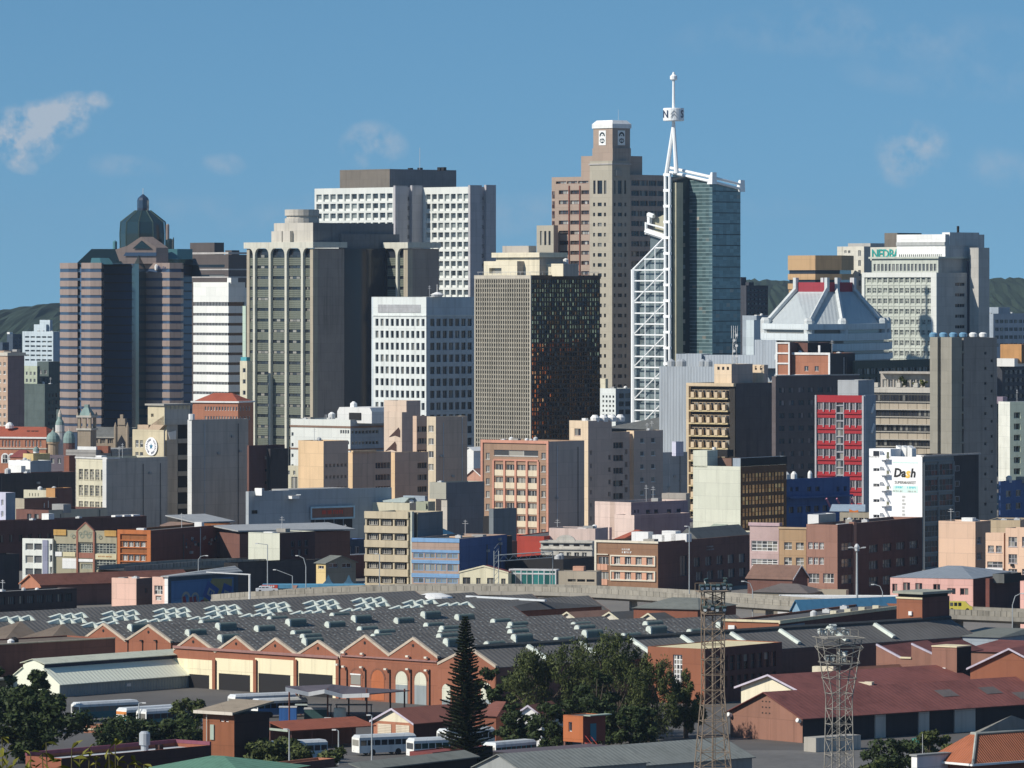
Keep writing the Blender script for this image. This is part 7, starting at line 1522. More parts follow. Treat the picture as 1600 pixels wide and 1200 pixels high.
def left_foreground():
 # mural block and pink walls
 pk=mat('shell_pink',(.70,.46,.37),stain=.1);sd=mat('rose_brown',(.25,.13,.10),stain=.2)
 b=B('low_building','windowless shell pink block with brown side behind the depot roofs',174.5,213,238,904,1232,34);b.main(pk,sd,rh=b.gr(226,231,1,.8,919,926,1,1),st=style(GLD(),fw=0),par=.5);b.clutter(4,2,big=.4)
 D=1225;b=B('low_building','pale pink shop end with the long painted mural wall',238,263,372,902,D,34);b.main(pk,mat('mural_navy',(.03,.06,.10),stain=.3),lh=b.gl(241,254,1,1,915,929,1,1)+b.gl(243,252,1,1,931,938,1,1),st=style(GLP(),WHITE(),nx=2,ny=1),par=.3)
 k=M();k.box(-.9,-.01,-.15,-.01,0,b.h);k.obj('white_pier',WHITE(),b.root);R_=b.Rr;h=b.h
 t=thing('painted_mural','faded blue and yellow painted mural with red rings and tilted blue cans','mural',b.root.matrix_basis@Vector((.02,1.0,.5)),-b.a+R(90));L=R_-1.5;Hh=h-1.0
 def flat(pts,m_,y,nm):k=M();k.ext([(x*L,y,z*Hh)for x,z in pts],(0,.012,0));return k.obj(nm,m_,t)
 bl=mat('mural_blue',(.05,.14,.30),stain=.2);ye=mat('mural_olive',(.22,.20,.09),stain=.3);rd=mat('mural_red',(.20,.03,.04),stain=.2);dk=mat('mural_cobalt',(.025,.07,.24),stain=.15);pl=mat('mural_pale',(.24,.26,.24),stain=.2)
 flat([(0,0),(.95,0),(.95,.95),(0,.95)],bl,0,'mural_ground');flat([(.45,.05),(.9,.05),(.93,.9),(.62,.95),(.5,.5)],ye,-.015,'mural_field')
 flat([(0,0),(.35,0),(.5,.42),(.3,.5),(0,.34)],mat('mural_sky',(.06,.20,.36),stain=.25),-.02,'mural_wave')
 def can(cx,cz,w,hh,ang):
  c,s_=math.cos(ang),math.sin(ang);q=lambda u,v:(cx+(u*c-v*s_)*.36,cz+(u*s_+v*c));flat([q(-w,-hh),(q(w,-hh)),q(w,hh),q(-w,hh)],dk,-.03,'mural_can');flat([q(-w*.5,-hh*.5),q(w*.5,-hh*.5),q(w*.5,hh*.4),q(-w*.5,hh*.4)],pl,-.045,'mural_label');flat([q(-w*.25,-hh*.3),q(w*.05,-hh*.3),q(w*.05,hh*.2),q(-w*.25,hh*.2)],dk,-.06,'mural_letter');flat([q(w*.15,-hh*.3),q(w*.35,-hh*.3),q(w*.35,hh*.2),q(w*.15,hh*.2)],dk,-.06,'mural_letter')
 can(.60,.55,.27,.24,-.5);can(.83,.45,.20,.30,-.35)
 for(cx,cz,r0,r1)in((.22,.42,.13,.21),(.36,.40,.12,.19),(.47,.22,.0,.14)):
  k=M();n=18
  for i in range(n):
   a0,a1=2*math.pi*i/n,2*math.pi*(i+1)/n;f=lambda r_,a_:(cx*L+r_*Hh*math.cos(a_),-.035,cz*Hh+r_*Hh*math.sin(a_));k.q([f(r0,a0),f(r1,a0),f(r1,a1),f(r0,a1)])
  k.obj('mural_ring',rd if r0==0 else pl,t)
 for(x0,z0)in((.2,.38),(.3,.35),(.36,.36)):flat([(x0-.02,z0-.12),(x0+.03,z0-.1),(x0+.01,z0+.12),(x0-.03,z0+.1)],rd,-.05,'mural_letter')
 k=M();k.ext([(-1.6,-.6,h+.05),(.5,-.6,h+.05),(.5,R_+1,h+.05),(-1.6,R_+1,h+1.2)],(0,0,.2));k.obj('roof',mat('galvanised_sheet',(.36,.37,.37)),b.root)
 # big maroon roof and dark blocks at left
 gable_house('warehouse','brick warehouse with a big stained maroon roof',33,64,300,914,898,1265,56,mat('orange_brick',(.40,.17,.10)),mat('stained_maroon_sheet',(.165,.062,.042),stain=.6,scale=.08),gable='left',trim=mat('rust_trim',(.38,.16,.09)),wr=BRICKD())
 b=B('low_building','black walled block at the left edge behind the maroon roof',-60,-40,30,868,1290,46);b.main(DARK(),mat('black_wall',(.035,.032,.035)))
 sb=mat('soot_wall',(.05,.035,.035),stain=.3);b=B('low_building','low dark factory wall with a strip of murky windows at the left edge',-60,-30,120,926,1190,45);b.main(sb,sb,rh=b.gr(-20,115,9,.7,930,943,1,1),st=style(glass('murky_glass',(.05,.075,.09),share=.1),sb,nx=2),roof=ROOFL(),par=.3);b.clutter(5,1,big=.5)
 # brown flat roof and brick wall in front of the depot's left bays
 b=B('low_building','flat-roofed dark brick block in front of the depot roofs at left',-150,-75,180,1012,992,45);b.main(BRICK(),mat('shaded_brick',(.07,.034,.03)),roof=mat('brown_flat_roof',(.16,.125,.095),stain=.4),par=.25);k=M();k.box(-.5,.2,0,b.Rr,b.h+.005,b.h+.2);k.obj('coping',mat('tan_pier',(.46,.39,.27)),b.root)  # right face has its shade in the brick colour
 k=M();y=b.ly(22,-3);k.lathe([(.8,b.h-.2),(.8,b.h+.6),(.3,b.h+1.0)],8,c=(-3,y));k.obj('roof_vent',DARK(),b.root)
 # white shed with raised ridge
 D=985;ws=mat('white_shed_sheet',(.74,.76,.62),stain=.08,streak=.08,rough=.6,ribs=(.9,'Y',.04));sg=mat('shed_shade_sheet',(.25,.29,.29),stain=.2,streak=.3,ribs=(.7,'Y',.06));b=B('white_shed','white steel shed with a raised ridge monitor and side wall coloured as in shade',12,93,331,1069.5,D,40,'shed');L,Rr,h=b.L,b.Rr,b.h  # sg: side sheet darkened to paint the wall's shade
 xm=-L/2;zr=b.zz(1044,xm,0);zc=b.zz(1030,xm,0);mw=L*.2;s=(zr-h)/(L/2-mw);k=M()
 k.ext([(-L,0,0),(0,0,0),(0,0,h),(xm+mw,0,zr),(xm+mw,0,zr+.5),(xm,0,zc),(xm-mw,0,zr+.5),(xm-mw,0,zr),(-L,0,h)],(0,.2,0));k.obj('end_wall',ws,b.root)
 k=M();k.box(-.2,0,.21,Rr,0,h);k.obj('side_wall',sg,b.root);k=M();k.box(-L,0,Rr-.2,Rr,0,h);k.box(-L,-L+.2,.21,Rr-.2,0,h);k.obj('rear_wall',sg,b.root)
 k=M()
 k.ext([(.4,-.3,h-.15),(xm+mw,-.3,zr),(xm+mw,-.3,zr+.12),(.4,-.3,h-.03)],(0,Rr+.6,0));k.ext([(xm-mw,-.3,zr),(-L-.4,-.3,h-.15),(-L-.4,-.3,h-.03),(xm-mw,-.3,zr+.12)],(0,Rr+.6,0));k.obj('roof',ws,b.root)
 k=M();k.ext([(xm+mw+.5,-.3,zr+.75),(xm,-.3,zc),(xm,-.3,zc+.12),(xm+mw+.5,-.3,zr+.87)],(0,Rr+.6,0));k.ext([(xm,-.3,zc),(xm-mw-.5,-.3,zr+.75),(xm-mw-.5,-.3,zr+.87),(xm,-.3,zc+.12)],(0,Rr+.6,0));k.obj('monitor_roof',mat('pale_shed_roof',(.50,.52,.42),stain=.15,ribs=(.9,'Y',.04)),b.root)
 k=M();k.box(xm-mw+.1,xm+mw-.1,.21,Rr-.3,zr-.1,zr+.7);k.obj('monitor_louvre',mat('navy_louvre',(.03,.04,.07)),b.root)
 k=M();y=b.ly(200,0);k.box(.01,.25,y-.5,y+.5,h*.45,h*.45+.5);k.obj('wall_lamp',STEEL(),b.root)
 # small dark shed and low brick houses by the trees
 b=B('shed','low dark shed with grey sheet roof at the left edge near the trees',-60,-50,62,1066,985,45);b.main(BRICKD(),mat('dark_olive_wall',(.05,.05,.035)),rh=b.gr(-10,55,4,.6,1070,1082,1,1),st=style(GLD(),fw=.1),roof=ROOFL(),par=.1);k=M();k.box(-b.L-.6,.6,-.6,b.Rr+.6,b.h+.01,b.h+.3);k.obj('roof',mat('mottled_sheet',(.22,.23,.21),stain=.5),b.root)
 b=B('low_house','low brick house with a pale band below the parked buses',131,186,200,1135,905,15);b.main(mat('orange_brick',(.40,.17,.10)),lh=b.gl(150,182,3,.4,1143,1152,1,1),st=style(GLP(),WHITE()));b.band(1139,1141.5,.1,CREAM(),'pale_band')
 # near brick house with flat white-blue roof annexe
 D=838;b=B('brick_house','near brick house with lit front, side darkened as shade and tilted roof',317,366,421,1117,D,38);L,Rr,h=b.L,b.Rr,b.h;b.main(mat('near_brick',(.25,.09,.04),stain=.25),mat('shadow_brick',(.06,.025,.02),stain=.3),lh=b.gl(343,358,2,.8,1125,1128,1,1),st=style(GLP(),WHITE(),nx=0),par=0)  # right side brick painted near black for its shade
 k=M();k.ext([(-L-.9,-.9,h+.1),(.5,-.9,h+.1),(.5,Rr+.5,h+1.3),(-L-.9,Rr+.5,h+1.3)],(0,0,.28));k.obj('roof',mat('tan_sheet',(.33,.27,.2),stain=.3),b.root);k=M();k.box(-L-.95,.55,-1.05,-.91,h,h+.45);k.obj('fascia',mat('white_fascia',(.62,.56,.48)),b.root)
 k=M();x=b.lx(331,-.2);k.box(x-.35,x+.35,-.2,-.01,h-3.8,h-1.6);k.obj('door',mat('pale_mint',(.35,.42,.35)),b.root);k=M();k.tube((x-.9,-.3,0),(x-.9,-.3,h),.08,5);k.obj('downpipe',mat('white_fascia',(.62,.56,.48)),b.root)
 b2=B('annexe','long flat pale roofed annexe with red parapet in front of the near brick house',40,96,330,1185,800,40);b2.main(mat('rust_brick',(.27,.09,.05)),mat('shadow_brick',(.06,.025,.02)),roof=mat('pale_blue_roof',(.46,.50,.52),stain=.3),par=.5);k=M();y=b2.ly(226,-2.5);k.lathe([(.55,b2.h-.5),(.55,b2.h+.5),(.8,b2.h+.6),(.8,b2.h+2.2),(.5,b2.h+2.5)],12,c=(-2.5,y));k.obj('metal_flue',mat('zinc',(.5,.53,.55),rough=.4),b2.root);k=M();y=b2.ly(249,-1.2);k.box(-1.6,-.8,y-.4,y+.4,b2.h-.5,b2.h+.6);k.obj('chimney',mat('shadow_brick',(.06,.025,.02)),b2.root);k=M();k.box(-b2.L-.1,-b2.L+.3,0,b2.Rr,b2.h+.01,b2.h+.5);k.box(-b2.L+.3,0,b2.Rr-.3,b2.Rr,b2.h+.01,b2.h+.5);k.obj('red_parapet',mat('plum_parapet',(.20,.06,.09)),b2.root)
 gable_house('green_roofed_house','house under a green sheet roof at the bottom edge',200,380,480,1212,1181,770,25,BRICK(),mat('green_sheet',(.10,.22,.155),stain=.15,ribs=(.7,'X',.03)),gable='right',hip=.45)
left_foreground()
def yard():
 # zig-zag fuel canopy
 t=thing('fuel_canopy','zigzag bus wash canopy with white fascia on thin posts before the brick depot front','canopy',P(540,1105,930)*Vector((1,1,0))if False else Vector(((540-800)*930/F,930,0)));s=930/F;o=t.location.copy()
 def q(px,py,d):p=P(px,py,d)-o;return p
 rf=mat('plum_roof',(.10,.085,.10),stain=.2);wf=WHITE()
 ed=[(446,1076,920),(482,1084,921),(507,1079.5,921),(535,1087,922),(577,1085.5,922)];bk=[(446,1073,948),(470,1073,948),(520,1070.5,948),(547,1074,948),(640,1080,948)]
 k=M()
 for i in range(4):k.ext([q(*ed[i]),q(*ed[i+1]),q(*bk[i+1]),q(*bk[i])],(0,0,.15))
 k.obj('roof',rf,t);k=M()
 for i in range(4):A,Bq=q(*ed[i]),q(*ed[i+1]);k.ext([A+Vector((0,-.1,-.4)),Bq+Vector((0,-.1,-.4)),Bq+Vector((0,-.1,.25)),A+Vector((0,-.1,.25))],(0,.05,0))
 k.obj('fascia',wf,t)
 for px,d in((452,924),(512,925),(573,925),(470,944),(545,944),(610,944),(632,944)):k=M();p=q(px,1078,d);k.tube((p.x,p.y,0),(p.x,p.y,p.z+.2),.14,6);k.obj('post',mat('post_rust',(.16,.06,.04)),t)
 # things parked under it
 def item(name,label,cat,px,D,fn):t=thing(name,label,cat,((px-800)*D/F,D,0));fn(t);return t
 def container(w,d,h,m_):
  def f(t):k=M();k.box(-w,w,-d,d,.15,h);k.obj('body',m_,t);k=M();k.box(-w-.06,w+.06,-d-.06,d+.06,h,h+.15);k.obj('lid',STEEL(),t)
  return f
 item('bulk_bin','blue bulk container beside the fuel canopy','container',450,930,container(1.4,1.0,2.3,mat('bin_blue',(.03,.12,.35))));item('bulk_bin','dark teal skip with pale lid under the fuel canopy','skip',494,932,container(1.9,1.2,1.9,mat('bin_teal',(.04,.10,.10))))
 def tank(t):k=M();k.lathe([(1.0,.9),(1.0,2.4),(.9,2.6)],14);k.obj('vessel',mat('tank_cream',(.58,.58,.48),rough=.5),t);k=M();k.lathe([(.9,.0),(.9,.9)],10);k.obj('stand',STEEL(),t)
 item('water_tank','cream plastic tank standing in the yard right of the teal skip','tank',531,925,tank)
 item('bulk_bin','small red bin in the depot yard left of the cream tank','bin',512,922,container(.5,.5,1.1,mat('bin_red',(.45,.04,.03))))
 for(px,lab)in((490,'pale table roof under the fuel canopy, left'),(553,'long pale work shelter roof in the depot yard')):
  def shel(t,w=3.0):
   k=M();k.box(-w,w,-1,1,2.3,2.42);k.obj('top',mat('pale_aqua',(.45,.52,.50)),t)
   for x in(-w+.2,w-.2):
    for y in(-.8,.8):k=M();k.tube((x,y,0),(x,y,2.3),.07,5);k.obj('leg',DARK(),t)
  item('work_shelter',lab,'shelter',px,935,shel)
 # red-brown lean-to roof
 D=872;rr=mat('red_iron_roof',(.26,.075,.04),stain=.2,ribs=(.7,'Y',.03));b=B('carport','long low red iron roofed carport with black shade below',421,452,586,1143,D,50,'carport');k=M();L,Rr=b.L,b.Rr;h=b.h
 k.ext([(0.3,-.2,h),(0.3,Rr,h),(-L,Rr,h+1.1),(-L,-.2,h+1.1)],(0,0,.14));k.obj('roof',rr,b.root);k=M();k.box(-L,-.01,-.3,-.2,h-.05,h+.3);k.obj('fascia',mat('pale_mint',(.35,.42,.35)),b.root)
 for i in range(5):k=M();k.tube((0,.4+i*(Rr-.8)/4,0),(0,.4+i*(Rr-.8)/4,h),.1,5);k.obj('post',BRICKD(),b.root)
 k=M();k.box(-L,-L+.2,0,Rr,0,h+1);k.obj('rear_wall',BRICKD(),b.root)
 # garage with cream gable
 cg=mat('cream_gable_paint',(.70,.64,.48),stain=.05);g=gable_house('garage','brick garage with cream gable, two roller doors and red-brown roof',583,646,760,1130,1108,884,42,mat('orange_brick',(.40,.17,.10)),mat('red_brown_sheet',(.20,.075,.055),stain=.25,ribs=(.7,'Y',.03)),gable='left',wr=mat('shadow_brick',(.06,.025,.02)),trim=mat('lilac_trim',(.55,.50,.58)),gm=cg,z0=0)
 for(p0,p1)in((590.5,611.5),(619,640)):x0,x1=g.lx(p0,0),g.lx(p1,0);k=M();k.box(x0,x1,-.08,-.01,0,g.h-.4);k.obj('roller_door',mat('roller_cream',(.62,.54,.42),ribs=(.25,'Z',.03)),g.root)
 gable_house('house','red-brown roofed house half hidden behind the pine',735,775,830,1118,1096,885,30,BRICK(),mat('red_brown_sheet',(.20,.075,.055)),gable='right',hip=.3)
 gable_house('house','little white gabled house beside the dark trees',806,846,880,1118,1103,880,20,WHITE(),mat('red_brown_sheet',(.20,.075,.055)),gable='left',trim=mat('lilac_trim',(.55,.50,.58)))
 # brick yard walls and grey roofs at the bottom edge
 b=B('yard_wall_building','low orange brick outhouse at the bottom edge left of the pine',424,451,523,1193,800,35);b.main(mat('orange_brick',(.40,.17,.10)),BRICKD(),roof=mat('dusty_roof',(.30,.24,.17)),par=.4)
 b=B('low_building','grey sheet roofed building with brick end at the bottom edge',500,566,745,1205,790,35);b.main(mat('rust_brick',(.27,.09,.05)),DARK(),par=.0);k=M();k.ext([(-b.L*.3,-.3,b.h+.9),(.6,-.3,b.h+.1),(.6,b.Rr,b.h+.1),(-b.L*.3,b.Rr,b.h+.9)],(0,0,.15));k.obj('roof',mat('grey_green_sheet',(.17,.18,.16)),b.root)
 b=B('low_building','maroon lean-to right of the grey sheet roof by the pine trunk',640,676,770,1176,815,35);b.main(mat('maroon_tile',(.20,.05,.045)),DARK(),roof=mat('maroon_tile',(.20,.05,.045)),par=.1)
 gs=mat('grey_workshop_sheet',(.20,.215,.20),stain=.3,ribs=(.8,'Y',.04));sg=mat('grey_clad',(.27,.285,.28),stain=.2,ribs=(.9,'Y',.05))
 gable_house('workshop','long grey metal workshop at the bottom edge right of the pine',742,818,1010,1205,1179,775,48,sg,gs,gable='left',wr=sg)
 gable_house('workshop','lower grey metal workshop under the rusty floodlight mast',905,1000,1175,1196,1166,805,48,sg,gs,gable='left',wr=sg)
 b=B('low_building','dark purple roof edge in front of the orange cabin',760,800,960,1177,832,48);b.main(DARK(),mat('plum_roof',(.10,.085,.10)),par=.0,roof=mat('plum_roof',(.10,.085,.10)))
 # orange cabin with stairs
 D=850;b=B('site_cabin','orange site cabin on stilts with a blue door and red outside stairs',880,911,946,1119,D,42,'cabin');oc=mat('cabin_orange',(.42,.13,.045),stain=.2);L,Rr,h=b.L,b.Rr,b.h;z0=h-3.9
 b.block(-L,0,0,Rr,z0,h,oc,mat('cabin_shaded',(.20,.045,.03),stain=.2),lh=b.gl(888,894,1,.9,1128,1143,1,1),st=style(GLD(),WHITE(),nx=0),par=.1);k=M();y0=b.ly(922,0);y1=b.ly(931,0);k.box(.01,.1,y0,y1,z0+.1,h-1.2);k.obj('door',mat('cabin_blue',(.05,.18,.24)),b.root)  # right side is the cabin orange with shade put into the colour
 k=M();k.box(.0,1.3,b.ly(912,0),Rr,h+.01,h+.15);k.obj('awning',mat('pale_mint',(.35,.42,.35)),b.root)
 for x in(-L+.2,-.2):
  for y in(.2,Rr-.2):k=M();k.box(x-.15,x+.15,y-.15,y+.15,0,z0);k.obj('stilt',BRICKD(),b.root)
 st=M();rd=mat('stair_red',(.42,.05,.03));n=9
 for i in range(n):z=z0-.05-i*z0/n;st.box(.2+i*.36,.2+(i+1)*.36,.3,1.3,z-.08,z)
 for y in(.28,1.32):st.tube((.2,y,z0),(.2+n*.36,y,0),.06,4);st.tube((.2,y,z0+1),(.2+n*.36,y,1),.05,4)
 st.obj('stairs',rd,b.root)
yard()
def right_foreground():
 lb=mat('terracotta_brick',(.27,.10,.052),stain=.18,streak=.15);db=mat('shaded_terracotta',(.10,.042,.034),stain=.3);crm=mat('cream_coping',(.68,.60,.40),stain=.1)  # db: terracotta brick darkened as painted shade for the right faces
 D=1012;b=B('brick_offices','long terracotta brick offices with grey stair panel and dark ribbon windows',1130,1217.5,1440,972,D,27);L,Rr,h=b.L,b.Rr,b.h
 rh=b.gr(1262,1396,12,.72,985,1012,1,1);b.main(lb,db,rh=rh,st2=style(glass('dusk_glass',(.03,.036,.045),share=.1),db,nx=1,ny=1),par=.4)
 k=M();k.box(-L-.1,.25,-.25,-.01,h-.1,h+.3);k.box(.01,.3,-.24,Rr,h-.3,h+.3);k.obj('cream_coping',crm,b.root)
 k=M();y0,y1=b.ly(1221.5,.3),b.ly(1257,.3);k.box(.01,.35,y0,y1,0,b.zz(978));k.obj('grey_panel',mat('blue_grey_panel',(.22,.26,.29),stain=.15),b.root)
 for i in range(2):
  for j in range(2):k=M();y=y0+(y1-y0)*(.15+.7*j);z=b.zz(988+24*i);k.box(.36,.40,y-.25,y+.25,z-.25,z+.25);k.obj('small_window',GLD(),b.root)
  k=M();ym=(y0+y1)/2;k.box(.36,.4,ym-.5,ym+.5,b.zz(1010+26*i),b.zz(987+26*i));k.obj('tall_window',GLD(),b.root)
 k=M();x=b.lx(1144,0);k.box(x-.6,x+.6,-.4,-.01,b.zz(988),b.zz(979));k.obj('air_conditioner',WHITE(),b.root);k=M();x=b.lx(1219,0);k.box(-.8,.2,-.5,-.02,b.zz(987),b.zz(985));k.obj('lamp',DARK(),b.root)
 for i in range(4):k=M();y=Rr*(.45+.1*i);k.box(-3,-1.8,y,y+.9,h-.4,h+.5);k.obj('roof_unit',CREAM(),b.root)
 # tower
 D=1035;b=B('brick_tower','brick stair tower with overhanging grey concrete top',1401,1441,1483.5,934,D,40,'tower');b.main(lb,db,rh=b.gr(1453,1470,1,.9,966,1006,1,.95),st=style(glass('dusk_glass',(.03,.036,.045)),db,nx=1,ny=3),par=.1);L,Rr,h=b.L,b.Rr,b.h;k=M();k.box(-L-.5,.5,-.5,Rr+.5,h+.6,b.zz(925));k.obj('concrete_top',mat('grey_green_concrete',(.33,.34,.28),stain=.2),b.root);k=M();k.box(-L+.2,-.2,.2,Rr-.2,h,h+.6);k.obj('neck',DARK(),b.root);k=M();k.box(-L-.1,.1,-.15,-.01,h-.3,h);k.obj('pale_string',crm,b.root);k=M();x=b.lx(1422,-.3);k.box(x-.35,x+.35,-.35,-.02,b.zz(962),b.zz(956));k.obj('alarm_box',WHITE(),b.root)
 # lower wing with cream roof and tall window
 D=968;b=B('brick_offices','lower terracotta wing with cream flat roof and a tall ladder-like window',1012,1101,1222,1014,D,36);b.main(lb,db,roof=mat('cream_flat_roof',(.66,.58,.36),stain=.1),lh=b.gl(1051.5,1066,1,1,1023,1076,1,1),rh=b.gr(1106,1214,10,.7,1022,1046,1,1)+b.gr(1106,1214,10,.6,1054,1072,1,1),st=style(GLP(),WHITE(),nx=2,ny=6,fw=.16),st2=style(glass('dusk_glass',(.03,.036,.045)),db,nx=0,ny=1),par=.12)
 # blue roofed shed by the flyover
 bl=mat('blue_roof_sheet',(.045,.17,.29),stain=.12);gable_house('blue_roofed_shed','long shed under a bright blue roof in front of the flyover',1238,1252,1460,953,938,1062,60,mat('pale_blue_wall',(.20,.33,.44)),bl,gable='left',wr=mat('pale_blue_wall',(.20,.33,.44)));b=B('low_building','long low white roof edge behind the blue roofed shed',1215,1400,1404,933,1125,6);b.block(-b.L,0,0,7,0,b.h,WHITE(),par=.1,roof=mat('white_sheet',(.66,.66,.64)))
 # maroon roofed depots
 mr=mat('maroon_sheet',(.20,.068,.058),stain=.7,scale=.11,ribs=(.9,'Y',.04));bk=mat('rose_brown_brick',(.27,.135,.095),stain=.2)
 g=gable_house('warehouse','large brick warehouse with a long weathered maroon roof and shaded openings',1141,1254,1640,1121,1082,886,50,bk,mr,gable='left',wr=mat('dark_cave_wall',(.03,.025,.028)),over=.7)
 for(pa,pb)in((1366,1382),(1434,1450),(1490,1522)):k=M();k.box(.02,.3,g.ly(pa,0),g.ly(pb,0),0,g.h-.3);k.obj('grey_pier',mat('grey_render',(.26,.255,.245)),g.root)
 for(f,y)in((.35,.62),(.35,.80),(.62,.9)):k=M();z=g.zr+(g.h-g.zr)*f;x=-g.L/2+g.L/2*f;k.ext([(x,g.Rr*y,z+.16),(x+2.2,g.Rr*y,z-2.2*(g.zr-g.h)/(g.L/2)+.16),(x+2.2,g.Rr*y+3.5,z-2.2*(g.zr-g.h)/(g.L/2)+.16),(x,g.Rr*y+3.5,z+.16)],(0,0,.04));k.obj('patched_sheet',mat('grey_patch',(.13,.11,.105)),g.root)
 for px in(1143,1251):k=M();x=g.lx(px,0);k.tube((x,-.1,g.h-.6),(x,-.75,g.h-.4),.35,8);k.obj('floodlamp',WHITE(),g.root)
 k=M();
 for i in range(3):
  for j in range(3):x=-g.L/2-.8+i*.8;z=g.h+.1+j*.9;k.box(x-.14,x+.14,-.04,-.01,z,z+.2)
 kind(k.obj('air_bricks',DARK(),g.root),'stuff')
 g=gable_house('warehouse','maroon roofed shed with a bright cream gable behind the large warehouse',1158,1253,1520,1080,1055,925,50,mat('cream_gable_paint',(.70,.64,.48)),mr,gable='left',wr=BRICKD(),trim=mat('lilac_trim',(.55,.50,.58)),over=.8)
 b=B('low_building','white parapet bits beside the second maroon roof',1322,1362,1366,1066,935,20);b.main(mat('cream_gable_paint',(.70,.64,.48)),par=.2);b.sub(1269,1302,1306,1042,12,mat('cream_gable_paint',(.70,.64,.48)),z0=0)
 g=gable_house('warehouse','brown roofed shed against the saw-tooth brick walls',1320,1345,1500,1058,1043,960,50,BRICKD(),mat('rust_brown_sheet',(.20,.09,.06),stain=.3),gable='left')
 # saw-tooth brick building
 D=965;b=B('sawtooth_factory','saw-tooth brick factory with white capped sloping parapets',1368,1462,1500,1029,D,30,'factory');L,Rr,h=b.L,b.Rr,b.h;k=M();prs=[]
 xs=[b.lx(p,0)for p in(1369,1407,1424,1458)];zs=[b.zz(1008,xs[0]),b.zz(1028.5,xs[1]),b.zz(1007,xs[2]),b.zz(1023,xs[3])];poly=[(xs[0],0,0),(0,0,0),(0,0,zs[3]),(xs[3],0,zs[3]),(xs[2],0,zs[2]),(xs[2],0,zs[1]),(xs[1],0,zs[1]),(xs[0],0,zs[0])]
 k.ext(poly,(0,.3,0));k.obj('wall',bk,b.root)
 for(i,j)in((0,1),(2,3)):
  k=M();k.ext([(xs[i],-.1,zs[i]-.05),(xs[j],-.1,zs[j]-.05),(xs[j],-.1,zs[j]+.25),(xs[i],-.1,zs[i]+.25)],(0,.5,0));k.obj('coping',mat('lilac_trim',(.55,.50,.58)),b.root)
  k=M();k.ext([(xs[i],.31,zs[i]-.2),(xs[j],.31,zs[j]-.2),(xs[j],.31,zs[j]-.35),(xs[i],.31,zs[i]-.35)],(0,Rr+10,0));k.obj('roof',mr,b.root)
 k=M();k.box(xs[1],xs[2],-.2,.32,zs[1]-.02,zs[1]+.25);k.obj('ledge',crm,b.root)
 b=B('brick_tower','stout square brick chimney block beside the saw-tooth factory',1456,1495,1517.5,1012,952,35,'tower');b.main(bk,DARK(),par=.2);k=M();k.box(-b.L,.1,-.15,b.Rr,b.h+.01,b.h+.2);k.obj('coping',crm,b.root);k=M();k.box(b.lx(1449+10,0),b.lx(1478,0),-.2,-.01,b.zz(1047),b.zz(1044));k.obj('white_sign',WHITE(),b.root)
 gable_house('warehouse','orange brick gabled warehouse at the right edge with small diamond of vents',1516,1640,1720,1047,1014,925,25,lb,mr,gable='left',trim=mat('lilac_trim',(.55,.50,.58)),over=.5)
 gable_house('warehouse','far maroon roof between the chimney block and the right edge',1500,1600,1700,1020,1002,1000,30,bk,mr,gable='right',hip=.1);gable_house('low_shed','grey sheds under the flyover at right',1480,1560,1660,996,982,1030,30,mat('slate_blue',(.2,.25,.3)),mat('grey_green_sheet',(.17,.18,.16)),gable='right',hip=.1)
 # tiled hip roof and white box near the bottom corner
 D=800;tr=mat('orange_roof_tile',(.37,.12,.055),stain=.25,ribs=(.45,'X',.12));b=B('tiled_house','orange tiled hipped roof with flat grey crown at the bottom right corner',1459,1520,1700,1193,D,50,'house');L,Rr,h=b.L,b.Rr,b.h;b.main(BRICK(),par=0);zt=b.zz(1146,-L/2,Rr*.2);e=1.0
 L2=L;A=[(-L-e,-e,h),(e,-e,h),(e,Rr+e,h),(-L-e,Rr+e,h)];i0=5.4;T_=[(-L-e+i0,-e+i0,zt),(e-i0*.8,-e+i0,zt),(e-i0*.8,Rr-i0,zt),(-L-e+i0,Rr-i0,zt)]if L>2*i0 else[(-L/2-.5,4,zt),(-L/2+.5,4,zt),(-L/2+.5,Rr-4,zt),(-L/2-.5,Rr-4,zt)]
 for i in range(4):k=M();j=(i+1)%4;k.q([A[i],A[j],T_[j],T_[i]]);k.obj('tiled_slope',[mat('orange_roof_tile_front',(.37,.12,.055),stain=.25,ribs=(.45,'X',.12)),mat('orange_roof_tile_side',(.37,.12,.055),stain=.25,ribs=(.45,'Y',.12))][i%2],b.root)
 k=M();c=Vector(((T_[0][0]+T_[1][0])/2,(T_[0][1]+T_[2][1])/2,zt+2.2));
 for i in range(4):j=(i+1)%4;k.q([T_[i],T_[j],tuple(c)])
 k.obj('grey_crown',mat('grey_crown_sheet',(.24,.23,.20),stain=.3),b.root);k=M()
 for i in range(4):j=(i+1)%4;k.tube(T_[i],T_[j],.22,5)
 k.tube(A[1],T_[1],.2,5);k.obj('ridge_tiles',mat('pale_ridge',(.36,.37,.33)),b.root);k=M();k.box(-L-e,e+.1,-e-.15,-e,h-.25,h+.05);k.box(e,e+.15,-e,Rr+e,h-.25,h+.05);k.obj('gutter',WHITE(),b.root)
 b=B('pump_house','small white flat-roofed pump house at the bottom edge',1424,1433,1487,1182,800,50,'hut');b.main(WHITE(),mat('white_shade_wall',(.55,.57,.60)),par=.15);k=M();k.box(-b.L-.2,.2,-.2,b.Rr+.2,b.h+.01,b.h+.25);k.obj('roof',mat('grey_slab',(.25,.26,.25)),b.root);k=M();k.tube((-1,2,b.h),(-1,2,b.h+3),.05,4);k.obj('vent_pipe',STEEL(),b.root)
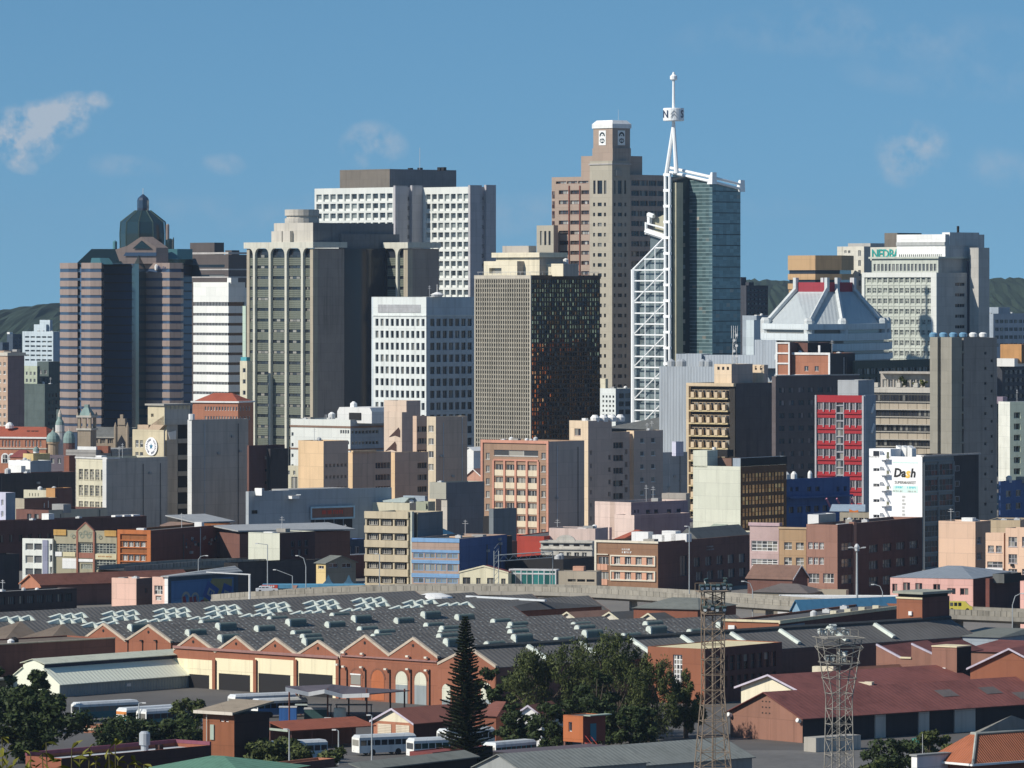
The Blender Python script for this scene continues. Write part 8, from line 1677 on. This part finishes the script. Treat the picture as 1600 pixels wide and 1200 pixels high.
 t=thing('round_tank','green dome-topped water tank in the bushes','tank',((1433-800)*845/F,845,0));k=M();k.lathe([(1.1,2.4),(1.15,3.4),(.8,3.9),(.2,4.05)],14);k.obj('tank',mat('tank_green',(.03,.15,.11),rough=.5),t);k=M();k.lathe([(1.2,0),(1.0,2.4)],8);k.obj('stand',BRICKD(),t)
 b=B('loading_dock','grey stone loading bank before the shaded warehouse openings',1256,1275,1345,1153,868,50,'wall');b.main(CONC(),mat('grey_render',(.26,.255,.245)),par=0,roof=CONC())
right_foreground()
kind((lambda k:(k.box(25,70,790,872,.003,.02),k)[1])(M()).obj('yard_pavement',mat('dusty_concrete',(.19,.185,.175),stain=.5,scale=.12)),'structure')
# -- market, small buildings behind the flyover
def market():
 b=B('market_hall','cream and maroon market hall below a wide grey sheet roof',388,437,492,833,1325,34);b.main(mat('cream_blank',(.62,.63,.52)),mat('dark_oxblood',(.055,.022,.025)),rh=b.gr(452,484,3,.5,842,870,2,.7),st=style(GLD(),mat('slate_frame',(.12,.13,.15)),nx=1),par=.2)
 b=B('market_roof','broad ribbed grey market roof in front of the grey-blue warehouse',330,372,556,831,1345,58,'market hall');k=M();k.ext([(-b.L,0,b.h+.8),(0,0,b.h),(0,b.Rr,b.h-.3),(-b.L,b.Rr,b.h+.8)],(0,0,.3));k.obj('roof',mat('galvanised_sheet',(.36,.37,.37)),b.root);k=M();k.box(-b.L+1,-1,1,b.Rr-1,0,b.h-.5);k.obj('wall',BRICKD(),b.root)
 b=B('low_building','dark blue awninged shops between the market hall and the tan block',470,492,572,845,1400,46);b.main(mat('royal_blue_wall',(.05,.1,.24)),mat('navy_render',(.05,.075,.11)),rh=b.gr(500,565,5,.6,855,866,1,1),st=style(GLD(),fw=.1));b.clutter(5,7,big=.7)
 b=B('low_building','brown roofed maroon shops left of the tan five-storey block',520,535,640,868,1385,40);b.main(WHITE(),mat('oxblood_wall',(.12,.04,.03)),roof=mat('brown_flat_roof',(.16,.125,.095)),par=.2)
 g=gable_house('shop_house','little green-grey shop house with sunlit yellow end by the flyover',494,509,556,880,869,1280,50,mat('yellow_wall',(.62,.47,.22)),mat('grey_green_sheet',(.17,.18,.16)),gable='right',wr=mat('khaki_wall',(.25,.22,.17)),lh=[(496,507,1,.8,884,889,1,1)],rh=[(513,529,1,.9,880,887,1,1),(534,550,1,.9,880,887,1,1)],st=style(GLD(),fw=.1))
 b=B('low_building','black shed row in the shade behind the flyover at left',350,372,500,880,1300,45);b.main(DARK(),mat('black_wall',(.035,.032,.035)),roof=ROOFL())
 t=thing('shop_canopy','long blue shop canopy with a red and white sign end behind the flyover','canopy',((490-800)*1235/F,1235,0));s=1235/F;z=H-(919-YH)*s;w=80*s
 k=M();k.box(-w,w,-1.2,3,z,z+6*s);k.obj('fascia',mat('canopy_blue',(.10,.30,.45)),t);k=M();k.box(-w-.05,-w+24*s,-1.3,-1.21,z+.05,z+5.8*s);k.obj('sign_panel',mat('sign_red',(.55,.06,.03)),t);kind(scribble(2.2,.4,2).obj('lettering',WHITE(),t,(-w+.5,-1.32,z+.2)),'stuff')
 k=M();k.ext([(-4.6,-1.3,z+.7),(-3.4,-1.3,z+.7),(-4.0,-1.3,z-.6)],(0,.05,0));k.obj('arrow_mark',mat('salmon_wall',(.55,.31,.23)),t)
 for i in range(9):k=M();x=-w+.3+i*(2*w-.6)/8;k.tube((x,0,0),(x,0,z),.12,5);k.obj('post',STEEL(),t)
 for i,(px,lab)in enumerate(((513,'navy peaked market tent left of its twin'),(545,'navy peaked market tent beside the tan block'))):
  t=thing('market_tent',lab,'tent',((px-800)*1242/F,1242,0),group='market tents');k=M();k.lathe([(2.6,5.6),(.9,6.8),(.1,8.1)],4,a0=R(45));k.obj('cover',mat('tent_navy',(.035,.10,.16)),t);k=M()
  for a_ in(45,135,225,315):k.tube((2.5*math.cos(R(a_)),2.5*math.sin(R(a_)),0),(2.5*math.cos(R(a_)),2.5*math.sin(R(a_)),5.6),.1,4)
  k.obj('frame',STEEL(),t)
 g=gable_house('shop_building','cream pedimented shop front directly behind the flyover',718,794,800,895,884.5,1300,15,mat('cream_shop',(.76,.70,.50)),mat('maroon_tile',(.2,.05,.045)),gable='left',over=.1,trim=mat('cream_shop',(.76,.70,.50)),lh=[(723,735,1,1,902,920,1,1),(744,751,1,1,903,920,1,1),(761,773,1,1,903,920,1,1),(783,790,1,1,904,920,1,1)],st=style(GLP(),mat('khaki_wall',(.25,.22,.17)),nx=1));
 b=B('shop_building','teal glazed showroom with slim white frames behind the flyover',795,869,874,890,1300,15);b.main(mat('white_frame2',(.6,.6,.6)),lh=b.gl(796,868,4,.95,897,920,1,1)+b.gl(796,868,4,.95,891.5,896,1,1),st=style(glass('teal_pane',(.03,.16,.15),share=.05),WHITE(),nx=1,d=.15),par=.1)
 b=B('shop_building','beige low shop with three dark windows left of the brown brick offices',871,932,940,893,1298,15);b.main(mat('beige_panel',(.40,.345,.265)),lh=b.gl(886,930,3,.85,905,909,1,1),st=style(GLD(),fw=0),par=.1);b.sub(895,912,915,885,4,mat('salmon_panel',(.62,.34,.23)),z0=b.h-1)
 b=B('low_building','dark grey roofs behind the teal showroom',790,880,935,874,1345,30);b.main(DARK(),mat('dark_teal_roof',(.05,.065,.075)),roof=ROOF())
 # railway gantry
 t=thing('signal_gantry','grey lattice railway gantry standing over the teal showroom','gantry',((772-800)*1255/F,1255,0));s=1255/F;z=H-(868-YH)*s;k=M();w=92*s
 for y in(0,.8):
  for x in(0,1):k.tube((x,y,0),(x,y,z+1),.09,4)
  for dz in(0,1.3):k.tube((0,y,z-dz),(w,y+6,z-dz+.6),.1,4)
 for i in range(12):k.tube((i*w/12,i*.5,z-1.3*(i%2)+i*.05),((i+1)*w/12,(i+1)*.5,z-1.3*((i+1)%2)+i*.05),.06,4);k.tube((0,0,1.2*i),(1,0,1.2*i+1.2),.05,3)
 k.tube((w,6,0),(w,6,z+.6),.1,4);k.obj('lattice',mat('gantry_grey',(.30,.33,.34)),t)
market()
# -- trees and plants
def leafmat(key,col,vary=.5):
 m=bpy.data.materials.new(key);m.use_nodes=True;nt=m.node_tree;L=nt.links.new;b=nt.nodes['Principled BSDF'];b.inputs['Roughness'].default_value=.65;b.inputs['Specular IOR Level'].default_value=.25
 g=nt.nodes.new('ShaderNodeNewGeometry');r=nt.nodes.new('ShaderNodeValToRGB');e=r.color_ramp.elements;e[0].color=(*[c*(1-vary)for c in col],1);e[1].color=(col[0]*(1+vary*1.6),col[1]*(1+vary),col[2]*(1+vary*.4),1)
 L(g.outputs['Random Per Island'],r.inputs[0]);L(r.outputs[0],b.inputs['Base Color']);return m
DG_=leafmat('leaf_dark',(.026,.047,.014));OL=leafmat('leaf_olive',(.052,.076,.024));PN=leafmat('needle_dark',(.020,.034,.016));LG=leafmat('leaf_light',(.085,.11,.03))
BARK=mat('bark',(.10,.075,.055),stain=.4)
def leaves(m,c,rad,n,size,r,shell=.55,up=.3,thin=1.0):
 for _ in range(n):
  d=Vector((r.gauss(0,1),r.gauss(0,1),r.gauss(0,1))).normalized();p=c+Vector((d.x*rad[0],d.y*rad[1],d.z*rad[2]))*(shell+(1-shell)*r.random())**1.0
  a=Vector((r.gauss(0,1),r.gauss(0,1),r.gauss(0,.6)+up)).normalized();b=a.cross(d+Vector((.01,.02,.03))).normalized();s=size*r.uniform(.6,1.4)
  m.v+=[tuple(p-a*s),tuple(p+b*s*.5*thin),tuple(p+a*s),tuple(p-b*s*.5*thin)];k=len(m.v);m.f.append((k-4,k-3,k-2,k-1));m.m.append(0)
def broad(name,label,px,D,h,w,mt,seed,n=26,per=210,size=.34,low=.15,cat='tree',wisp=1.0,z0=0,group=None):
 t=thing(name,label,cat,((px-800)*D/F,D,z0),group=group);r=random.Random(seed);tr=M();th=h*(.3 if cat=='tree' else .15)
 tr.tube((0,0,0),(r.uniform(-.2,.2),0,th),.035*h+.05,7,r2=.022*h+.03);cr=M()
 for i in range(n):
  a=r.uniform(0,6.28);f=r.random()**.6;zz=low*h+(1-low)*h*r.random();k=math.sin(math.pi*min(.96,max(.1,(zz/h-low*.6)/(1.06-low*.6))))**.75
  c=Vector((math.cos(a)*w*.5*f*k,math.sin(a)*w*.5*f*k,zz*.93));q=r.uniform(.10,.24)*w*.62
  if i<12:tr.tube((0,0,th*.8),c,.012*h,5,r2=.003*h)
  leaves(cr,c,(q,q,q*(.75 if wisp==1 else 1.5)),per,size,r,thin=wisp,up=.3 if wisp==1 else 1.2)
 tr.obj('trunk',BARK,t);cr.obj('crown',mt,t);return t
broad('tree','big dark round-crowned tree at the bottom left corner',45,850,12.2,17,DG_,1,n=46,per=300,size=.36);broad('tree','dark tree leaning in at the left edge beside the low shed',-8,905,12,11,DG_,2,n=22,per=240)
broad('tree','small dark tree between the low shed and the white shed',58,925,9,6,DG_,3,n=26,per=160);broad('tree','loose green tree in front of the parked buses by the near brick house',296,880,8.0,7.5,OL,4,n=34,per=120,size=.28)
broad('shrub','clipped dark hedge mound below the parked buses',205,868,5.2,17,DG_,5,n=26,per=210,cat='shrub',low=.05);broad('shrub','dark bushy shrub right of the clipped hedge mound',255,872,5.2,15,DG_,6,n=22,per=200,cat='shrub',low=.05)
broad('shrub','round green bush under the red roofed carport',447,838,4.4,13,OL,7,n=26,per=190,cat='shrub',low=.05);broad('shrub','lower green bush right of the carport bush',498,836,3.4,10,OL,8,n=20,per=170,cat='shrub',low=.05)
for i,(px,D,h,w,mt,lab)in enumerate(((838,895,13.5,12,OL,'feathery grey-green tree nearest the pine, before the dark depot wall'),(905,898,15,14,OL,'feathery tree in the middle of the clump behind the orange cabin'),(965,892,16.5,12,OL,'tallest feathery tree with a pointed top in the clump'),(1015,888,13.5,12,OL,'feathery tree at the end of the clump beside the tall window'),(930,872,12.5,10,DG_,'dark dense fir-like tree in front of the feathery clump'),(985,862,8,9,DG_,'low dark tree right behind the orange cabin'),(810,868,7.5,8,DG_,'small dark tree covering the little white gabled house'),(860,862,8,9,DG_,'low dark tree left of the orange cabin'),(1072,896,10.5,6.5,OL,'thin reddish young tree before the lower terracotta wing'),(775,905,11,8,DG_,'dark tree between the pine and the depot wall'))):
 broad('tree',lab,px,D,h,w,mt,20+i,n=44,per=190,size=.3 if mt is OL else .28,wisp=.55 if mt is OL else 1.0,group='trees beside the depot')
for i,(px,D,h,w,mt,lab)in enumerate(((1400,828,5.2,11,DG_,'wide dark bush below the shaded warehouse openings'),(1452,836,5.8,8,OL,'bush beside the tiled hipped roof'),(1362,800,4.2,7,OL,'dry brownish bush at the foot of the grey floodlight mast'),(990,838,2.0,8,LG,'flowering low hedge behind the orange cabin'),(1050,842,1.6,6,OL,'low hedge right of the flowering hedge'))):
 broad('shrub',lab,px,D,h,w,mt,40+i,n=26,per=170,cat='shrub',low=.05,size=.3)
broad('shrub','terrace plant at the left of the beige office roof',1410,1690,3.2,4,OL,60,n=8,per=60,cat='plant',z0=terrace_h);broad('shrub','terrace plant at the right of the beige office roof',1437,1686,3.2,4.5,LG,61,n=8,per=60,cat='plant',z0=terrace_h)
def pine():
 D=823;t=thing('norfolk_pine','tall dark conical pine standing alone in front of the depot','pine',((727-800)*D/F,D,0));r=random.Random(9);h=23.4;tr=M();tr.tube((0,0,0),(.1,0,h*.98),.33,8,r2=.03);cr=M();z=1.2;i=0
 while z<h-.25:
  f=1-z/h;L_=(.08+4.7*f**.76)*r.uniform(.86,1.06);nb=7 if f>.3 else 6;a0=r.uniform(0,6)
  for j in range(nb):
   a=a0+6.283*j/nb+r.uniform(-.2,.2);l=L_*r.uniform(.72,1.1);d=Vector((math.cos(a),math.sin(a),0));tip=Vector((0,0,z+.10*l))+d*l
   tr.tube((0,0,z),tip,.05,4,r2=.015,cap=False);n=int(10+46*l/4)
   for q in range(n):
    u=(q+r.random())/n;p=Vector((0,0,z+.10*l*u+.12*l*u*u))+d*(l*u);side=Vector((-d.y,d.x,0))
    for s_ in(-1,1):
     e=(side*s_*r.uniform(.2,.5)+d*r.uniform(.1,.4)+Vector((0,0,r.uniform(-.25,.22))))*(.55+.8*(1-u)*min(1,l/3));w=Vector((0,0,r.uniform(.07,.14)))+d*.06
     k=len(cr.v);cr.v+=[tuple(p-w),tuple(p+e*.5-w*.8),tuple(p+e),tuple(p+e*.5+w),tuple(p+w)];cr.f.append((k,k+1,k+2,k+3,k+4));cr.m.append(0)
  z+=.36+.20*f;i+=1
 tr.obj('trunk',BARK,t);cr.obj('crown',PN,t)
pine()
def near_plant():
 lf=leafmat('near_leaf',(.12,.135,.02),.45);tg=mat('near_twig',(.10,.09,.03));k=M();k.v=[(0,0,0),(.022,.05,.008),(.03,.09,.010),(0,.15,-.012),(-.03,.09,.010),(-.022,.05,.008)];k.f=[(0,1,2,3),(0,3,4,5)];k.m=[0,0];me=k.mesh('leaf',[lf]);D=62.0;s=D/F
 for n_,(px,lab,tips)in enumerate(((20,'yellow-green leafy twigs of a bush close by at the left corner',((3,1152),(10,1172),(44,1190),(48,1180),(-6,1185),(20,1198))),(105,'close leafy shoots with star-like rosettes at the bottom left edge',((72,1160),(66,1176),(96,1188),(125,1180),(140,1168),(112,1170),(150,1190))),(195,'close thin shoots with a few curled leaves at the bottom edge',((180,1165),(170,1170),(184,1190),(212,1190),(225,1194),(200,1195))))):
  base=Vector(((px-800)*s,D,58.5));t=thing('leafy_bush',lab,'bush',base);r=random.Random(n_+3);st=M()
  for(tx,ty)in tips:
   tip=P(tx,ty,D+r.uniform(-.6,.6))-base;mid=Vector((tip.x*.6,tip.y*.5,tip.z*.6));st.tube((0,0,0),mid,.03,5,r2=.018);st.tube(mid,tip,.018,5,r2=.006)
   for j in range(13):
    u=1-.04*(j//2)if j<9 else r.uniform(.6,.9);p=mid.lerp(tip,u);o=inst('leaf',me,t,p,(r.uniform(-1.0,.9),r.uniform(-.6,.6),r.uniform(0,6.28)));q=r.uniform(.6,1.15);o.scale=(q,q,q)
  st.obj('stem',tg,t)
near_plant()
# -- masts, lamps, vehicles
def flood_mast(name,label,px,D,rows,w0,w1,mt,lean,lamps,yaw):
 """rows: photo rows of top platform, lower platform, waist"""
 t=thing(name,label,'floodlight mast',((px-800)*D/F,D,0),yaw);s=D/F;Z=lambda py:H-(py-YH)*s;za,zb,zc=Z(rows[0]),Z(rows[1]),Z(rows[2]);r=random.Random(int(px))
 def wz(z):return w0+(w1-w0)*min(1,z/zc)
 cs=((-1,-1),(1,-1),(1,1),(-1,1))
 for cx,cy in cs:k=M();k.tube((cx*w0,cy*w0,0),(cx*w1,cy*w1,zc),.095,5,r2=.08);k.tube((cx*w1,cy*w1,zc),(cx*w1*lean,cy*w1*.9,za),.085,5);k.obj('leg',mt,t)
 k=M();z=0;i=0
 while z<za-.5:
  h_=2.1;f=lambda q:wz(q)if q<zc else w1*(1+(lean-1)*(q-zc)/(za-zc));a,b=f(z),f(min(z+h_,za))
  for j in range(4):
   (x0,y0),(x1,y1)=cs[j],cs[(j+1)%4];k.tube((x0*a,y0*a,z),(x1*b,y1*b,min(z+h_,za)),.045,4,cap=False);k.tube((x0*b,y0*b,min(z+h_,za)),(x1*b,y1*b,min(z+h_,za)),.05,4,cap=False)
   if(i+j)%2==0:k.tube((x1*a,y1*a,z),(x0*b,y0*b,min(z+h_,za)),.04,4,cap=False)
  z+=h_;i+=1
 k.tube((0,.2,0),(0,.2,za),.13,5);k.tube((.35,.2,0),(.35,.2,za),.05,4);k.obj('bracing',mt,t)
 lm=mat('lamp_housing',(.05,.09,.09),rough=.5);lw=mat('lamp_lens',(.75,.78,.76),rough=.15,stain=.05)
 k=M();k.tube((0,0,-.05),(0,-.45,-.1),.18,10,r2=.36);k.box(-.3,.3,-.45,.12,.22,.34);k.box(-.04,.04,-.1,.0,-.5,-.05);LH_=k.mesh('floodlight',[lm if lamps else mat('lamp_pale',(.50,.54,.52),rough=.5)]);k=M();k.tube((0,-.451,-.1),(0,-.47,-.1),.24,10);LL=k.mesh('lens',[lw])
 for(zz,hw,n)in((za,2.2,6),(zb,1.5,4)):
  k=M();k.box(-hw,hw,-hw*.75,hw*.75,zz,zz+.12);k.obj('platform',mt,t);k=M()
  for x in(-hw,0,hw):k.tube((x,-hw*.75,zz),(x,-hw*.75,zz+1.1),.045,4);k.tube((x,hw*.75,zz),(x,hw*.75,zz+1.1),.045,4)
  for y in(-.75,.75):k.tube((-hw,hw*y,zz+1.1),(hw,hw*y,zz+1.1),.04,4)
  k.obj('railing',mt,t)
  for i in range(n):
   o=inst('floodlight',LH_,t,(-hw+.25+(2*hw-.5)*i/(n-1),-hw*.75-.05,zz+.75+r.uniform(-.12,.12)),(r.uniform(.15,.4),0,r.uniform(-.5,.5)));inst('lens',LL,o)
  for i in range(2):o=inst('floodlight',LH_,t,(r.uniform(-hw,hw),r.uniform(0,hw*.7),zz+1.5),(.3,0,r.uniform(1,5)));inst('lens',LL,o)
flood_mast('floodlight_mast','tall rusty lattice floodlight mast with dark lamps on two platforms',1114,792,(924.5,957.5,1080),2.5,1.35,mat('rusty_steel',(.28,.215,.155),stain=.6,scale=1.5),1.05,True,R(8))
flood_mast('floodlight_mast','grey lattice floodlight mast with pale lamps seen from behind',1311,786,(996,1038,1090),1.65,1.4,mat('flaking_steel',(.33,.31,.27),stain=.75,scale=1.2),2.05,False,R(196))
def lamp(label,px,yt,D,ax,ay,curved=True):
 s=D/F;t=thing('street_lamp',label,'street lamp',((px-800)*s,D,0),group='street lamps along the roads');h=H-(yt-YH)*s;k=M();g=mat('lamp_post',(.42,.45,.46),stain=.1);dx=(ax-px)*s;ha=H-(ay-YH)*s
 k.tube((0,0,0),(0,0,h),.13,6,r2=.09)
 if curved:m1=(dx*.3,0,h+(ha-h)*.75);k.tube((0,0,h),m1,.08,5);k.tube(m1,(dx,0,ha),.08,5)
 else:k.tube((0,0,h),(dx,0,ha),.07,5)
 k.obj('post',g,t);k=M();k.box(dx-.6 if dx<0 else dx,dx if dx<0 else dx+.6,-.16,.16,ha-.12,ha+.06);k.obj('lantern',WHITE(),t)
for a in(('straight grey lamp post over the market hall with short arm',418,851,1212,403,849,False),('curved grey lamp post beside the market hall',478,885,1210,466,868),('lamp post with a long slanting arm by the blue shop canopy',457,900,1208,431,890,False),('curved lamp post on the flyover below the dusty pink shop',1176,922,1106,1163,908),('curved lamp post by the rose pink house',1379,925,1086,1366,913),('curved lamp post at the right end of the flyover',1582,945,1065,1596,927),('small curved lamp on the upper ramp',310,874,1300,321,868),('straight thin pole before the brown brick offices',1077,823,1140,1074,822,False),('thin pole in front of the tan five-storey block',593,866,1195,590,865,False),('dark wooden pole beside the depot carport',529,1142,846,525,1140,False),('thin tall pole in front of the cream gabled garage',581,1118,845,579,1117,False),('pale pole in front of the carport bush',452,1140,830,449,1139,False),('white lamp pole among the parked buses',217,1099,915,222,1098,False)):lamp(*a)
t=thing('high_mast_lamp','tall white high-mast lamp with a ring of lights at the road','lamp mast',((1339-800)*1105/F,1105,0));z=H-(857-YH)*1105/F;k=M();k.tube((0,0,0),(0,0,z),.32,8,r2=.18);k.obj('post',mat('lamp_post',(.42,.45,.46)),t);k=M();k.lathe([(.45,z-.5),(.5,z+.4),(.2,z+.9)],8)
for i in range(6):k.tube((0,0,z),(1.5*math.cos(i*1.05+.3),1.5*math.sin(i*1.05+.3),z+.15),.05,4);k.box(1.5*math.cos(i*1.05+.3)-.3,1.5*math.cos(i*1.05+.3)+.3,1.5*math.sin(i*1.05+.3)-.2,1.5*math.sin(i*1.05+.3)+.2,z+.1,z+.3)
k.obj('lamp_ring',STEEL(),t)
t=thing('sign_gantry','white road sign gantry post and arm beside the mural','gantry',((390-800)*1195/F,1195,0));z=H-(898-YH)*1195/F;k=M();k.tube((0,0,0),(0,0,z),.22,6);k.tube((.2,0,z),(-9,0,z+.5),.16,6);k.obj('frame',WHITE(),t)
def bus(label,px,D,rz,side,end,L=11.5,stripe=None):
 t=thing('bus',label,'bus',((px-800)*D/F,D,0),rz,'buses parked in the depot yard');w=1.25;hh=3.1;sm=mat('bus_'+side[0],side[1],rough=.35,stain=.1);em=mat('bus_'+end[0],end[1],rough=.35,stain=.1);wm=mat('bus_white',(.60,.63,.64),rough=.4,stain=.35)
 k=M();k.box(-w,w,0,L,.45,1.55);k.obj('body',sm,t);k=M();k.box(-w,w,.02,L-.02,2.35,2.75);k.loft([(-w,.02,2.75),(w,.02,2.75),(w,L-.02,2.75),(-w,L-.02,2.75)],[(-w+.3,.25,hh),(w-.3,.25,hh),(w-.3,L-.25,hh),(-w+.3,L-.25,hh)]);k.obj('roof',wm,t)
 k=M();k.box(-w+.04,w-.04,.06,L-.06,1.551,2.349);k.obj('windows',GLD(),t);k=M()
 n=8
 for i in range(n+1):
  y=.05+(L-.2)*i/n
  for x in(-w,w-.05):k.box(x,x+.05,y,y+.12,1.56,2.34)
 kind(k.obj('window_posts',sm,t),'stuff');k=M();k.box(-w-.01,w+.01,-.04,-.001,.5,2.7);k.obj('end_panel',em,t)
 if stripe:k=M();k.box(-w,w,-.07,-.041,.7,1.3);k.obj('stripe',mat('bus_'+stripe[0],stripe[1],rough=.35),t);k=M();k.box(-w,w,-.07,-.041,2.05,2.5);k.obj('route_panel',mat('bus_orange',(.62,.22,.05)),t)
 else:k=M();k.box(-w+.2,w-.2,-.07,-.041,1.5,2.4);k.obj('windscreen',GLP(),t)
 for y in(2.2,L-3):
  for x in(-w,w-.28):k=M();k.tube((x-.01,y,.5),(x+.29,y,.5),.5,12);k.obj('wheel',DARK(),t)
 for x in(-.9,.65):k=M();k.box(x,x+.25,-.09,-.072,.75,.9);k.obj('headlight',WHITE(),t)
 return t
TL=('teal',(.03,.13,.15));WH=('end_white',(.80,.80,.76));WS=('white_side',(.62,.66,.66));tq=('turquoise',(.04,.32,.36))
bus('bus with an orange and turquoise end below the white shed',190,918,R(-47),TL,WH,stripe=tq);bus('bus with a plain white end right of the orange and turquoise one',221,915,R(-47),TL,WH);bus('bus at the left with only its dark teal side and pale roof showing',118,930,R(-52),TL,WH);bus('bus with white roof behind the near brick house',362,948,R(-58),WS,WH);bus('bus with a blue side just left of the fuel canopy',398,938,R(-62),('blue_side',(.05,.14,.30)),WH,L=9)
bus('white and turquoise bus in front of the cream garage',556,862,R(-62),WS,WH,L=9.5);bus('white bus next to the pine trunk',641,856,R(-62),WS,WH,L=9.5);bus('bus tucked under the red roofed carport',422,850,R(-60),WS,WH,L=9);bus('turquoise bus end showing between the pine and the small dark tree',765,848,R(-42),tq,WH,L=9);bus('white bus roof behind the flowering hedge',1040,848,R(-68),WS,WH,L=8);bus('white bus half behind the pine, right of the garage',690,874,R(-55),WS,WH,L=9)
def car(name,label,px,D,z,rz,col,L=4.6,h=1.9,van=True):
 t=thing(name,label,'minivan' if van else 'car',((px-800)*D/F,D,z),rz);w=.85;pm=mat('paint_'+name,col,rough=.3,stain=.05);k=M();y=L/2
 prof=[(-y,.35),(-y,1.0),(-y+.2,h),(y-1.3,h),(y-.45,1.05),(y,.95),(y,.35)]if van else[(-y,.3),(-y,.9),(-y+.5,.95),(-y+.9,h),(y-1.7,h),(y-1.1,.9),(y,.8),(y,.3)]
 k.ext([(p,-w,q)for p,q in prof],(0,2*w,0));k.obj('body',pm,t);g=GLD()
 for i in range(3):k=M();x=-y+.45+i*(L-2.3)/3;k.box(x,x+(L-2.3)/3-.2,-w-.02,-w-.001,1.05,h-.2);k.obj('window',g,t)
 for x in(-y+.8,y-.9):
  for yy in(-w-.03,w-.2):k=M();k.tube((x,yy,.33),(x,yy+.22,.33),.33,12);k.obj('wheel',DARK(),t)
 return t
car('minivan','yellow minivan driving along the flyover',1500,1077,H-(955.3-YH)*1077/F,R(-5),(.70,.58,.10));car('parked_car','white car on the flyover by the blue shop canopy',417,1210,H-(926-YH)*1210/F,R(6),(.75,.75,.75),h=1.4,van=False)
car('parked_car','orange car parked beside the carport',443,893,0,R(20),(.55,.22,.05),h=1.4,van=False);car('parked_car','pale blue car parked beside the orange car',466,888,0,R(20),(.30,.42,.48),h=1.4,van=False)
HAZE=3.1e-5
def haze():
 m=bpy.data.materials.new('air');m.use_nodes=True;nt=m.node_tree;nt.nodes.clear();o=nt.nodes.new('ShaderNodeOutputMaterial');v=nt.nodes.new('ShaderNodeVolumePrincipled')
 v.inputs['Color'].default_value=(.62,.80,1.0,1);v.inputs['Density'].default_value=HAZE;v.inputs['Anisotropy'].default_value=.2;nt.links.new(v.outputs[0],o.inputs['Volume'])
 k=M();k.box(-4400,4400,-400,7900,-1,175);kind(k.obj('haze',m),'stuff')
haze()
